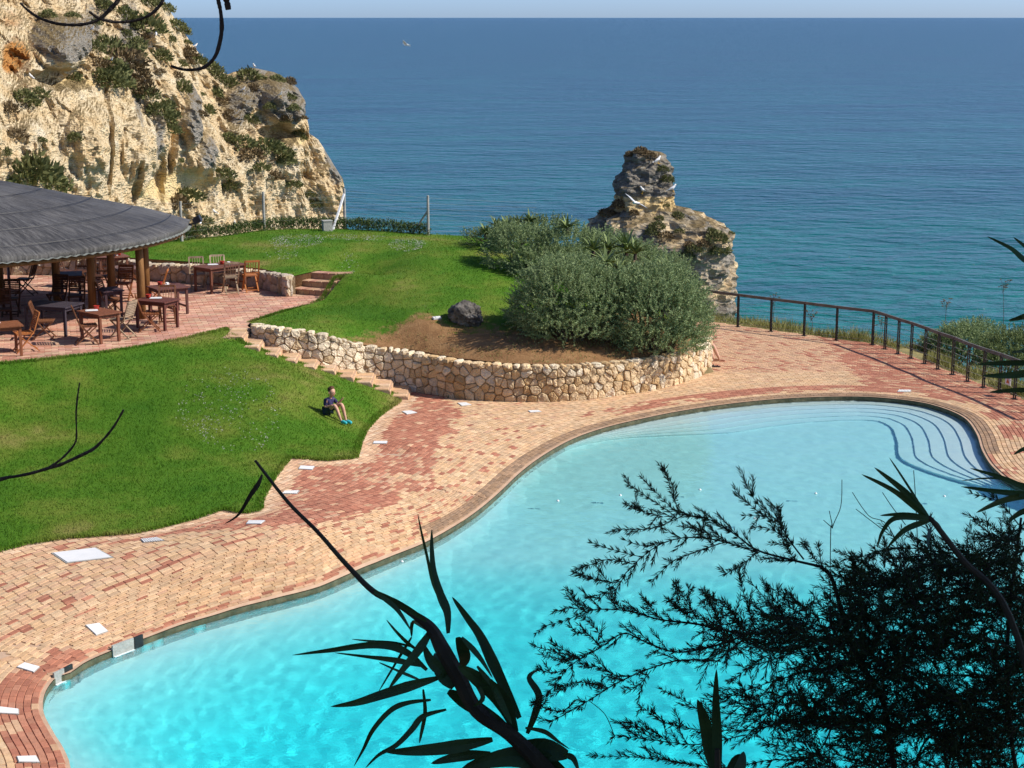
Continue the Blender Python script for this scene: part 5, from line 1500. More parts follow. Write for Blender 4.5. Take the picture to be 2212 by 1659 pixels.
def make_cliff():
    top = [(-160, -70), (-60, -62), (0, -60), (100, -55), (200, -45), (300, -25), (350, 0), (375, 40), (395, 70), (420, 105), (440, 130), (470, 150), (488, 160), (500, 155), (545, 146), (590, 155),
           (620, 172), (640, 190), (651, 225), (656, 255), (664, 285), (685, 300), (700, 325), (722, 360), (736, 400), (741, 440), (744, 480)]
    tx = [p[0] for p in top]; ty = [p[1] for p in top]
    cols = np.r_[np.linspace(-160, 640, 236), np.linspace(643, 744, 60)]
    NV = 170
    blobs = [(125, 92, 66, 62, 4.2), (600, 210, 52, 62, 3.0), (560, 200, 30, 40, 1.5), (405, 250, 22, 70, 2.2), (440, 330, 26, 50, 1.8), (510, 220, 30, 45, 1.5), (300, 330, 40, 90, 1.6), (190, 300, 60, 90, 1.6),
             (60, 330, 50, 80, 1.3), (700, 400, 40, 50, 1.2), (330, 60, 30, 50, 1.4), (250, 130, 30, 40, 1.2)]
    dents = [(120, 168, 70, 22, 1.8), (600, 290, 45, 24, 1.8), (400, 405, 85, 48, .8), (30, 150, 30, 50, 1.4), (350, 380, 12, 60, 1.6), (228, 300, 7, 120, 1.3), (372, 300, 7, 90, 1.3), (470, 420, 60, 40, 1.0), (290, 400, 8, 60, 1.2)]
    greyb = [(125, 85, 66, 52, 1), (605, 205, 58, 60, 1), (560, 190, 40, 50, .8), (405, 250, 20, 75, .8), (435, 330, 24, 50, .6), (300, 230, 14, 80, .5), (340, 300, 14, 80, .55), (510, 230, 26, 50, .5), (710, 350, 22, 50, .4), (270, 90, 24, 90, .4), (190, 60, 30, 50, .3)]
    paleb = [(400, 405, 80, 42, .9), (612, 292, 40, 18, .9), (160, 178, 60, 16, .9), (200, 215, 80, 25, .35), (320, 415, 60, 30, .6), (90, 165, 40, 14, .7), (640, 300, 20, 20, .8)]
    orab = [(30, 120, 40, 50, 1), (560, 270, 20, 30, .5), (400, 340, 30, 20, .5), (300, 30, 80, 40, .35), (560, 400, 60, 40, .35), (20, 40, 60, 40, .6)]
    def blobsum(bl, x, y):
        s = 0
        for bx, by, rx, ry, a in bl:
            q = ((x - bx) / rx) ** 2 + ((y - by) / ry) ** 2
            if q < 1: s += a * (1 - q) ** .7
        return s
    v = []; rc = []
    ncol = 0
    def column(xp, extra=0.0, drop=1.0):
        yt = float(np.interp(xp, tx, ty)); d0 = np.interp(xp, [-160, 744], [86, 148]); d1 = d0 + np.interp(xp, [0, 350, 600, 744], [26, 22, 14, 3])
        ptop = DY(xp, yt, d1); zb = -16.8
        for i in range(NV + 1):
            t = i / NV; t = t ** .85
            z = zb + (ptop.z - zb) * t
            prof = t * .35 + .65 * sstep(.62, 1.05, t)
            Y = d0 + (d1 - d0) * prof
            # pixel row of this place
            x = (xp * K - 512) / F * (Y * math.cos(PITCH) + (H - z) * math.sin(PITCH))
            px, py, _ = proj((x, Y, z)); dx_, dy_ = px / K, py / K
            smooth = min(1, blobsum(paleb, dx_, dy_) * 1.3)
            a = 1 - .75 * smooth
            n = 1.6 * N3(x, Y, z * .6, .11) + 1.1 * ridged(x * .22, Y * .22, z * .05) * .8 + .7 * N3(x, Y, z, .33) + .45 * ridged(x * .6, Y * .6, z * .35) + .36 * N3(x, Y, z, 1.1) + .26 * N3(x, Y, z, 2.3) + .17 * N3(x, Y, z, 4.7) + .60 * vor(x, Y, z, .45) + .25 * vor(x, Y, z, 1.3)
            n += .35 * abs(N3(x * .25, Y * .25, z * 1.7, .8))
            disp = a * n + blobsum(blobs, dx_, dy_) - blobsum(dents, dx_, dy_)
            edge = min(1, (1 - t) * 14 + .25)
            disp *= edge
            ex, ey = .42, -.91
            v.append((x + ex * disp + x / Y * extra * 1.3, Y + ey * disp + extra, z + .25 * N3(x, Y, z, .8) * edge))
            rc.append((blobsum(greyb, dx_, dy_) + .30 * sstep(.62, .95, t), blobsum(paleb, dx_, dy_), blobsum(orab, dx_, dy_)))
        # plateau going back from the rim
        for bk, dz in ((3, -.5), (10, -2), (26, -5)):
            p = v[-1]; v.append((p[0] + ptop.x / ptop.y * bk * 1.2, ptop.y + bk + extra, ptop.z + dz)); rc.append((.2, 0, 0))
    for xp in cols: column(xp); ncol += 1
    for e in (3, 8, 16, 30): column(744, e); ncol += 1
    n = NV + 4
    f = [(c * n + i, (c + 1) * n + i, (c + 1) * n + i + 1, c * n + i + 1) for c in range(ncol - 1) for i in range(n - 1)]
    o = mesh_obj('sea_cliff', v, f, M_rock); set_rock(o, np.clip(np.array(rc), 0, 1.2))
    tag(o, 'tall ochre limestone cliff with grey crusts and shrubs dropping to the sea', 'cliff', kind='structure')
    return o
CLIFF = make_cliff()
def make_stack():
    Yc = 80.0
    root = empty('rock_stack', tuple(DY(1440, 700, Yc)), 0, 'weathered rock stack with a grey pillar head standing off the headland', 'rock stack')
    org = Vector(root.location)
    def loft(name, secs, ry, seed, nseg=72, nv=70, amp=1.0, greyf=None):
        ys = np.array([s[0] for s in secs], float); xl = np.array([s[1] for s in secs], float); xr = np.array([s[2] for s in secs], float)
        v = []; rc = []; f = []
        for i in range(nv + 1):
            y = ys[0] + (ys[-1] - ys[0]) * i / nv
            a = DY(np.interp(y, ys, xl), y, Yc); b = DY(np.interp(y, ys, xr), y, Yc)
            cx = (a.x + b.x) / 2; rx = (b.x - a.x) / 2
            for k in range(nseg):
                th = 2 * math.pi * k / nseg; c, s = math.cos(th), math.sin(th)
                c2 = math.copysign(abs(c) ** .75, c); s2 = math.copysign(abs(s) ** .75, s)
                x, yy, z = cx + rx * c2, Yc + rx * ry * s2 + seed * .0, a.z
                d = amp * (.34 * N3(x + seed, yy, z * .7, .55) + .25 * ridged(x * .9 + seed, yy * .9, z * .25) - .15 + .22 * N3(x, yy, z, 1.7) + .16 * N3(x, yy, z, 3.9) + .10 * N3(x, yy, z, 8) + .45 * vor(x, yy, z, .8) + .28 * vor(x, yy, z, 2.0) + .14 * abs(N3(x * .2, yy * .2, z, 1.9)))
                d *= 1.0 if rx > .5 else .4
                v.append((x + c2 * d - org.x, yy + s2 * d - org.y, z + .12 * N3(x, yy, z, 1.2) - org.z))
                rc.append(greyf(x, yy, y))
        for i in range(nv):
            for k in range(nseg): f.append((i * nseg + k, i * nseg + (k + 1) % nseg, (i + 1) * nseg + (k + 1) % nseg, (i + 1) * nseg + k))
        f.append(tuple(range(nseg)))
        o = mesh_obj(name, v, [q[::-1] for q in f], M_rock, root); set_rock(o, np.array(rc)); return o
    pil = [(322, 1380, 1398), (326, 1366, 1410), (336, 1356, 1418), (356, 1348, 1430), (380, 1339, 1440), (400, 1332, 1446), (412, 1331, 1446), (420, 1332, 1445), (430, 1331, 1445), (445, 1328, 1448), (500, 1325, 1446)]
    loft('rock_pillar', pil, .9, 3, amp=.9, greyf=lambda x, yy, y: (1.0 if y < 420 else .25, 0 if y < 422 else .7, .0))
    base = [(438, 1380, 1425), (440, 1345, 1442), (446, 1318, 1456), (455, 1304, 1480), (466, 1296, 1506), (478, 1288, 1534), (492, 1282, 1560), (506, 1278, 1576), (520, 1274, 1582), (560, 1266, 1582), (640, 1256, 1578), (720, 1250, 1576), (900, 1240, 1580), (1250, 1225, 1600)]
    loft('rock_base', base, .75, 9, nv=120, amp=1.15, greyf=lambda x, yy, y: (.44 + .4 * N3(x, yy, y * .05, .5), .0, .25 if 500 < y < 560 else .05))
    return root
STACK = make_stack()
bpy.context.view_layer.update()

# ------------------------------------------------------------------ shrubs and gulls on the rocks
from mathutils.bvhtree import BVHTree
def bvh_of(objs):
    vs = []; ps = []
    for o in objs:
        b = len(vs); vs += [o.matrix_world @ q.co for q in o.data.vertices]; ps += [[b + i for i in p.vertices] for p in o.data.polygons]
    return BVHTree.FromPolygons(vs, ps)
BV_C = bvh_of([CLIFF]); BV_S = bvh_of(list(STACK.children))
def cast(bv, x, y):
    d = ray(x * K, y * K).normalized(); h = bv.ray_cast(CAMP, d)
    return (h[0], h[1]) if h[0] else (None, None)
def shrub_mesh(seed, mat, n=420):
    r = np.random.RandomState(seed); d = unit(r.normal(size=(n, 3))); d[:, 2] = abs(d[:, 2]) * .9
    p = d * (r.uniform(.35, 1, n) ** .5)[:, None] * (1 + .3 * np.array([mnoise.noise(Vector(q) * 2.2 + Vector((seed, 0, 0))) for q in d]))[:, None] * .9
    o = leaves_mesh('shrub', p, d + r.normal(size=(n, 3)) * .6 + (0, 0, .4), r.uniform(.2, .38, n), r.uniform(.05, .09, n), mat)
    me = o.data; bpy.data.objects.remove(o); return me
SHR = [shrub_mesh(1, M_cliffbush), shrub_mesh(2, M_cliffbush), shrub_mesh(3, M_cliffbush), shrub_mesh(4, M_drybush)]
def where(x, y):
    if y > 430 and x < 200: return 'low down behind the reed roof'
    if x > 640: return 'on the sea end of the cliff'
    if 530 < x and y < 230: return 'on the grey crag of the cliff head'
    if y > 380: return 'near the foot of the cliff, above the hedge'
    if x < 200 and y < 150: return 'around the big grey knob of the cliff'
    if x < 200: return 'on the broad ochre face of the cliff'
    if y < 90: return 'high on the steep rim of the cliff'
    if x < 330: return 'in the green gully of the cliff'
    if x > 460 and y > 270: return 'on the rubble slope under the grey crag'
    return 'among the grey ribs of the cliff'
def put_shrub(bv, x, y, s, k, label, group, cat='shrub'):
    p, n = cast(bv, x, y)
    if p is None: return
    o = bpy.data.objects.new('cliff_shrub', SHR[k]); COL.objects.link(o)
    o.location = p - Vector((0, 0, s * .25)); o.scale = (s * rng.uniform(.9, 1.3), s * rng.uniform(.8, 1.1), s * rng.uniform(.75, 1.15)); o.rotation_euler = (0, 0, rng.uniform(0, 6))
    tag(o, label, cat, group)
SH = [(700, 440, 1.3), (640, 480, 1.2), (740, 520, 1.2), (880, 560, 1.3), (860, 280, 1.1), (900, 180, 1.3), (1090, 160, 1.0), (1150, 200, .9), (1180, 340, 1.1), (1310, 430, 1.2), (1430, 530, 1.1), (1560, 480, 1.2),
      (1730, 500, 1.1), (1820, 520, .7), (1810, 610, .8), (1050, 720, 1.1), (1000, 700, 1.0), (1060, 820, 1.1), (1110, 480, .8), (1140, 560, .9), (450, 490, .7), (140, 610, 1.1), (190, 650, .9), (60, 690, .8), (200, 1110, 1.8),
      (130, 1100, 1.4), (320, 1170, 1.2), (1150, 1230, 1.5), (1120, 1290, 1.4), (1260, 1390, 1.1), (1390, 1100, 1.0), (1430, 1170, 1.0), (1500, 900, 1.3), (1560, 970, 1.3), (1670, 930, 1.5), (1770, 960, 1.2), (1790, 1010, 1.1),
      (1620, 1050, 1.2), (1700, 1110, 1.2), (1850, 1160, 1.0), (1940, 1220, .9), (1960, 1280, 1.0), (1430, 870, .9), (1400, 640, .9), (1350, 590, .9), (300, 100, .7), (1000, 360, 1.2), (820, 330, 1.2), (780, 390, 1.2),
      (680, 310, 1.2), (640, 40, 1.0), (920, 20, 1.2), (1300, 700, .7), (1260, 720, .7), (1570, 760, .8), (720, 480, 1.5), (690, 520, 1.2), (900, 600, 1.2), (850, 470, 1.2), (1040, 760, 1.3), (1030, 660, 1.0), (230, 590, .9),
      (580, 300, 1.0), (620, 400, 1.1), (780, 110, 1.0), (1040, 60, 1.0), (1230, 390, .9), (1350, 480, 1.0), (1590, 560, .7), (1840, 680, .6), (1120, 1010, .6), (250, 880, .6), (470, 870, .5), (100, 850, .7), (30, 960, .7)]
for i, (x, y, s) in enumerate(SH):
    dry = (i % 5 == 3)
    put_shrub(BV_C, x * .34407, y * .34407, s * rng.uniform(.75, 1.15), 3 if dry else i % 3, ('dry brown shrub ' if dry else 'olive green shrub ') + where(x * .34407, y * .34407), 'dry shrubs on the cliff' if dry else 'green shrubs on the cliff')
rs = random.Random(77); k = 0
while k < 36:
    x, y = rs.uniform(150, 660), rs.uniform(5, 330)
    if y > 60 + (x - 150) * .62 or y < (x - 330) * .55: continue
    put_shrub(BV_C, x, y, rs.uniform(.3, .62), rs.choice((0, 1, 2, 3)), 'small low scrub tuft ' + where(x, y), 'scrub tufts on the cliff'); k += 1
Z9 = lambda x, y: (1245.4 + x * .16265, 297.5 + y * .16265)
for i, (x, y, s, k) in enumerate([(470, 540, .55, 0), (440, 640, .35, 1), (1200, 560, .5, 1), (1150, 420, .45, 2), (850, 190, .5, 3), (960, 230, .5, 3), (700, 230, .35, 3), (760, 1010, .4, 3), (560, 900, .55, 3), (400, 1000, .6, 3),
                                  (1340, 1040, .55, 2), (1100, 1080, .35, 1), (1060, 1180, .6, 2), (1000, 1260, .5, 1), (1170, 1300, .6, 3), (1370, 1240, .4, 2), (1190, 900, .25, 1), (1850, 1350, .75, 0), (1900, 1500, .75, 1), (2050, 1270, .3, 0),
                                  (1540, 1480, .6, 2), (1480, 1560, .6, 2), (1680, 1420, .5, 3), (1680, 990, .25, 2), (1500, 1420, .5, 3), (1780, 1250, .5, 1)]):
    put_shrub(BV_S, *Z9(x, y), s * .72, k, ('dry brown tuft ' if k == 3 else 'dark green shrub ') + ('on the pillar head of the rock stack' if y < 650 else 'on the sea-worn shoulder of the rock stack' if x > 1450 else 'at the foot of the rock stack pillar'), 'dry tufts on the rock stack' if k == 3 else 'green shrubs on the rock stack')

M_gullw = simple('gull_white', [(.3, (.76, .76, .76)), (.7, (.84, .84, .84))], 5, .7); M_gullg = simple('gull_grey', [(.3, (.36, .38, .41)), (.7, (.45, .47, .5))], 5, .7); M_beak = simple('beak_yellow', [(.3, (.6, .35, .03)), (.7, (.7, .42, .05))], 5, .5)
def gull_body(o):
    m = MB(); prof = [(-.26, .008, .0), (-.18, .045, .0), (-.06, .078, .01), (.06, .075, .03), (.13, .055, .075), (.17, .045, .11), (.21, .042, .125), (.245, .025, .125)]
    m.tube([(0, y, z) for y, r, z in prof], [r for y, r, z in prof], 8); m.build('body', M_gullw, o, True)
    m = MB(); m.tube([(0, .24, .122), (0, .30, .112)], [.012, .003], 5); m.build('beak', M_beak, o)
    m = MB(); m.add([(-.03, -.22, .01), (.03, -.22, .01), (.05, -.36, .0), (-.05, -.36, .0), (0, -.22, -.015)], [(0, 1, 2, 3), (0, 4, 1), (1, 4, 2), (2, 4, 3), (3, 4, 0)]); m.build('tail', M_gullw, o)
def gull_standing():
    o = empty('gull'); gull_body(o)
    for s in (-1, 1):
        m = MB(); m.add([(s * .045, .08, .05), (s * .085, .0, .03), (s * .06, -.3, .015), (s * .03, -.16, .055), (s * .075, .0, -.03)], [(0, 1, 3), (1, 2, 3), (0, 4, 1), (4, 2, 1)]); m.build('wing', M_gullg, o)
        m = MB(); m.tube([(s * .03, .0, -.06), (s * .03, .0, -.2)], .007, 4); m.box((s * .03, .02, -.2), (.04, .06, .01)); m.build('leg', M_beak, o)
    return o
G0 = gull_standing(); first = [True]
bpy.context.view_layer.update()
def put_gull(bv, x, y, label, group, rz, sc=1.0):
    p, n = cast(bv, x, y)
    if p is None: print('gull miss', x, y); return
    o = G0 if first[0] else dup(G0); first[0] = False
    o.location = p + Vector((0, -.1, .24 * sc)); o.rotation_euler = (R(18), 0, rz); o.scale = (sc, sc, sc); tag(o, label, 'gull', group)
LC = 'white gull perched on the ochre cliff'
for x, y in [(1115, 200), (1228, 308), (700, 400), (198, 503), (580, 205), (983, 232), (1598, 432), (1460, 452), (1528, 580), (1716, 915), (1350, 1155), (1350, 1350), (1475, 1418), (1268, 375), (1760, 612)]:
    put_gull(BV_C, x * .34407, y * .34407, 'white gull perched ' + where(x * .34407, y * .34407), 'gulls on the cliff', rng.uniform(0, 6), 1.05)
LS = 'white gull perched on the rock stack'
for x, y in [(1935, 1085), (1270, 715), (1075, 340), (880, 740)]: put_gull(BV_S, *Z9(x, y + 15), LS, 'gulls on the rock stack', rng.uniform(0, 6), .9)
def gull_flying(p, rz, roll, sc, label):
    o = empty('flying_gull', p, rz, label, 'gull', 'gulls in flight'); o.scale = (sc, sc, sc); o.rotation_euler = (0, roll, rz); gull_body(o)
    for s in (-1, 1):
        m = MB(); top = [(s * .05, .08, .06), (s * .34, .14, .16), (s * .68, -.04, .12)]; bot = [(s * .05, -.12, .03), (s * .34, -.04, .13)]
        vs = [top[0], top[1], top[2], bot[1], bot[0]]; vs2 = [(a, b, c - .02) for a, b, c in vs]
        m.add(vs + vs2, [(0, 1, 3, 4), (1, 2, 3), (5, 9, 8, 6), (6, 8, 7), (0, 5, 6, 1), (1, 6, 7, 2), (2, 7, 8, 3), (3, 8, 9, 4)]); m.build('wing', M_gullg, o)
gull_flying(DY(*Z9(775, 870), 74), R(140), R(-25), 1.0, 'gull with spread wings gliding in front of the rock stack')
gull_flying(DY(877, 97, 150), R(70), R(20), 1.2, 'gull with spread wings flying low over the open sea')
# ================================================================== BOULDER, DECK PLATES, SKIMMERS
def make_boulder():
    p = hit(HF_UP, 1008, 702, 1.4)
    bm = bmesh.new(); bmesh.ops.create_icosphere(bm, subdivisions=5, radius=1)
    for v in bm.verts:
        c = v.co.copy(); d = 1 + .25 * mnoise.noise(c * 1.3) - .22 * abs(mnoise.noise(c * 3.1 + Vector((4, 0, 0)))) - .14 * abs(mnoise.noise(c * 6.5)) + .05 * mnoise.noise(c * 13)
        v.co = Vector((c.x * .50, c.y * .42, c.z * .40)) * d
    me = bpy.data.meshes.new('boulder'); bm.to_mesh(me); bm.free()
    me.materials.append(simple('dark_boulder_rock', [(.3, (.035, .032, .03)), (.5, (.11, .10, .09)), (.72, (.26, .24, .22))], 5, .9, .8, 14))
    me.polygons.foreach_set('use_smooth', [True] * len(me.polygons))
    o = bpy.data.objects.new('boulder', me); COL.objects.link(o); o.location = (p.x, p.y + .2, p.z + .22); o.rotation_euler = (0, R(12), .4)
    tag(o, 'dark grey pitted boulder lying on the slope of the mound lawn', 'boulder')
    q = hit(HF_UP, *Z3(1835, 1095), 1.4)
    s = MB(); s.box((0, 0, .03), (.22, .10, .05), Matrix.Rotation(.5, 3, 'Z') @ Matrix.Rotation(.15, 3, 'X')); s.box((.02, .01, .055), (.14, .07, .03), Matrix.Rotation(.5, 3, 'Z'))
    o = s.build('pale_stone', M_white, None); o.location = q; tag(o, 'small white slab of stone lying in the grass by the dark boulder', 'stone')
make_boulder()
def deck_hit(x, y): return hit(HF_DECK, x, y, .2)
def plate(corners, label, slotted=False, name='deck_plate', group='white plates set in the brick deck'):
    c = [deck_hit(*q) for q in corners]; ctr = sum(c, Vector()) / 4; ctr.z += .0
    o = empty(name, ctr, 0, label, 'plate', group)
    def slab(nm, s, z0, z1, mat, sub=None):
        q = [(p - ctr) * s for p in (sub or c)]
        vs = [(p.x, p.y, p.z + z0) for p in q] + [(p.x, p.y, p.z + z1) for p in q]
        return mesh_obj(nm, vs, [(3, 2, 1, 0), (4, 5, 6, 7), (0, 1, 5, 4), (1, 2, 6, 5), (2, 3, 7, 6), (3, 0, 4, 7)], mat, o)
    slab('frame', 1.08, -.06, .022, M_concrete)
    if not slotted: slab('lid', 1.0, -.05, .030, M_white)
    else:
        a, b, e, d = c; n = 8
        for k in range(n):
            t0 = k / n; t1 = (k + .62) / n
            slab('bar', 1.0, .0, .032, M_white, [a.lerp(b, t0), a.lerp(b, t1), d.lerp(e, t1), d.lerp(e, t0)])
z7 = lambda *q: [Z7(*p) for p in q]; z6 = lambda *q: [Z6(*p) for p in q]; z5 = lambda *q: [Z5(*p) for p in q]
plate(z7((412, 410), (680, 378), (580, 322), (325, 352)), 'large white hatch cover in the brick deck near the lower lawn', name='hatch_cover', group='hatch cover')
plate(z7((588, 853), (657, 828), (605, 782), (525, 795)), 'white square plate in the brick slope beside the pool skimmer')
plate(z7((205, 1080), (240, 1048), (150, 1024), (105, 1050)), 'white square plate on the brick slope above the smaller skimmer')
plate(z7((-20, 1330), (112, 1337), (112, 1308), (-20, 1292)), 'white strip plate among dark red bricks at the pool bend')
plate(z7((118, 1630), (240, 1632), (220, 1594), (105, 1598)), 'white square plate among dark red bricks by the end of the pool')
plate(z7((1505, 174), (1590, 174), (1617, 154), (1520, 154)), 'white plate in the brick deck by a jog of the lawn edge')
plate(z7((880, 287), (1000, 275), (960, 257), (862, 268)), 'slotted white drain grate by the lower lawn edge', True)
plate(z6((515, 922), (605, 927), (622, 905), (528, 901)), 'pale drain plate in the red brick corner of the lawn jog')
plate(z6((400, 1092), (500, 1094), (517, 1072), (420, 1076)), 'slotted white drain grate in red bricks below the lawn jog', True)
plate(z6((1028, 746), (1118, 747), (1126, 731), (1036, 731)), 'pale drain plate beside the scalloped lawn border')
plate(z6((1262, 543), (1330, 532), (1290, 519), (1228, 524)), 'pale drain plate in the rolling bricks below the stair foot')
plate(z6((1640, 484), (1705, 478), (1670, 463), (1612, 466)), 'pale drain plate in the bricks near the stair foot and wall')
plate(z6((2115, 530), (2190, 526), (2170, 517), (2100, 519)), 'pale drain plate in the bricks below the stone wall')
plate(z5((1340, 941), (1425, 942), (1432, 929), (1350, 928)), 'slotted white grate in the red course at the far pool end', True)
def skimmer(x, y, wid, label, ang=None):
    p = D(x, y, WATER); i = int(np.argmin(np.hypot(POOL[:, 0] - p.x, POOL[:, 1] - p.y)))
    t = POOL[(i + 2) % len(POOL)] - POOL[i - 2]; an = math.atan2(t[1], t[0]); c = POOL[i]
    nin = np.array((-t[1], t[0])) / np.hypot(*t)
    if not inside(POOL, [c + nin * .2])[0]: nin = -nin
    zt = HF_DECK(*c) - .01
    o = empty('pool_skimmer', (c[0], c[1], WATER), an, label, 'skimmer', 'skimmers in the pool wall')
    s = 1 if (math.cos(an) * nin[1] - math.sin(an) * nin[0]) > 0 else -1
    h = zt - WATER
    m = MB(); m.box((0, s * .012, h / 2 + .02), (wid, .03, h + .12)); m.build('face_plate', M_concrete, o)
    m = MB(); m.box((wid * .5 + .10, s * .012, h / 2 + .03), (.18, .03, h + .1)); m.build('opening_shade', M_metal_dk, o)  # flat dark box: the shade inside the mouth put into its colour
    m = MB(); m.box((0, s * .03, -.01), (wid * .95, .06, .03)); m.build('weir_flap', M_white, o)
skimmer(250, 1410, .42, 'pale skimmer plate with a dark panel for the shade of its mouth in the curved pool wall'); skimmer(126, 1476, .22, 'small skimmer plate at the tight bend of the pool wall')

# ================================================================== PEOPLE
M_skin = simple('skin', [(.3, (.50, .27, .18)), (.7, (.60, .35, .25))], 8, .6, spec=.4)
M_hair = simple('brown_hair', [(.3, (.06, .028, .012)), (.7, (.13, .06, .03))], 30, .7, .4, 60)
M_shirt = simple('navy_shirt', [(.3, (.016, .018, .06)), (.7, (.05, .045, .13))], 12, .85, .3, 40)
M_short = simple('dark_shorts', [(.3, (.012, .02, .03)), (.7, (.03, .06, .075))], 10, .85)
M_shoe = simple('turquoise_shoe', [(.3, (.02, .36, .42)), (.7, (.05, .48, .52))], 10, .5)
M_dark = simple('dark_eye', [(.3, (.01, .008, .007)), (.7, (.03, .02, .015))], 10, .4)
def skin_mesh(name, pts, edges, mat, parent, sub=2, root=0):
    """pts: name -> (xyz, radius)"""
    keys = list(pts); me = bpy.data.meshes.new(name)
    me.from_pydata([pts[k][0] for k in keys], [(keys.index(a), keys.index(b)) for a, b in edges], [])
    o = bpy.data.objects.new(name, me); COL.objects.link(o)
    o.modifiers.new('skin', 'SKIN'); 
    if not me.skin_vertices: 
        bm = bmesh.new(); bm.from_mesh(me); bm.verts.layers.skin.verify(); bm.to_mesh(me); bm.free()
    for i, k in enumerate(keys):
        r = pts[k][1]; me.skin_vertices[0].data[i].radius = (r, r) if not isinstance(r, tuple) else r
        me.skin_vertices[0].data[i].use_root = (i == root)
    o.modifiers['skin'].use_smooth_shade = True
    s = o.modifiers.new('sub', 'SUBSURF'); s.levels = sub; s.render_levels = sub
    dg = bpy.context.evaluated_depsgraph_get(); ev = o.evaluated_get(dg); m2 = bpy.data.meshes.new_from_object(ev)
    m2.materials.clear(); m2.materials.append(mat); m2.polygons.foreach_set('material_index', [0] * len(m2.polygons)); m2.polygons.foreach_set('use_smooth', [True] * len(m2.polygons))
    bpy.data.objects.remove(o); n = bpy.data.objects.new(name, m2); COL.objects.link(n)
    if parent: n.parent = parent
    return n
def hand_pts(P_, E, wrist, d, tag_, sc=1.0, curl=.5):
    """five fingers rooted in the palm; d: direction of the hand"""
    d = Vector(d).normalized(); up = Vector((0, 0, 1)); s = d.cross(up).normalized(); u = s.cross(d)
    palm = Vector(wrist) + d * .045 * sc
    P_[tag_ + 'palm'] = (tuple(palm), (.020 * sc, .014 * sc)); E.append((tag_ + 'wrist', tag_ + 'palm'))
    for k, (off, L) in enumerate([(-.018, .030), (-.006, .038), (.006, .036), (.018, .028)]):
        a = palm + d * .022 * sc + s * off * sc; b = a + d * L * .5 * sc - u * L * .2 * curl * sc; c = b + d * L * .25 * sc - u * L * .5 * curl * sc
        P_[f'{tag_}f{k}a'] = (tuple(a), .0075 * sc); P_[f'{tag_}f{k}b'] = (tuple(b), .0065 * sc); P_[f'{tag_}f{k}c'] = (tuple(c), .005 * sc)
        E += [(tag_ + 'palm', f'{tag_}f{k}a'), (f'{tag_}f{k}a', f'{tag_}f{k}b'), (f'{tag_}f{k}b', f'{tag_}f{k}c')]
    a = palm - s * .024 * sc + d * .002; b = a + (d * .6 - s * .7) * .02 * sc
    P_[tag_ + 'ta'] = (tuple(a), .008 * sc); P_[tag_ + 'tb'] = (tuple(b), .006 * sc); E += [(tag_ + 'palm', tag_ + 'ta'), (tag_ + 'ta', tag_ + 'tb')]
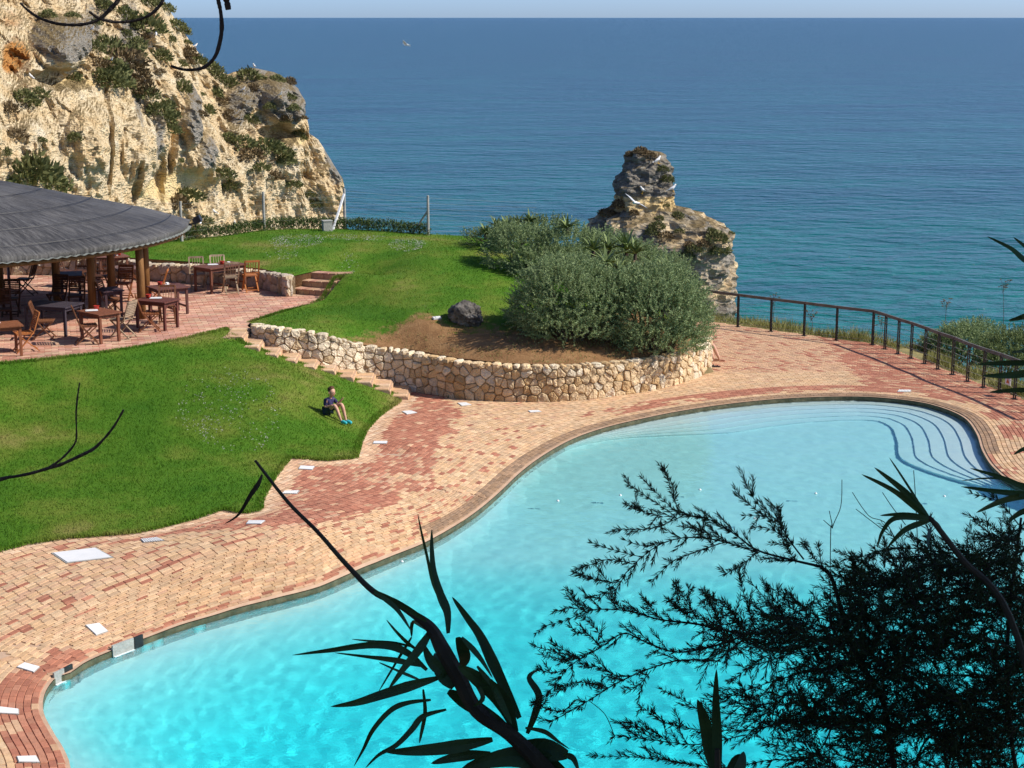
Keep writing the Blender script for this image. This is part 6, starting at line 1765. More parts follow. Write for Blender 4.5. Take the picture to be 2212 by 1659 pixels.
def make_boy():
    g = hit(HF_LOW, 484.3 * 0 + 657.3 + 800 * .06256, 816.4 + 1255 * .06256, .6)
    o = empty('person', (g.x, g.y, g.z + .03), 0, 'child in navy shirt and turquoise shoes sitting on the sloping lawn, knees up', 'person')
    sl = lambda x, y: HF_LOW(g.x + x, g.y + y) - g.z
    f1 = sl(.36, -.36); f2 = sl(.45, -.2)
    Pt = {'pelvis': ((0, 0, .075), .082), 'waist': ((.025, -.008, .17), .074), 'chest': ((.05, -.015, .27), .086), 'neckb': ((.075, -.025, .355), .045), 'neck': ((.09, -.033, .395), .034),
          'jaw': ((.124, -.056, .440), .060), 'face': ((.120, -.052, .500), .088), 'crown': ((.105, -.040, .562), .084), 'top': ((.10, -.038, .605), .048),
          'hipR': ((-.01, -.075, .075), .066), 'kneeR': ((.19, -.25, .245), .046), 'shinR': ((.25, -.30, .16), .046), 'ankR': ((.35, -.36, f1 + .05), .026),
          'hipL': ((.045, .06, .075), .066), 'kneeL': ((.335, -.09, .235), .046), 'shinL': ((.375, -.135, .15), .046), 'ankL': ((.445, -.20, f2 + .05), .026),
          'shR': ((-.015, -.115, .325), .043), 'elR': ((-.035, -.17, .175), .030), 'Rwrist': ((.09, -.235, .225), .021),
          'shL': ((.135, .075, .325), .043), 'elL': ((.235, .075, .20), .030), 'Lwrist': ((.335, .0, .315), .021)}
    E = [('pelvis', 'waist'), ('waist', 'chest'), ('chest', 'neckb'), ('neckb', 'neck'), ('neck', 'jaw'), ('jaw', 'face'), ('face', 'crown'), ('crown', 'top'), ('pelvis', 'hipR'), ('hipR', 'kneeR'), ('kneeR', 'shinR'), ('shinR', 'ankR'),
         ('pelvis', 'hipL'), ('hipL', 'kneeL'), ('kneeL', 'shinL'), ('shinL', 'ankL'), ('chest', 'shR'), ('shR', 'elR'), ('elR', 'Rwrist'), ('chest', 'shL'), ('shL', 'elL'), ('elL', 'Lwrist')]
    Pt['heelR'] = ((.37, -.375, f1 + .015), .024); Pt['toeR'] = ((.46, -.44, f1 + .012), .022); Pt['heelL'] = ((.465, -.215, f2 + .015), .024); Pt['toeL'] = ((.555, -.28, f2 + .012), .022)
    E += [('ankR', 'heelR'), ('heelR', 'toeR'), ('ankL', 'heelL'), ('heelL', 'toeL')]
    hand_pts(Pt, E, Pt['Rwrist'][0], (.6, -.3, .25), 'R', .85, .9); hand_pts(Pt, E, Pt['Lwrist'][0], (.5, -.2, .7), 'L', .85, .9)
    skin_mesh('body', Pt, E, M_skin, o)
    sub = lambda keys, k: {q: (Pt[q][0], Pt[q][1] * k if not isinstance(Pt[q][1], tuple) else Pt[q][1]) for q in keys}
    S = sub(['pelvis', 'waist', 'chest', 'neckb', 'shR', 'elR', 'shL', 'elL'], 1.32)
    for sd in 'RL':
        a, b = Vector(Pt['sh' + sd][0]), Vector(Pt['el' + sd][0]); S['el' + sd] = (tuple(a.lerp(b, .85)), .050)
    skin_mesh('shirt', S, [('pelvis', 'waist'), ('waist', 'chest'), ('chest', 'neckb'), ('chest', 'shR'), ('shR', 'elR'), ('chest', 'shL'), ('shL', 'elL')], M_shirt, o)
    T = sub(['pelvis', 'hipR', 'hipL'], 1.25)
    for sd in 'RL': T['k' + sd] = (tuple(Vector(Pt['hip' + sd][0]).lerp(Vector(Pt['knee' + sd][0]), .62)), .064)
    skin_mesh('shorts', T, [('pelvis', 'hipR'), ('hipR', 'kR'), ('pelvis', 'hipL'), ('hipL', 'kL')], M_short, o)
    for sd, f in (('R', f1), ('L', f2)):
        h, t = Vector(Pt['heel' + sd][0]), Vector(Pt['toe' + sd][0]); d = (t - h).normalized()
        skin_mesh('shoe', {'a': (tuple(h - d * .03 + Vector((0, 0, .012))), .042), 'b': (tuple(h + d * .03 + Vector((0, 0, .018))), .048), 'c': (tuple(t - d * .01 + Vector((0, 0, .01))), .046), 'd': (tuple(t + d * .04), .034)}, [('a', 'b'), ('b', 'c'), ('c', 'd')], M_shoe, o)
    fd = Vector((.8, -.6, 0)); rt = Vector((-.6, -.8, 0)); hc = Vector((.114, -.047, .515))
    hp = {'a': (tuple(hc - fd * .045 + Vector((0, 0, -.02))), .080), 'b': (tuple(hc - fd * .020 + Vector((0, 0, .05))), .094), 'c': (tuple(hc + fd * .022 + Vector((0, 0, .080))), .074), 'd': (tuple(hc + fd * .052 + Vector((0, 0, .074))), .046)}
    skin_mesh('hair', hp, [('a', 'b'), ('b', 'c'), ('c', 'd')], M_hair, o)
    for s in (-1, 1):
        m = MB(); m.lathe([(0, -.008), (.008, -.004), (.009, .004), (0, .008)], 8, hc + fd * .084 + rt * s * .032 + Vector((0, 0, -.005))); m.build('eye', M_dark, o, True)
        m = MB(); m.lathe([(0, -.022), (.012, -.01), (.013, .01), (0, .02)], 8, hc + rt * s * .088 + Vector((0, 0, -.02)) - fd * .005); m.build('ear', M_skin, o, True)
    m = MB(); a = hc + fd * .086 + Vector((0, 0, -.01)); m.tube([a, a + fd * .018 + Vector((0, 0, -.025)), a + Vector((0, 0, -.035))], [.006, .012, .006], 6); m.build('nose', M_skin, o, True)
    m = MB(); a = hc + fd * .076 + Vector((0, 0, -.066)); m.tube([a - rt * .02, a + fd * .006, a + rt * .02], [.004, .006, .004], 5); m.build('mouth', M_red, o, True)
make_boy()
def make_sitter():
    ft = D(*Z4(1882, 1606), 0.02)
    o = empty('person', (ft.x, ft.y, .02), 0, 'person sitting behind the end of the stone wall with only bare lower legs showing', 'person')
    px, py = -.70, .30
    Pt = {'pelvis': ((px, py, .12), .13), 'waist': ((px - .05, py + .03, .30), .12), 'chest': ((px - .10, py + .06, .48), .14), 'neckb': ((px - .12, py + .08, .62), .07), 'neck': ((px - .12, py + .08, .68), .05), 'jaw': ((px - .10, py + .06, .75), .07), 'face': ((px - .10, py + .06, .83), .095), 'top': ((px - .11, py + .07, .92), .075),
          'hipR': ((px + .05, py - .10, .12), .10), 'kneeR': ((-.24, .05, .47), .062), 'shinR': ((-.17, .03, .30), .060), 'ankR': ((-.055, .0, .07), .034), 'heelR': ((-.05, .01, .03), .030), 'toeR': ((.13, -.04, .015), .026),
          'hipL': ((px + .05, py + .10, .12), .10), 'kneeL': ((-.30, .28, .40), .062), 'shinL': ((-.26, .22, .24), .060), 'ankL': ((-.20, .10, .06), .034), 'heelL': ((-.2, .09, .03), .03), 'toeL': ((-.05, .0, .015), .026),
          'shR': ((px - .05, py - .10, .56), .06), 'elR': ((px + .12, py - .16, .36), .045), 'Rwrist': ((px + .32, py - .12, .44), .03), 'shL': ((px - .14, py + .24, .56), .06), 'elL': ((px + .05, py + .30, .36), .045), 'Lwrist': ((px + .28, py + .2, .42), .03)}
    E = [('pelvis', 'waist'), ('waist', 'chest'), ('chest', 'neckb'), ('neckb', 'neck'), ('neck', 'jaw'), ('jaw', 'face'), ('face', 'top')]
    for s in 'RL': E += [('pelvis', 'hip' + s), ('hip' + s, 'knee' + s), ('knee' + s, 'shin' + s), ('shin' + s, 'ank' + s), ('ank' + s, 'heel' + s), ('heel' + s, 'toe' + s), ('chest', 'sh' + s), ('sh' + s, 'el' + s), ('el' + s, s + 'wrist')]
    hand_pts(Pt, E, Pt['Rwrist'][0], (1, .1, -.1), 'R', 1.2); hand_pts(Pt, E, Pt['Lwrist'][0], (1, 0, -.1), 'L', 1.2)
    skin_mesh('body', Pt, E, M_skin, o)
    S = {k: (Pt[k][0], Pt[k][1] * 1.15) for k in ('pelvis', 'waist', 'chest', 'shR', 'shL', 'hipR', 'hipL')}
    skin_mesh('clothes', S, [('pelvis', 'waist'), ('waist', 'chest'), ('chest', 'shR'), ('chest', 'shL'), ('pelvis', 'hipR'), ('pelvis', 'hipL')], M_shirt, o)
    skin_mesh('hair', {'a': ((px - .15, py + .09, .82), .09), 'b': ((px - .12, py + .07, .92), .09)}, [('a', 'b')], M_hair, o)
    q = D(*Z4(1845, 1648), .02)
    for k, (dx, dy, a) in enumerate(((0, 0, .1), (-.10, .05, .3))):
        s = empty('sandal', (q.x + dx, q.y + dy, .018), a, 'dark sandal left on the bricks by the wall end', 'sandal', 'pair of sandals')
        m = MB(); m.box((0, 0, .01), (.24, .085, .018)); m.box((.12, 0, .01), (.03, .06, .018)); m.build('sole', M_dark, s)
        m = MB(); m.tube([(.03, -.042, .015), (.06, 0, .05), (.03, .042, .015)], .01, 5); m.build('strap', M_dark, s)
make_sitter()

# ================================================================== SMALL THINGS ON THE POOL AND RAILING
for x, y in [(1340, 1070), (1205, 1082), (1512, 1058), (1762, 1066), (2040, 1072), (868, 1213), (1630, 1120)]:  # white petal-like specks, modelled as small knobbed discs
    p = D(x, y, WATER + .01); o = empty('pool_speck', (p.x, p.y, WATER + .0), 0, 'small white speck drifting on the pool', 'float', 'white specks on the pool')
    m = MB(); m.lathe([(0, -.01), (.022, -.008), (.034, .006), (.026, .022), (0, .03)], 10); m.build('disc', M_white, o, True)
    m = MB(); m.lathe([(.006, .025), (.010, .034), (.0, .042)], 8); m.build('knob', M_white, o, True)
a, b = POSTS[14], POSTS[15]; c = a.lerp(b, .5)
o = empty('warning_sign', (c.x, c.y - .04, .42), math.atan2(b.y - a.y, b.x - a.x), 'small orange and white sign fixed to the railing behind the reed leaves', 'sign')
m = MB(); m.box((0, 0, 0), (.26, .012, .20)); m.build('board', M_white, o)
M_orange = simple('orange_paint', [(.3, (.62, .12, .03)), (.7, (.70, .17, .05))], 5, .5)
m = MB(); m.add([(-.07, -.012, -.06), (.07, -.012, -.06), (0, -.012, .07), (-.07, -.006, -.06), (.07, -.006, -.06), (0, -.006, .07)], [(0, 1, 2), (3, 5, 4), (0, 3, 4, 1), (1, 4, 5, 2), (2, 5, 3, 0)]); m.build('triangle', M_orange, o)
# ================================================================== PLANTS ON THE BANK IN FRONT OF THE CAMERA
M_reedleaf = simple('reed_leaf', [(.3, (.024, .058, .018)), (.7, (.055, .115, .03))], 6, .55)
M_reedstem = simple('reed_stem', [(.3, (.025, .022, .016)), (.7, (.055, .05, .03))], 9, .6)
M_needle = leaf_mat('needle', (.014, .030, .010), (.045, .080, .022), .1, .6)
M_twig = simple('dark_twig', [(.3, (.018, .013, .010)), (.7, (.045, .034, .028))], 14, .8, .5, 60)
def bankz(Y): return 7.7 - (Y - 1.5) * .60 if Y > 1.5 else 7.7
def strap(mb, px, wpx, Y, bow=.15, twist=.5, seed=0):
    """a leaf blade: centre line in disp pixels, placed at distance Y and bowed in depth"""
    rr = random.Random(seed); pts = catmull([(a, b) for a, b in px], 6); n = len(pts); sc = Y / F * K * 1.03
    ph = rr.uniform(0, 6); vs = []; bowd = rr.uniform(-bow, bow)
    for i, (x, y) in enumerate(pts):
        t = i / (n - 1); yy = Y + bowd * t + .06 * math.sin(ph + 3 * t)
        c = DY(x, y, yy)
        a = pts[min(i + 1, n - 1)] - pts[max(i - 1, 0)]; L = math.hypot(*a) + 1e-6
        nx, nz = a[1] / L, a[0] / L
        ww = wpx * sc * .5 * (min(1, .35 + t * 2.2)) * (1 - t ** 2.2) ** .8 + .0006
        tw = twist * math.sin(ph + t * 4)
        s = Vector((nx * math.cos(tw), math.sin(tw) * .8, nz * math.cos(tw)))
        dn = Vector((0, -1, 0)) * ww * .35
        vs += [c + s * ww, c - dn, c - s * ww, c - dn * .55]
    fs = []
    for i in range(n - 1):
        for k in range(4): fs.append((4 * i + k, 4 * i + (k + 1) % 4, 4 * i + 4 + (k + 1) % 4, 4 * i + 4 + k))
    mb.add(vs, fs)
def px_tube(mb, px, rpx, Y, n=7, knots=0, seed=0):
    pts = catmull([(a, b) for a, b in px], 6); rr = random.Random(seed); m = len(pts)
    r = np.interp(np.linspace(0, 1, m), np.linspace(0, 1, len(rpx)), rpx) if isinstance(rpx, (list, tuple)) else np.full(m, rpx)
    P3 = []; R3 = []
    for i, (x, y) in enumerate(pts):
        yy = Y(i / (m - 1)) if callable(Y) else Y
        P3.append(DY(x, y, yy)); R3.append(max(.0012, r[i] * K * yy / F * 1.03 * (1 + (rr.uniform(-.12, .2) if knots else 0))))
    mb.tube(P3, R3, n); return P3
def make_reed():
    Y = 6.6; foot = DY(*ZF(1500, 1900), Y)
    o = empty('giant_reed', (foot.x, foot.y, bankz(Y)), 0, 'dark drooping reed with long bent stalk and strap leaves over the pool', 'reed')
    off = -Vector(o.location)
    def fin(mb, nm, mat):
        q = mb.build(nm, mat, o, smooth=False); q.data.transform(Matrix.Translation(off)); return q
    m = MB(); st = [ZF(*q) for q in [(1500, 2100), (1430, 1800), (1330, 1659), (1150, 1480), (980, 1360), (880, 1180), (800, 1040), (740, 930), (650, 860), (560, 800), (440, 740), (300, 600), (150, 430), (0, 280), (-172, 62)]]
    px_tube(m, st, [22, 22, 20, 17, 17, 18, 18, 13, 9, 8, 7, 5.5, 4.6, 4.2, 3], Y); fin(m, 'stalk', M_reedstem)
    LV = [([(830, 960), (825, 850), (790, 760), (755, 640), (745, 520), (745, 420)], 46), ([(790, 800), (750, 700), (720, 560), (690, 430), (672, 340)], 16), ([(1200, 1400), (1080, 1150), (1000, 980), (930, 880), (850, 770)], 66),
          ([(1180, 1470), (1100, 1300), (960, 1180), (880, 1130)], 95), ([(900, 980), (990, 1080), (1060, 1190)], 30), ([(720, 1150), (600, 1050), (450, 1020), (200, 1050), (20, 1073)], 40), ([(700, 1130), (560, 1100), (400, 1080), (240, 1060)], 30),
          ([(690, 1060), (620, 1010), (560, 950), (510, 890)], 18), ([(680, 1040), (560, 1010), (430, 1000), (330, 990)], 15), ([(780, 1190), (640, 1230), (480, 1280), (350, 1320), (220, 1340)], 55), ([(740, 1305), (620, 1320), (530, 1360), (440, 1460), (390, 1560), (340, 1650)], 28),
          ([(820, 1355), (700, 1390), (640, 1460), (560, 1540), (470, 1590), (400, 1659)], 32), ([(1060, 1510), (850, 1550), (650, 1570), (500, 1575)], 70), ([(1050, 1580), (880, 1600), (740, 1635)], 60), ([(700, 1250), (710, 1370), (690, 1480), (680, 1530)], 22),
          ([(640, 980), (590, 1060), (530, 1160), (470, 1260)], 16), ([(750, 930), (680, 1040), (600, 1140), (520, 1250)], 46), ([(1240, 1480), (1280, 1380), (1300, 1280), (1250, 1190), (1290, 1150)], 44), ([(1230, 1450), (1330, 1470), (1400, 1520), (1460, 1560)], 24),
          ([(880, 980), (915, 1080), (895, 1150)], 70), ([(680, 1200), (560, 1150), (470, 1110)], 18), ([(1430, 1590), (1480, 1610), (1510, 1690)], 34), ([(830, 1260), (1000, 1360), (1140, 1440)], 80), ([(740, 950), (650, 900), (640, 980)], 28),
          ([(1450, 1590), (1250, 1560), (1050, 1640)], 120), ([(1450, 1700), (1200, 1600), (900, 1659)], 130), ([(820, 1180), (740, 1100), (700, 1010)], 60), ([(860, 1240), (790, 1150), (760, 1060)], 80), ([(450, 745), (560, 830), (640, 950)], 26), ([(430, 735), (600, 820), (720, 900)], 40), ([(950, 1180), (1010, 1290), (960, 1340)], 30), ([(1050, 1200), (1110, 1330), (1160, 1430)], 40),
          ([(980, 1130), (1060, 1230), (1100, 1300)], 26), ([(1040, 1360), (1090, 1400), (1130, 1460)], 26)]
    for i, (q, wd) in enumerate(LV):
        m = MB(); strap(m, [ZF(*a) for a in q], wd * .416 * 1.12, Y + random.Random(i).uniform(-.12, .12), seed=i); fin(m, 'leaf', M_reedleaf)
    m = MB(); strap(m, [Z6(*a) for a in [(262, 955), (235, 1020), (180, 1100), (100, 1230), (5, 1295)]], 11, Y, seed=77); fin(m, 'leaf', M_reedstem)
make_reed()
def make_side_reeds():
    Y = 6.2; g = DY(2290, 1500, Y)
    o = empty('giant_reed', (g.x, g.y, bankz(Y)), 0, 'reed with pointed dark leaves reaching in beside the feathery shrub', 'reed'); off = -Vector(o.location)
    def fin(mb, nm, mat): q = mb.build(nm, mat, o); q.data.transform(Matrix.Translation(off))
    m = MB(); px_tube(m, [(2300, 2400), (2280, 1700), (2250, 1100), (2240, 760), (2235, 560)], [12, 11, 9, 7, 4], Y); fin(m, 'stalk', M_reedstem)
    m = MB(); px_tube(m, [(2290, 1700), (2180, 1330), (2080, 1210), Z8(1830, 330), Z8(1800, 295)], [9, 8, 7, 6, 4], Y); fin(m, 'stalk', M_reedstem)
    A = lambda x, y: (1866 + .3336 * x, 484.3 + .3336 * y)
    LV = [([Z5(2330, 735), Z5(2100, 738), Z5(1885, 746)], 14), ([Z5(2330, 790), Z5(2120, 822), Z5(1925, 824)], 17), ([Z5(2330, 925), Z5(2150, 925), Z5(1975, 938)], 12), ([Z5(2330, 395), Z5(2210, 420), Z5(2105, 442)], 12),
          ([A(1200, 330), A(1040, 230), A(950, 155), A(800, 80)], 12), ([A(1150, 220), A(1040, 140), A(970, 85)], 8), ([A(1150, 560), A(1030, 600), A(940, 625)], 14), ([Z5(2330, 640), Z5(2200, 655), Z5(2120, 662)], 8),
          ([Z8(1800, 300), Z8(1700, 190), Z8(1565, 82)], 17), ([Z8(1795, 305), Z8(1660, 190), Z8(1510, 112)], 13), ([Z8(1800, 300), Z8(1690, 285), Z8(1590, 290)], 12), ([Z8(1800, 310), Z8(1660, 300), Z8(1600, 360), Z8(1578, 430)], 12), ([Z8(1810, 310), Z8(1700, 350), Z8(1620, 430)], 14),
          ([Z8(1820, 310), Z8(1850, 350), Z8(1875, 410)], 10), ([Z8(1810, 340), Z8(1800, 380), Z8(1795, 425)], 9), ([Z8(1780, 270), Z8(1690, 130), Z8(1630, 40)], 5), ([Z8(2330, 210), Z8(2130, 190), Z8(1940, 165)], 15), ([Z8(2330, 190), Z8(2140, 220), Z8(2005, 278)], 16), ([Z8(2330, 230), Z8(2150, 140), Z8(1980, 85)], 13),
          ([Z8(2300, 180), Z8(2100, 130), Z8(1940, 140)], 5), ([Z5(2330, 1300), Z5(2212, 1330), Z5(2140, 1370)], 10), ([Z8(2330, 300), Z8(2220, 270), Z8(2140, 320)], 18)]
    for i, (q, wd) in enumerate(LV):
        m = MB(); strap(m, q, wd, Y, seed=100 + i, twist=.25); fin(m, 'leaf', M_reedleaf)
    o2 = empty('giant_reed', (DY(Z8(880, 1382)[0], 1659, 5.6).x, 5.6, bankz(5.6)), 0, 'upright broad reed blade standing in front of the feathery shrub', 'reed'); off2 = -Vector(o2.location)
    for i, (q, wd) in enumerate([([Z8(890, 1500), Z8(885, 1250), Z8(880, 1100), Z8(882, 955)], 24), ([Z8(870, 1400), Z8(840, 1220), Z8(800, 1085)], 34), ([Z8(940, 1500), Z8(985, 1380), Z8(1000, 1310)], 30), ([Z8(900, 1500), Z8(960, 1350), Z8(1010, 1330)], 20)]):
        m = MB(); strap(m, q, wd, 5.6, seed=200 + i, twist=.2); x = m.build('leaf', M_reedleaf, o2); x.data.transform(Matrix.Translation(off2))
    m = MB(); px_tube(m, [Z8(900, 1900), Z8(890, 1500), Z8(885, 1300)], [10, 9, 6], 5.6); x = m.build('stalk', M_reedstem, o2); x.data.transform(Matrix.Translation(off2))
make_side_reeds()
def make_feathery():
    Y0 = 6.8; rr = random.Random(31)
    foot = DY(*Z8(1720, 1900), Y0)
    o = empty('feathery_shrub', (foot.x, foot.y, bankz(Y0)), 0, 'dark feathery needle-leaved shrub spreading its branches over the pool', 'shrub'); org = np.array(tuple(o.location))
    B = [([(1720, 2100), (1690, 1600), (1650, 1382), (1610, 1120), (1550, 1000), (1480, 880), (1420, 690), (1380, 560), (1330, 510)], [16, 14, 12, 10, 8], 0),
         ([(2300, 1700), (2180, 1400), (2140, 1000), (2150, 700), (2180, 450), (2200, 300)], [12, 10, 8, 5], 0),
         ([(1330, 510), (1200, 480), (1060, 440), (960, 370), (860, 310), (730, 285)], [7, 5, 3, 2], 1), ([(725, 285), (690, 190), (655, 85)], [2, 1], 2), ([(725, 290), (640, 210), (560, 125)], [2, 1], 2), ([(700, 290), (600, 220), (500, 155)], [2, 1], 2), ([(650, 295), (560, 270), (485, 240)], [2, 1], 2), ([(730, 295), (600, 345), (430, 350)], [2, 1], 2),
         ([(1060, 450), (900, 400), (760, 385), (650, 410), (560, 470), (480, 550), (380, 650)], [4, 3, 2, 1], 1), ([(560, 470), (440, 440), (330, 405)], [2, 1], 2), ([(520, 500), (420, 480), (315, 510)], [2, 1], 2), ([(450, 580), (370, 570), (290, 545)], [2, 1], 2), ([(640, 415), (560, 420), (470, 390)], [2, 1], 2), ([(820, 395), (790, 350), (725, 335)], [2, 1], 2),
         ([(900, 410), (760, 460), (690, 490), (610, 565)], [3, 2, 1], 2), ([(1260, 480), (1200, 400), (1150, 320), (1060, 240), (1005, 145)], [4, 3, 2, 1], 1), ([(1150, 330), (1060, 270), (965, 190)], [2, 1], 2), ([(1130, 300), (1080, 290), (990, 290)], [2, 1], 2), ([(1190, 400), (1120, 350), (1040, 340)], [2, 1], 2), ([(1060, 440), (1000, 500), (915, 545)], [2, 1], 2), ([(1230, 490), (1170, 400), (1150, 250)], [2, 1], 2),
         ([(1420, 850), (1200, 800), (1000, 800), (800, 760), (640, 740), (480, 700), (330, 700), (240, 740), (135, 770)], [7, 6, 5, 3, 2, 1], 1), ([(330, 700), (270, 650), (230, 605)], [2, 1], 2), ([(360, 700), (260, 690), (180, 705)], [2, 1], 2), ([(480, 700), (430, 650), (425, 600)], [2, 1], 2), ([(640, 740), (600, 690), (580, 670)], [2, 1], 2), ([(800, 740), (740, 640), (700, 580)], [2, 1], 2), ([(780, 740), (720, 690), (665, 650)], [2, 1], 2),
         ([(900, 770), (860, 680), (820, 610)], [3, 1], 2), ([(1050, 790), (1010, 660), (980, 560)], [3, 2, 1], 2), ([(1200, 790), (1150, 680), (1080, 570)], [3, 2, 1], 2), ([(1300, 780), (1260, 690), (1180, 620)], [3, 1], 2), ([(1000, 790), (930, 680), (850, 640)], [3, 1], 2),
         ([(1000, 810), (850, 860), (700, 880), (560, 830), (480, 800), (380, 860), (250, 940), (180, 1030), (80, 1110)], [5, 4, 3, 2, 1], 1), ([(300, 910), (220, 870), (160, 830)], [2, 1], 2), ([(270, 930), (200, 910), (125, 890)], [2, 1], 2), ([(380, 860), (320, 800), (270, 800)], [2, 1], 2), ([(230, 960), (170, 970), (100, 960)], [2, 1], 2), ([(400, 840), (360, 780), (310, 735)], [2, 1], 2), ([(290, 905), (180, 880), (85, 850)], [1.5, 1], 2),
         ([(900, 920), (700, 920), (480, 1000), (330, 1090), (240, 1140), (165, 1185)], [4, 3, 2, 1], 1), ([(480, 1000), (380, 950), (300, 930)], [2, 1], 2), ([(400, 1040), (310, 1010), (195, 1045)], [2, 1], 2), ([(240, 1140), (160, 1130), (90, 1100)], [2, 1], 2), ([(600, 960), (540, 1030), (470, 1050)], [2, 1], 2),
         ([(1500, 900), (1350, 870), (1180, 860), (1050, 930), (940, 1010)], [5, 3, 2, 1], 1), ([(1480, 930), (1300, 960), (1150, 1000), (1000, 1050), (850, 1110)], [5, 3, 2, 1], 1), ([(1600, 1180), (1450, 1175), (1380, 1200), (1200, 1180), (1000, 1220), (700, 1200), (550, 1110)], [6, 5, 3, 2, 1], 1),
         ([(900, 1200), (760, 1100), (640, 1040)], [2, 1], 2), ([(1000, 1240), (800, 1280), (600, 1260), (430, 1240)], [3, 2, 1], 1), ([(1380, 1210), (1300, 1330), (1100, 1350), (900, 1380), (600, 1340), (360, 1330)], [4, 3, 2, 1], 1), ([(700, 1290), (600, 1220), (480, 1200)], [2, 1], 2), ([(640, 1270), (560, 1210), (500, 1180)], [2, 1], 2),
         ([(1700, 1480), (1800, 1250), (1950, 1280), (2100, 1290)], [5, 4, 2], 1), ([(2140, 850), (1950, 800), (1750, 820), (1600, 780), (1480, 700)], [6, 4, 3, 1], 1), ([(2150, 700), (1950, 640), (1750, 640), (1600, 560), (1550, 460)], [6, 4, 2, 1], 1), ([(2170, 520), (2000, 470), (1800, 440), (1640, 430), (1500, 470), (1420, 450)], [5, 3, 2, 1], 1),
         ([(2180, 420), (2080, 340), (2005, 310)], [3, 1], 2), ([(2130, 1000), (1900, 980), (1700, 1000), (1600, 950)], [5, 3, 1], 1), ([(2130, 1080), (1950, 1100), (1800, 1100), (1700, 1180)], [5, 3, 1], 1), ([(2190, 330), (2100, 230), (1985, 195)], [3, 1], 2), ([(1900, 1500), (1850, 1250), (1750, 1100), (1690, 900)], [5, 3, 1], 1), ([(1560, 1000), (1640, 850), (1700, 720), (1690, 560)], [4, 2, 1], 1),
         ([(1400, 620), (1480, 560), (1470, 460)], [3, 1], 2), ([(1380, 560), (1300, 470), (1260, 400)], [3, 1], 2), ([(1340, 520), (1330, 460), (1320, 415)], [2, 1], 2), ([(1600, 1382), (1450, 1300), (1350, 1280)], [3, 1], 2), ([(1640, 1300), (1760, 1200), (1900, 1180)], [3, 1], 2), ([(1500, 1500), (1400, 1382), (1250, 1300), (1100, 1280)], [4, 2, 1], 1), ([(2040, 1500), (2060, 1300), (1990, 1180), (1900, 1050)], [4, 2, 1], 1)]
    twb = []; twd = []; twl = []
    wood_ = MB(); limbs = []
    for bi, (q, rad, lev) in enumerate(B):
        yb = Y0 + rr.uniform(-.35, .35) * (0 if lev == 0 else 1); slope = rr.uniform(-.5, .3) if lev else 0
        pts = catmull([Z8(*a) for a in q], 6); m = len(pts)
        mb = MB(); P3 = px_tube(mb, [Z8(*a) for a in q], [r * .5 for r in rad], lambda t: yb + slope * t, 6)
        l = mb.build('trunk' if lev == 0 else 'branch', M_twig, o, True); l.data.transform(Matrix.Translation(-Vector(org)))
        if lev == 0: continue
        seg = [(P3[i + 1] - P3[i]) for i in range(m - 1)]
        L = sum(s.length for s in seg); step = .030 if lev == 2 else .036; s = step; acc = 0
        for i, sg in enumerate(seg):
            k = sg.length
            while s < acc + k:
                t = s / L; p = P3[i] + sg * ((s - acc) / k); d = sg.normalized()
                if lev == 1 and t < .12: s += step; continue
                # needles straight on the shoot
                for _ in range(12):
                    twb.append(p + sg * rr.uniform(-.2, .2)); nd_ = d * 1.0 + Vector((rr.gauss(0, 1), rr.gauss(0, 1), rr.gauss(0, 1))).normalized() * .75; twd.append(nd_); twl.append(rr.uniform(.020, .034))
                # side shoots
                if rr.random() < (.62 if lev == 1 else .32):
                    side = Vector((rr.gauss(0, .6), rr.gauss(0, .8), rr.gauss(.25, .6))).normalized()
                    sd = (d * .9 + side * .75).normalized(); sl = rr.uniform(.07, .19) * (1.1 - .5 * t) * (1 if lev == 1 else .6); nn = int(sl / .0026)
                    wood_.tube([p, p + sd * sl * .5, p + sd * sl + Vector((0, 0, .01))], [.0022, .0018, .001], 4, False)
                    for j in range(nn):
                        tt = (j + rr.random()) / nn; twb.append(p + sd * sl * tt); twd.append(sd * (1.05 + .5 * tt) + Vector((rr.gauss(0, 1), rr.gauss(0, 1), rr.gauss(0, 1))).normalized() * .8); twl.append(rr.uniform(.018, .032))
                s += step
            acc += k
    # inner shoots that fill the dense heart of the shrub
    heart = [(1480, 560), (1700, 470), (1950, 430), (2212, 330), (2300, 700), (2300, 1450), (1500, 1450), (1150, 1420), (1250, 1250), (1000, 1180), (900, 1000), (700, 880), (620, 800), (900, 700), (1250, 680), (1420, 760)]
    HP = np.array([Z8(*a) for a in heart]); lo, hi = HP.min(0), HP.max(0); cnt = 0
    while cnt < 2150:
        x, y = rr.uniform(lo[0], hi[0]), rr.uniform(lo[1], hi[1])
        if not inside(HP, [(x, y)])[0]: continue
        dens = .25 + .75 * sstep(1500, 2000, x) * (1 if y > 1200 else .8) + (.35 if 1280 < y < 1420 and x > 1400 else 0)
        if rr.random() > dens or fnoise(x * .012, y * .012, 7, 1) < -.34 + .5 * (1 - sstep(1500, 1900, x)): continue
        cnt += 1; p = DY(x, y, Y0 + rr.uniform(-.4, .5)); sd = Vector((rr.gauss(-.5, .7), rr.gauss(0, .5), rr.gauss(.1, .6))).normalized(); sl = rr.uniform(.09, .2); nn = int(sl / .0030)
        wood_.tube([p, p + sd * sl * .5, p + sd * sl], [.0024, .0018, .001], 4, False)
        for j in range(nn):
            tt = (j + rr.random()) / nn; twb.append(p + sd * sl * tt); twd.append(sd * 1.15 + Vector((rr.gauss(0, 1), rr.gauss(0, 1), rr.gauss(0, 1))).normalized() * .85); twl.append(rr.uniform(.018, .033))
    b = np.array([tuple(q) for q in twb]) - org; d = np.array([tuple(q) for q in twd])
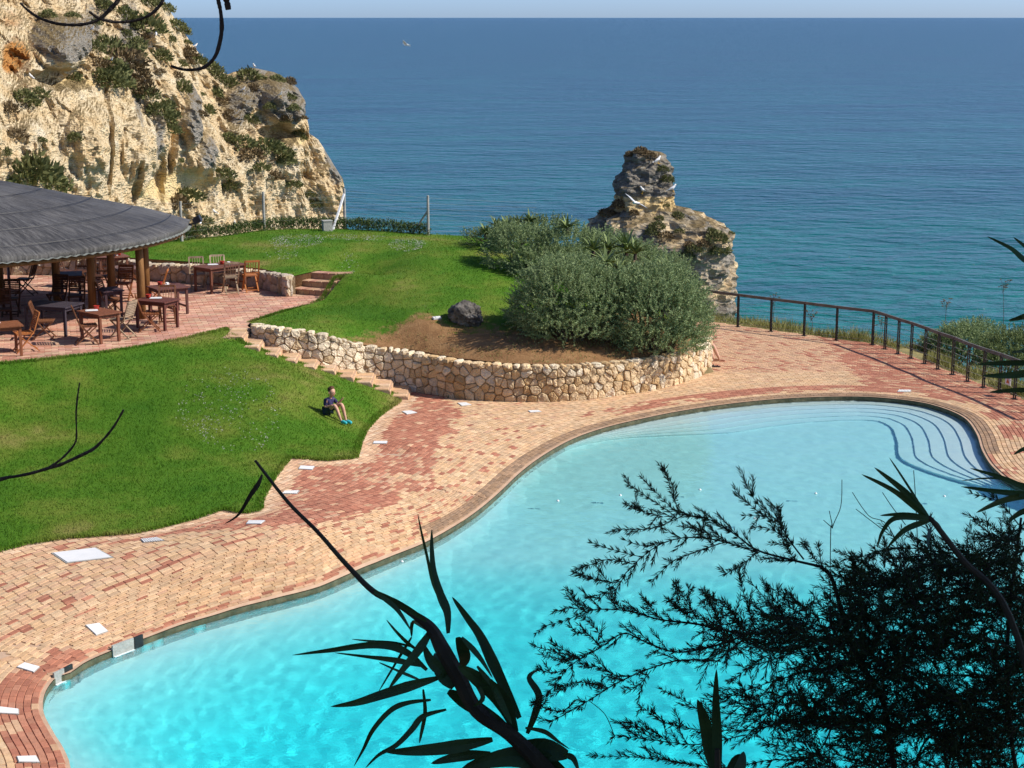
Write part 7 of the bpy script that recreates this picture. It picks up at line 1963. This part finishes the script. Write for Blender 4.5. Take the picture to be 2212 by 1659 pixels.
    leaves_mesh('foliage', b, d, np.array(twl) * 1.2, .0021, M_needle, o)
    x = wood_.build('twigs', M_twig, o); x['kind'] = 'stuff'; x.data.transform(Matrix.Translation(-Vector(org)))
    print('needles', len(b))
make_feathery()
def make_twigs():
    TW = lambda x, y: (x * .25023, y * .25023); Y = 4.2
    o = empty('overhanging_bough', tuple(DY(250, -120, Y)), 0, 'bare dark bough hanging down over the view of the cliff', 'branch'); off = -Vector(o.location)
    def add(q, r, nm='twig'):
        m = MB(); px_tube(m, q, r, Y, 7, 1, len(q)); x = m.build(nm, M_twig, o, True); x.data.transform(Matrix.Translation(off))
    add([TW(*a) for a in [(175, 25), (230, 80), (330, 150), (470, 200), (600, 215), (720, 210), (830, 180), (900, 130), (960, 70), (1030, -20), (1080, -200), (1100, -480)]], [2.2, 2.8, 3.2, 3.2, 3.6, 4.2, 4.6, 6])
    add([TW(*a) for a in [(770, 100), (850, 155), (960, 185), (1060, 190), (1180, 175), (1290, 130), (1370, 60), (1410, -20), (1420, -240), (1380, -480)]], [2.4, 3.4, 2.8, 2.8, 3.2, 3.6, 4.5, 6])
    add([TW(*a) for a in [(1475, 570), (1580, 600), (1700, 600), (1780, 570), (1850, 500), (1890, 400), (1915, 250), (1905, 100), (1880, -20), (1840, -240), (1780, -480)]], [2.6, 3.0, 3.6, 4.2, 4.2, 4.0, 4.2, 6])
    add([TW(*a) for a in [(1972, 85), (1960, 20), (1940, -60), (1890, -300), (1850, -480)]], [5.2, 6, 6, 6])
    add([TW(*a) for a in [(-1500, -900), (-200, -560), (700, -480), (1300, -480), (1900, -480), (2600, -560)]], [16, 14, 12, 10, 7], 'bough')
    LT = lambda x, y: (x * .16686, 795.7 + y * .16686); Y = 4.6
    p = DY(-420, 1240, Y)
    o = empty('bare_sapling', (p.x, p.y, bankz(Y)), 0, 'bare forked dark twig reaching out over the lower lawn', 'branch'); off = -Vector(o.location)
    def add2(q, r, nm='twig'):
        m = MB(); px_tube(m, q, r, Y, 7, 1, len(q)); x = m.build(nm, M_twig, o, True); x.data.transform(Matrix.Translation(off))
    add2([LT(*a) for a in [(1600, 535), (1520, 680), (1440, 800), (1320, 940), (1200, 1050), (1000, 1150), (800, 1240), (640, 1290), (400, 1360), (200, 1400), (0, 1440), (-900, 1700), (-2500, 2700)]], [2.2, 2.6, 2.8, 3.6, 3.6, 3.6, 3.4, 4.5, 7])
    add2([LT(*a) for a in [(1030, 185), (1000, 400), (985, 600), (990, 850), (970, 970), (870, 1100), (760, 1200), (640, 1280)]], [1.4, 2.0, 1.8, 2.0, 2.4, 2.4, 2.6])
    m = MB(); a = DY(*LT(-2500, 2700), Y); m.tube([(a.x, Y, bankz(Y) - .05), (a.x + .02, Y, (bankz(Y) + a.z) / 2), a + Vector((.0, 0, .05))], [.03, .025, .012], 7); x = m.build('stem', M_twig, o, True); x.data.transform(Matrix.Translation(off))
    # thin dry stems standing up between reeds and shrub
    o = empty('dry_grass_stems', (DY(*Z8(1400, 1000), 6.4).x, 6.4, bankz(6.4)), 0, 'thin dry branching stems sticking up above the feathery shrub', 'plant'); off = -Vector(o.location)
    for q in [[(1370, 1500), (1375, 440), (1385, 340), (1420, 250), (1425, 135)], [(1385, 340), (1370, 270)], [(1385, 345), (1345, 310)], [(1800, 900), (1650, 380), (1540, 290), (1470, 190)], [(1640, 380), (1560, 320), (1485, 262)], [(1760, 600), (1745, 250), (1735, 95)], [(440, 1240), (400, 1150), (330, 1090)], [(1700, 330), (1640, 250), (1600, 190)]]:
        m = MB(); px_tube(m, [Z8(*a) for a in q], [1.1, .8], 6.4, 5); x = m.build('stem', M_twig, o, True); x.data.transform(Matrix.Translation(off))
make_twigs()
def make_shade_tree():  # out-of-view tree, added to keep the sun off the near plants
    o = empty('shade_tree', (6.6, 4.4, bankz(4.4) - .2), 0, 'unseen leafy tree added on the bank beside the viewpoint to shade the near plants', 'tree'); org = np.array(tuple(o.location))
    m = MB(); m.tube([(0, 0, -.3), (.1, .1, 2.2), (-.1, .3, 4.4), (0, .5, 7)], [.30, .24, .18, .08], 10); m.build('trunk', M_bark, o, True)
    r = np.random.RandomState(4); rr = random.Random(8); lb = []; ld = []
    for k in range(26):
        a = rr.uniform(0, 6.28); e = Vector((math.cos(a) * rr.uniform(1, 2.5), math.sin(a) * rr.uniform(1.2, 3.6) + .5, rr.uniform(3.0, 9.2)))
        s = Vector((0, .3, max(2.0, e.z - 2.2))); q = MB(); q.tube([s, (s + e) / 2 + Vector((0, 0, .25)), e], [.09, .06, .02], 6); q.build('limb', M_bark, o, True)
        n = 900; d = unit(r.normal(size=(n, 3))); lb.append(np.array(tuple(e)) + d * (r.uniform(.1, 1, n) ** .5)[:, None] * np.array((1.2, 1.4, 1.15))); ld.append(d + r.normal(size=(n, 3)) * .6)
    leaves_mesh('crown', np.concatenate(lb), np.concatenate(ld), r.uniform(.16, .3, 26 * 900), r.uniform(.05, .09, 26 * 900), M_bush2, o)
make_shade_tree()
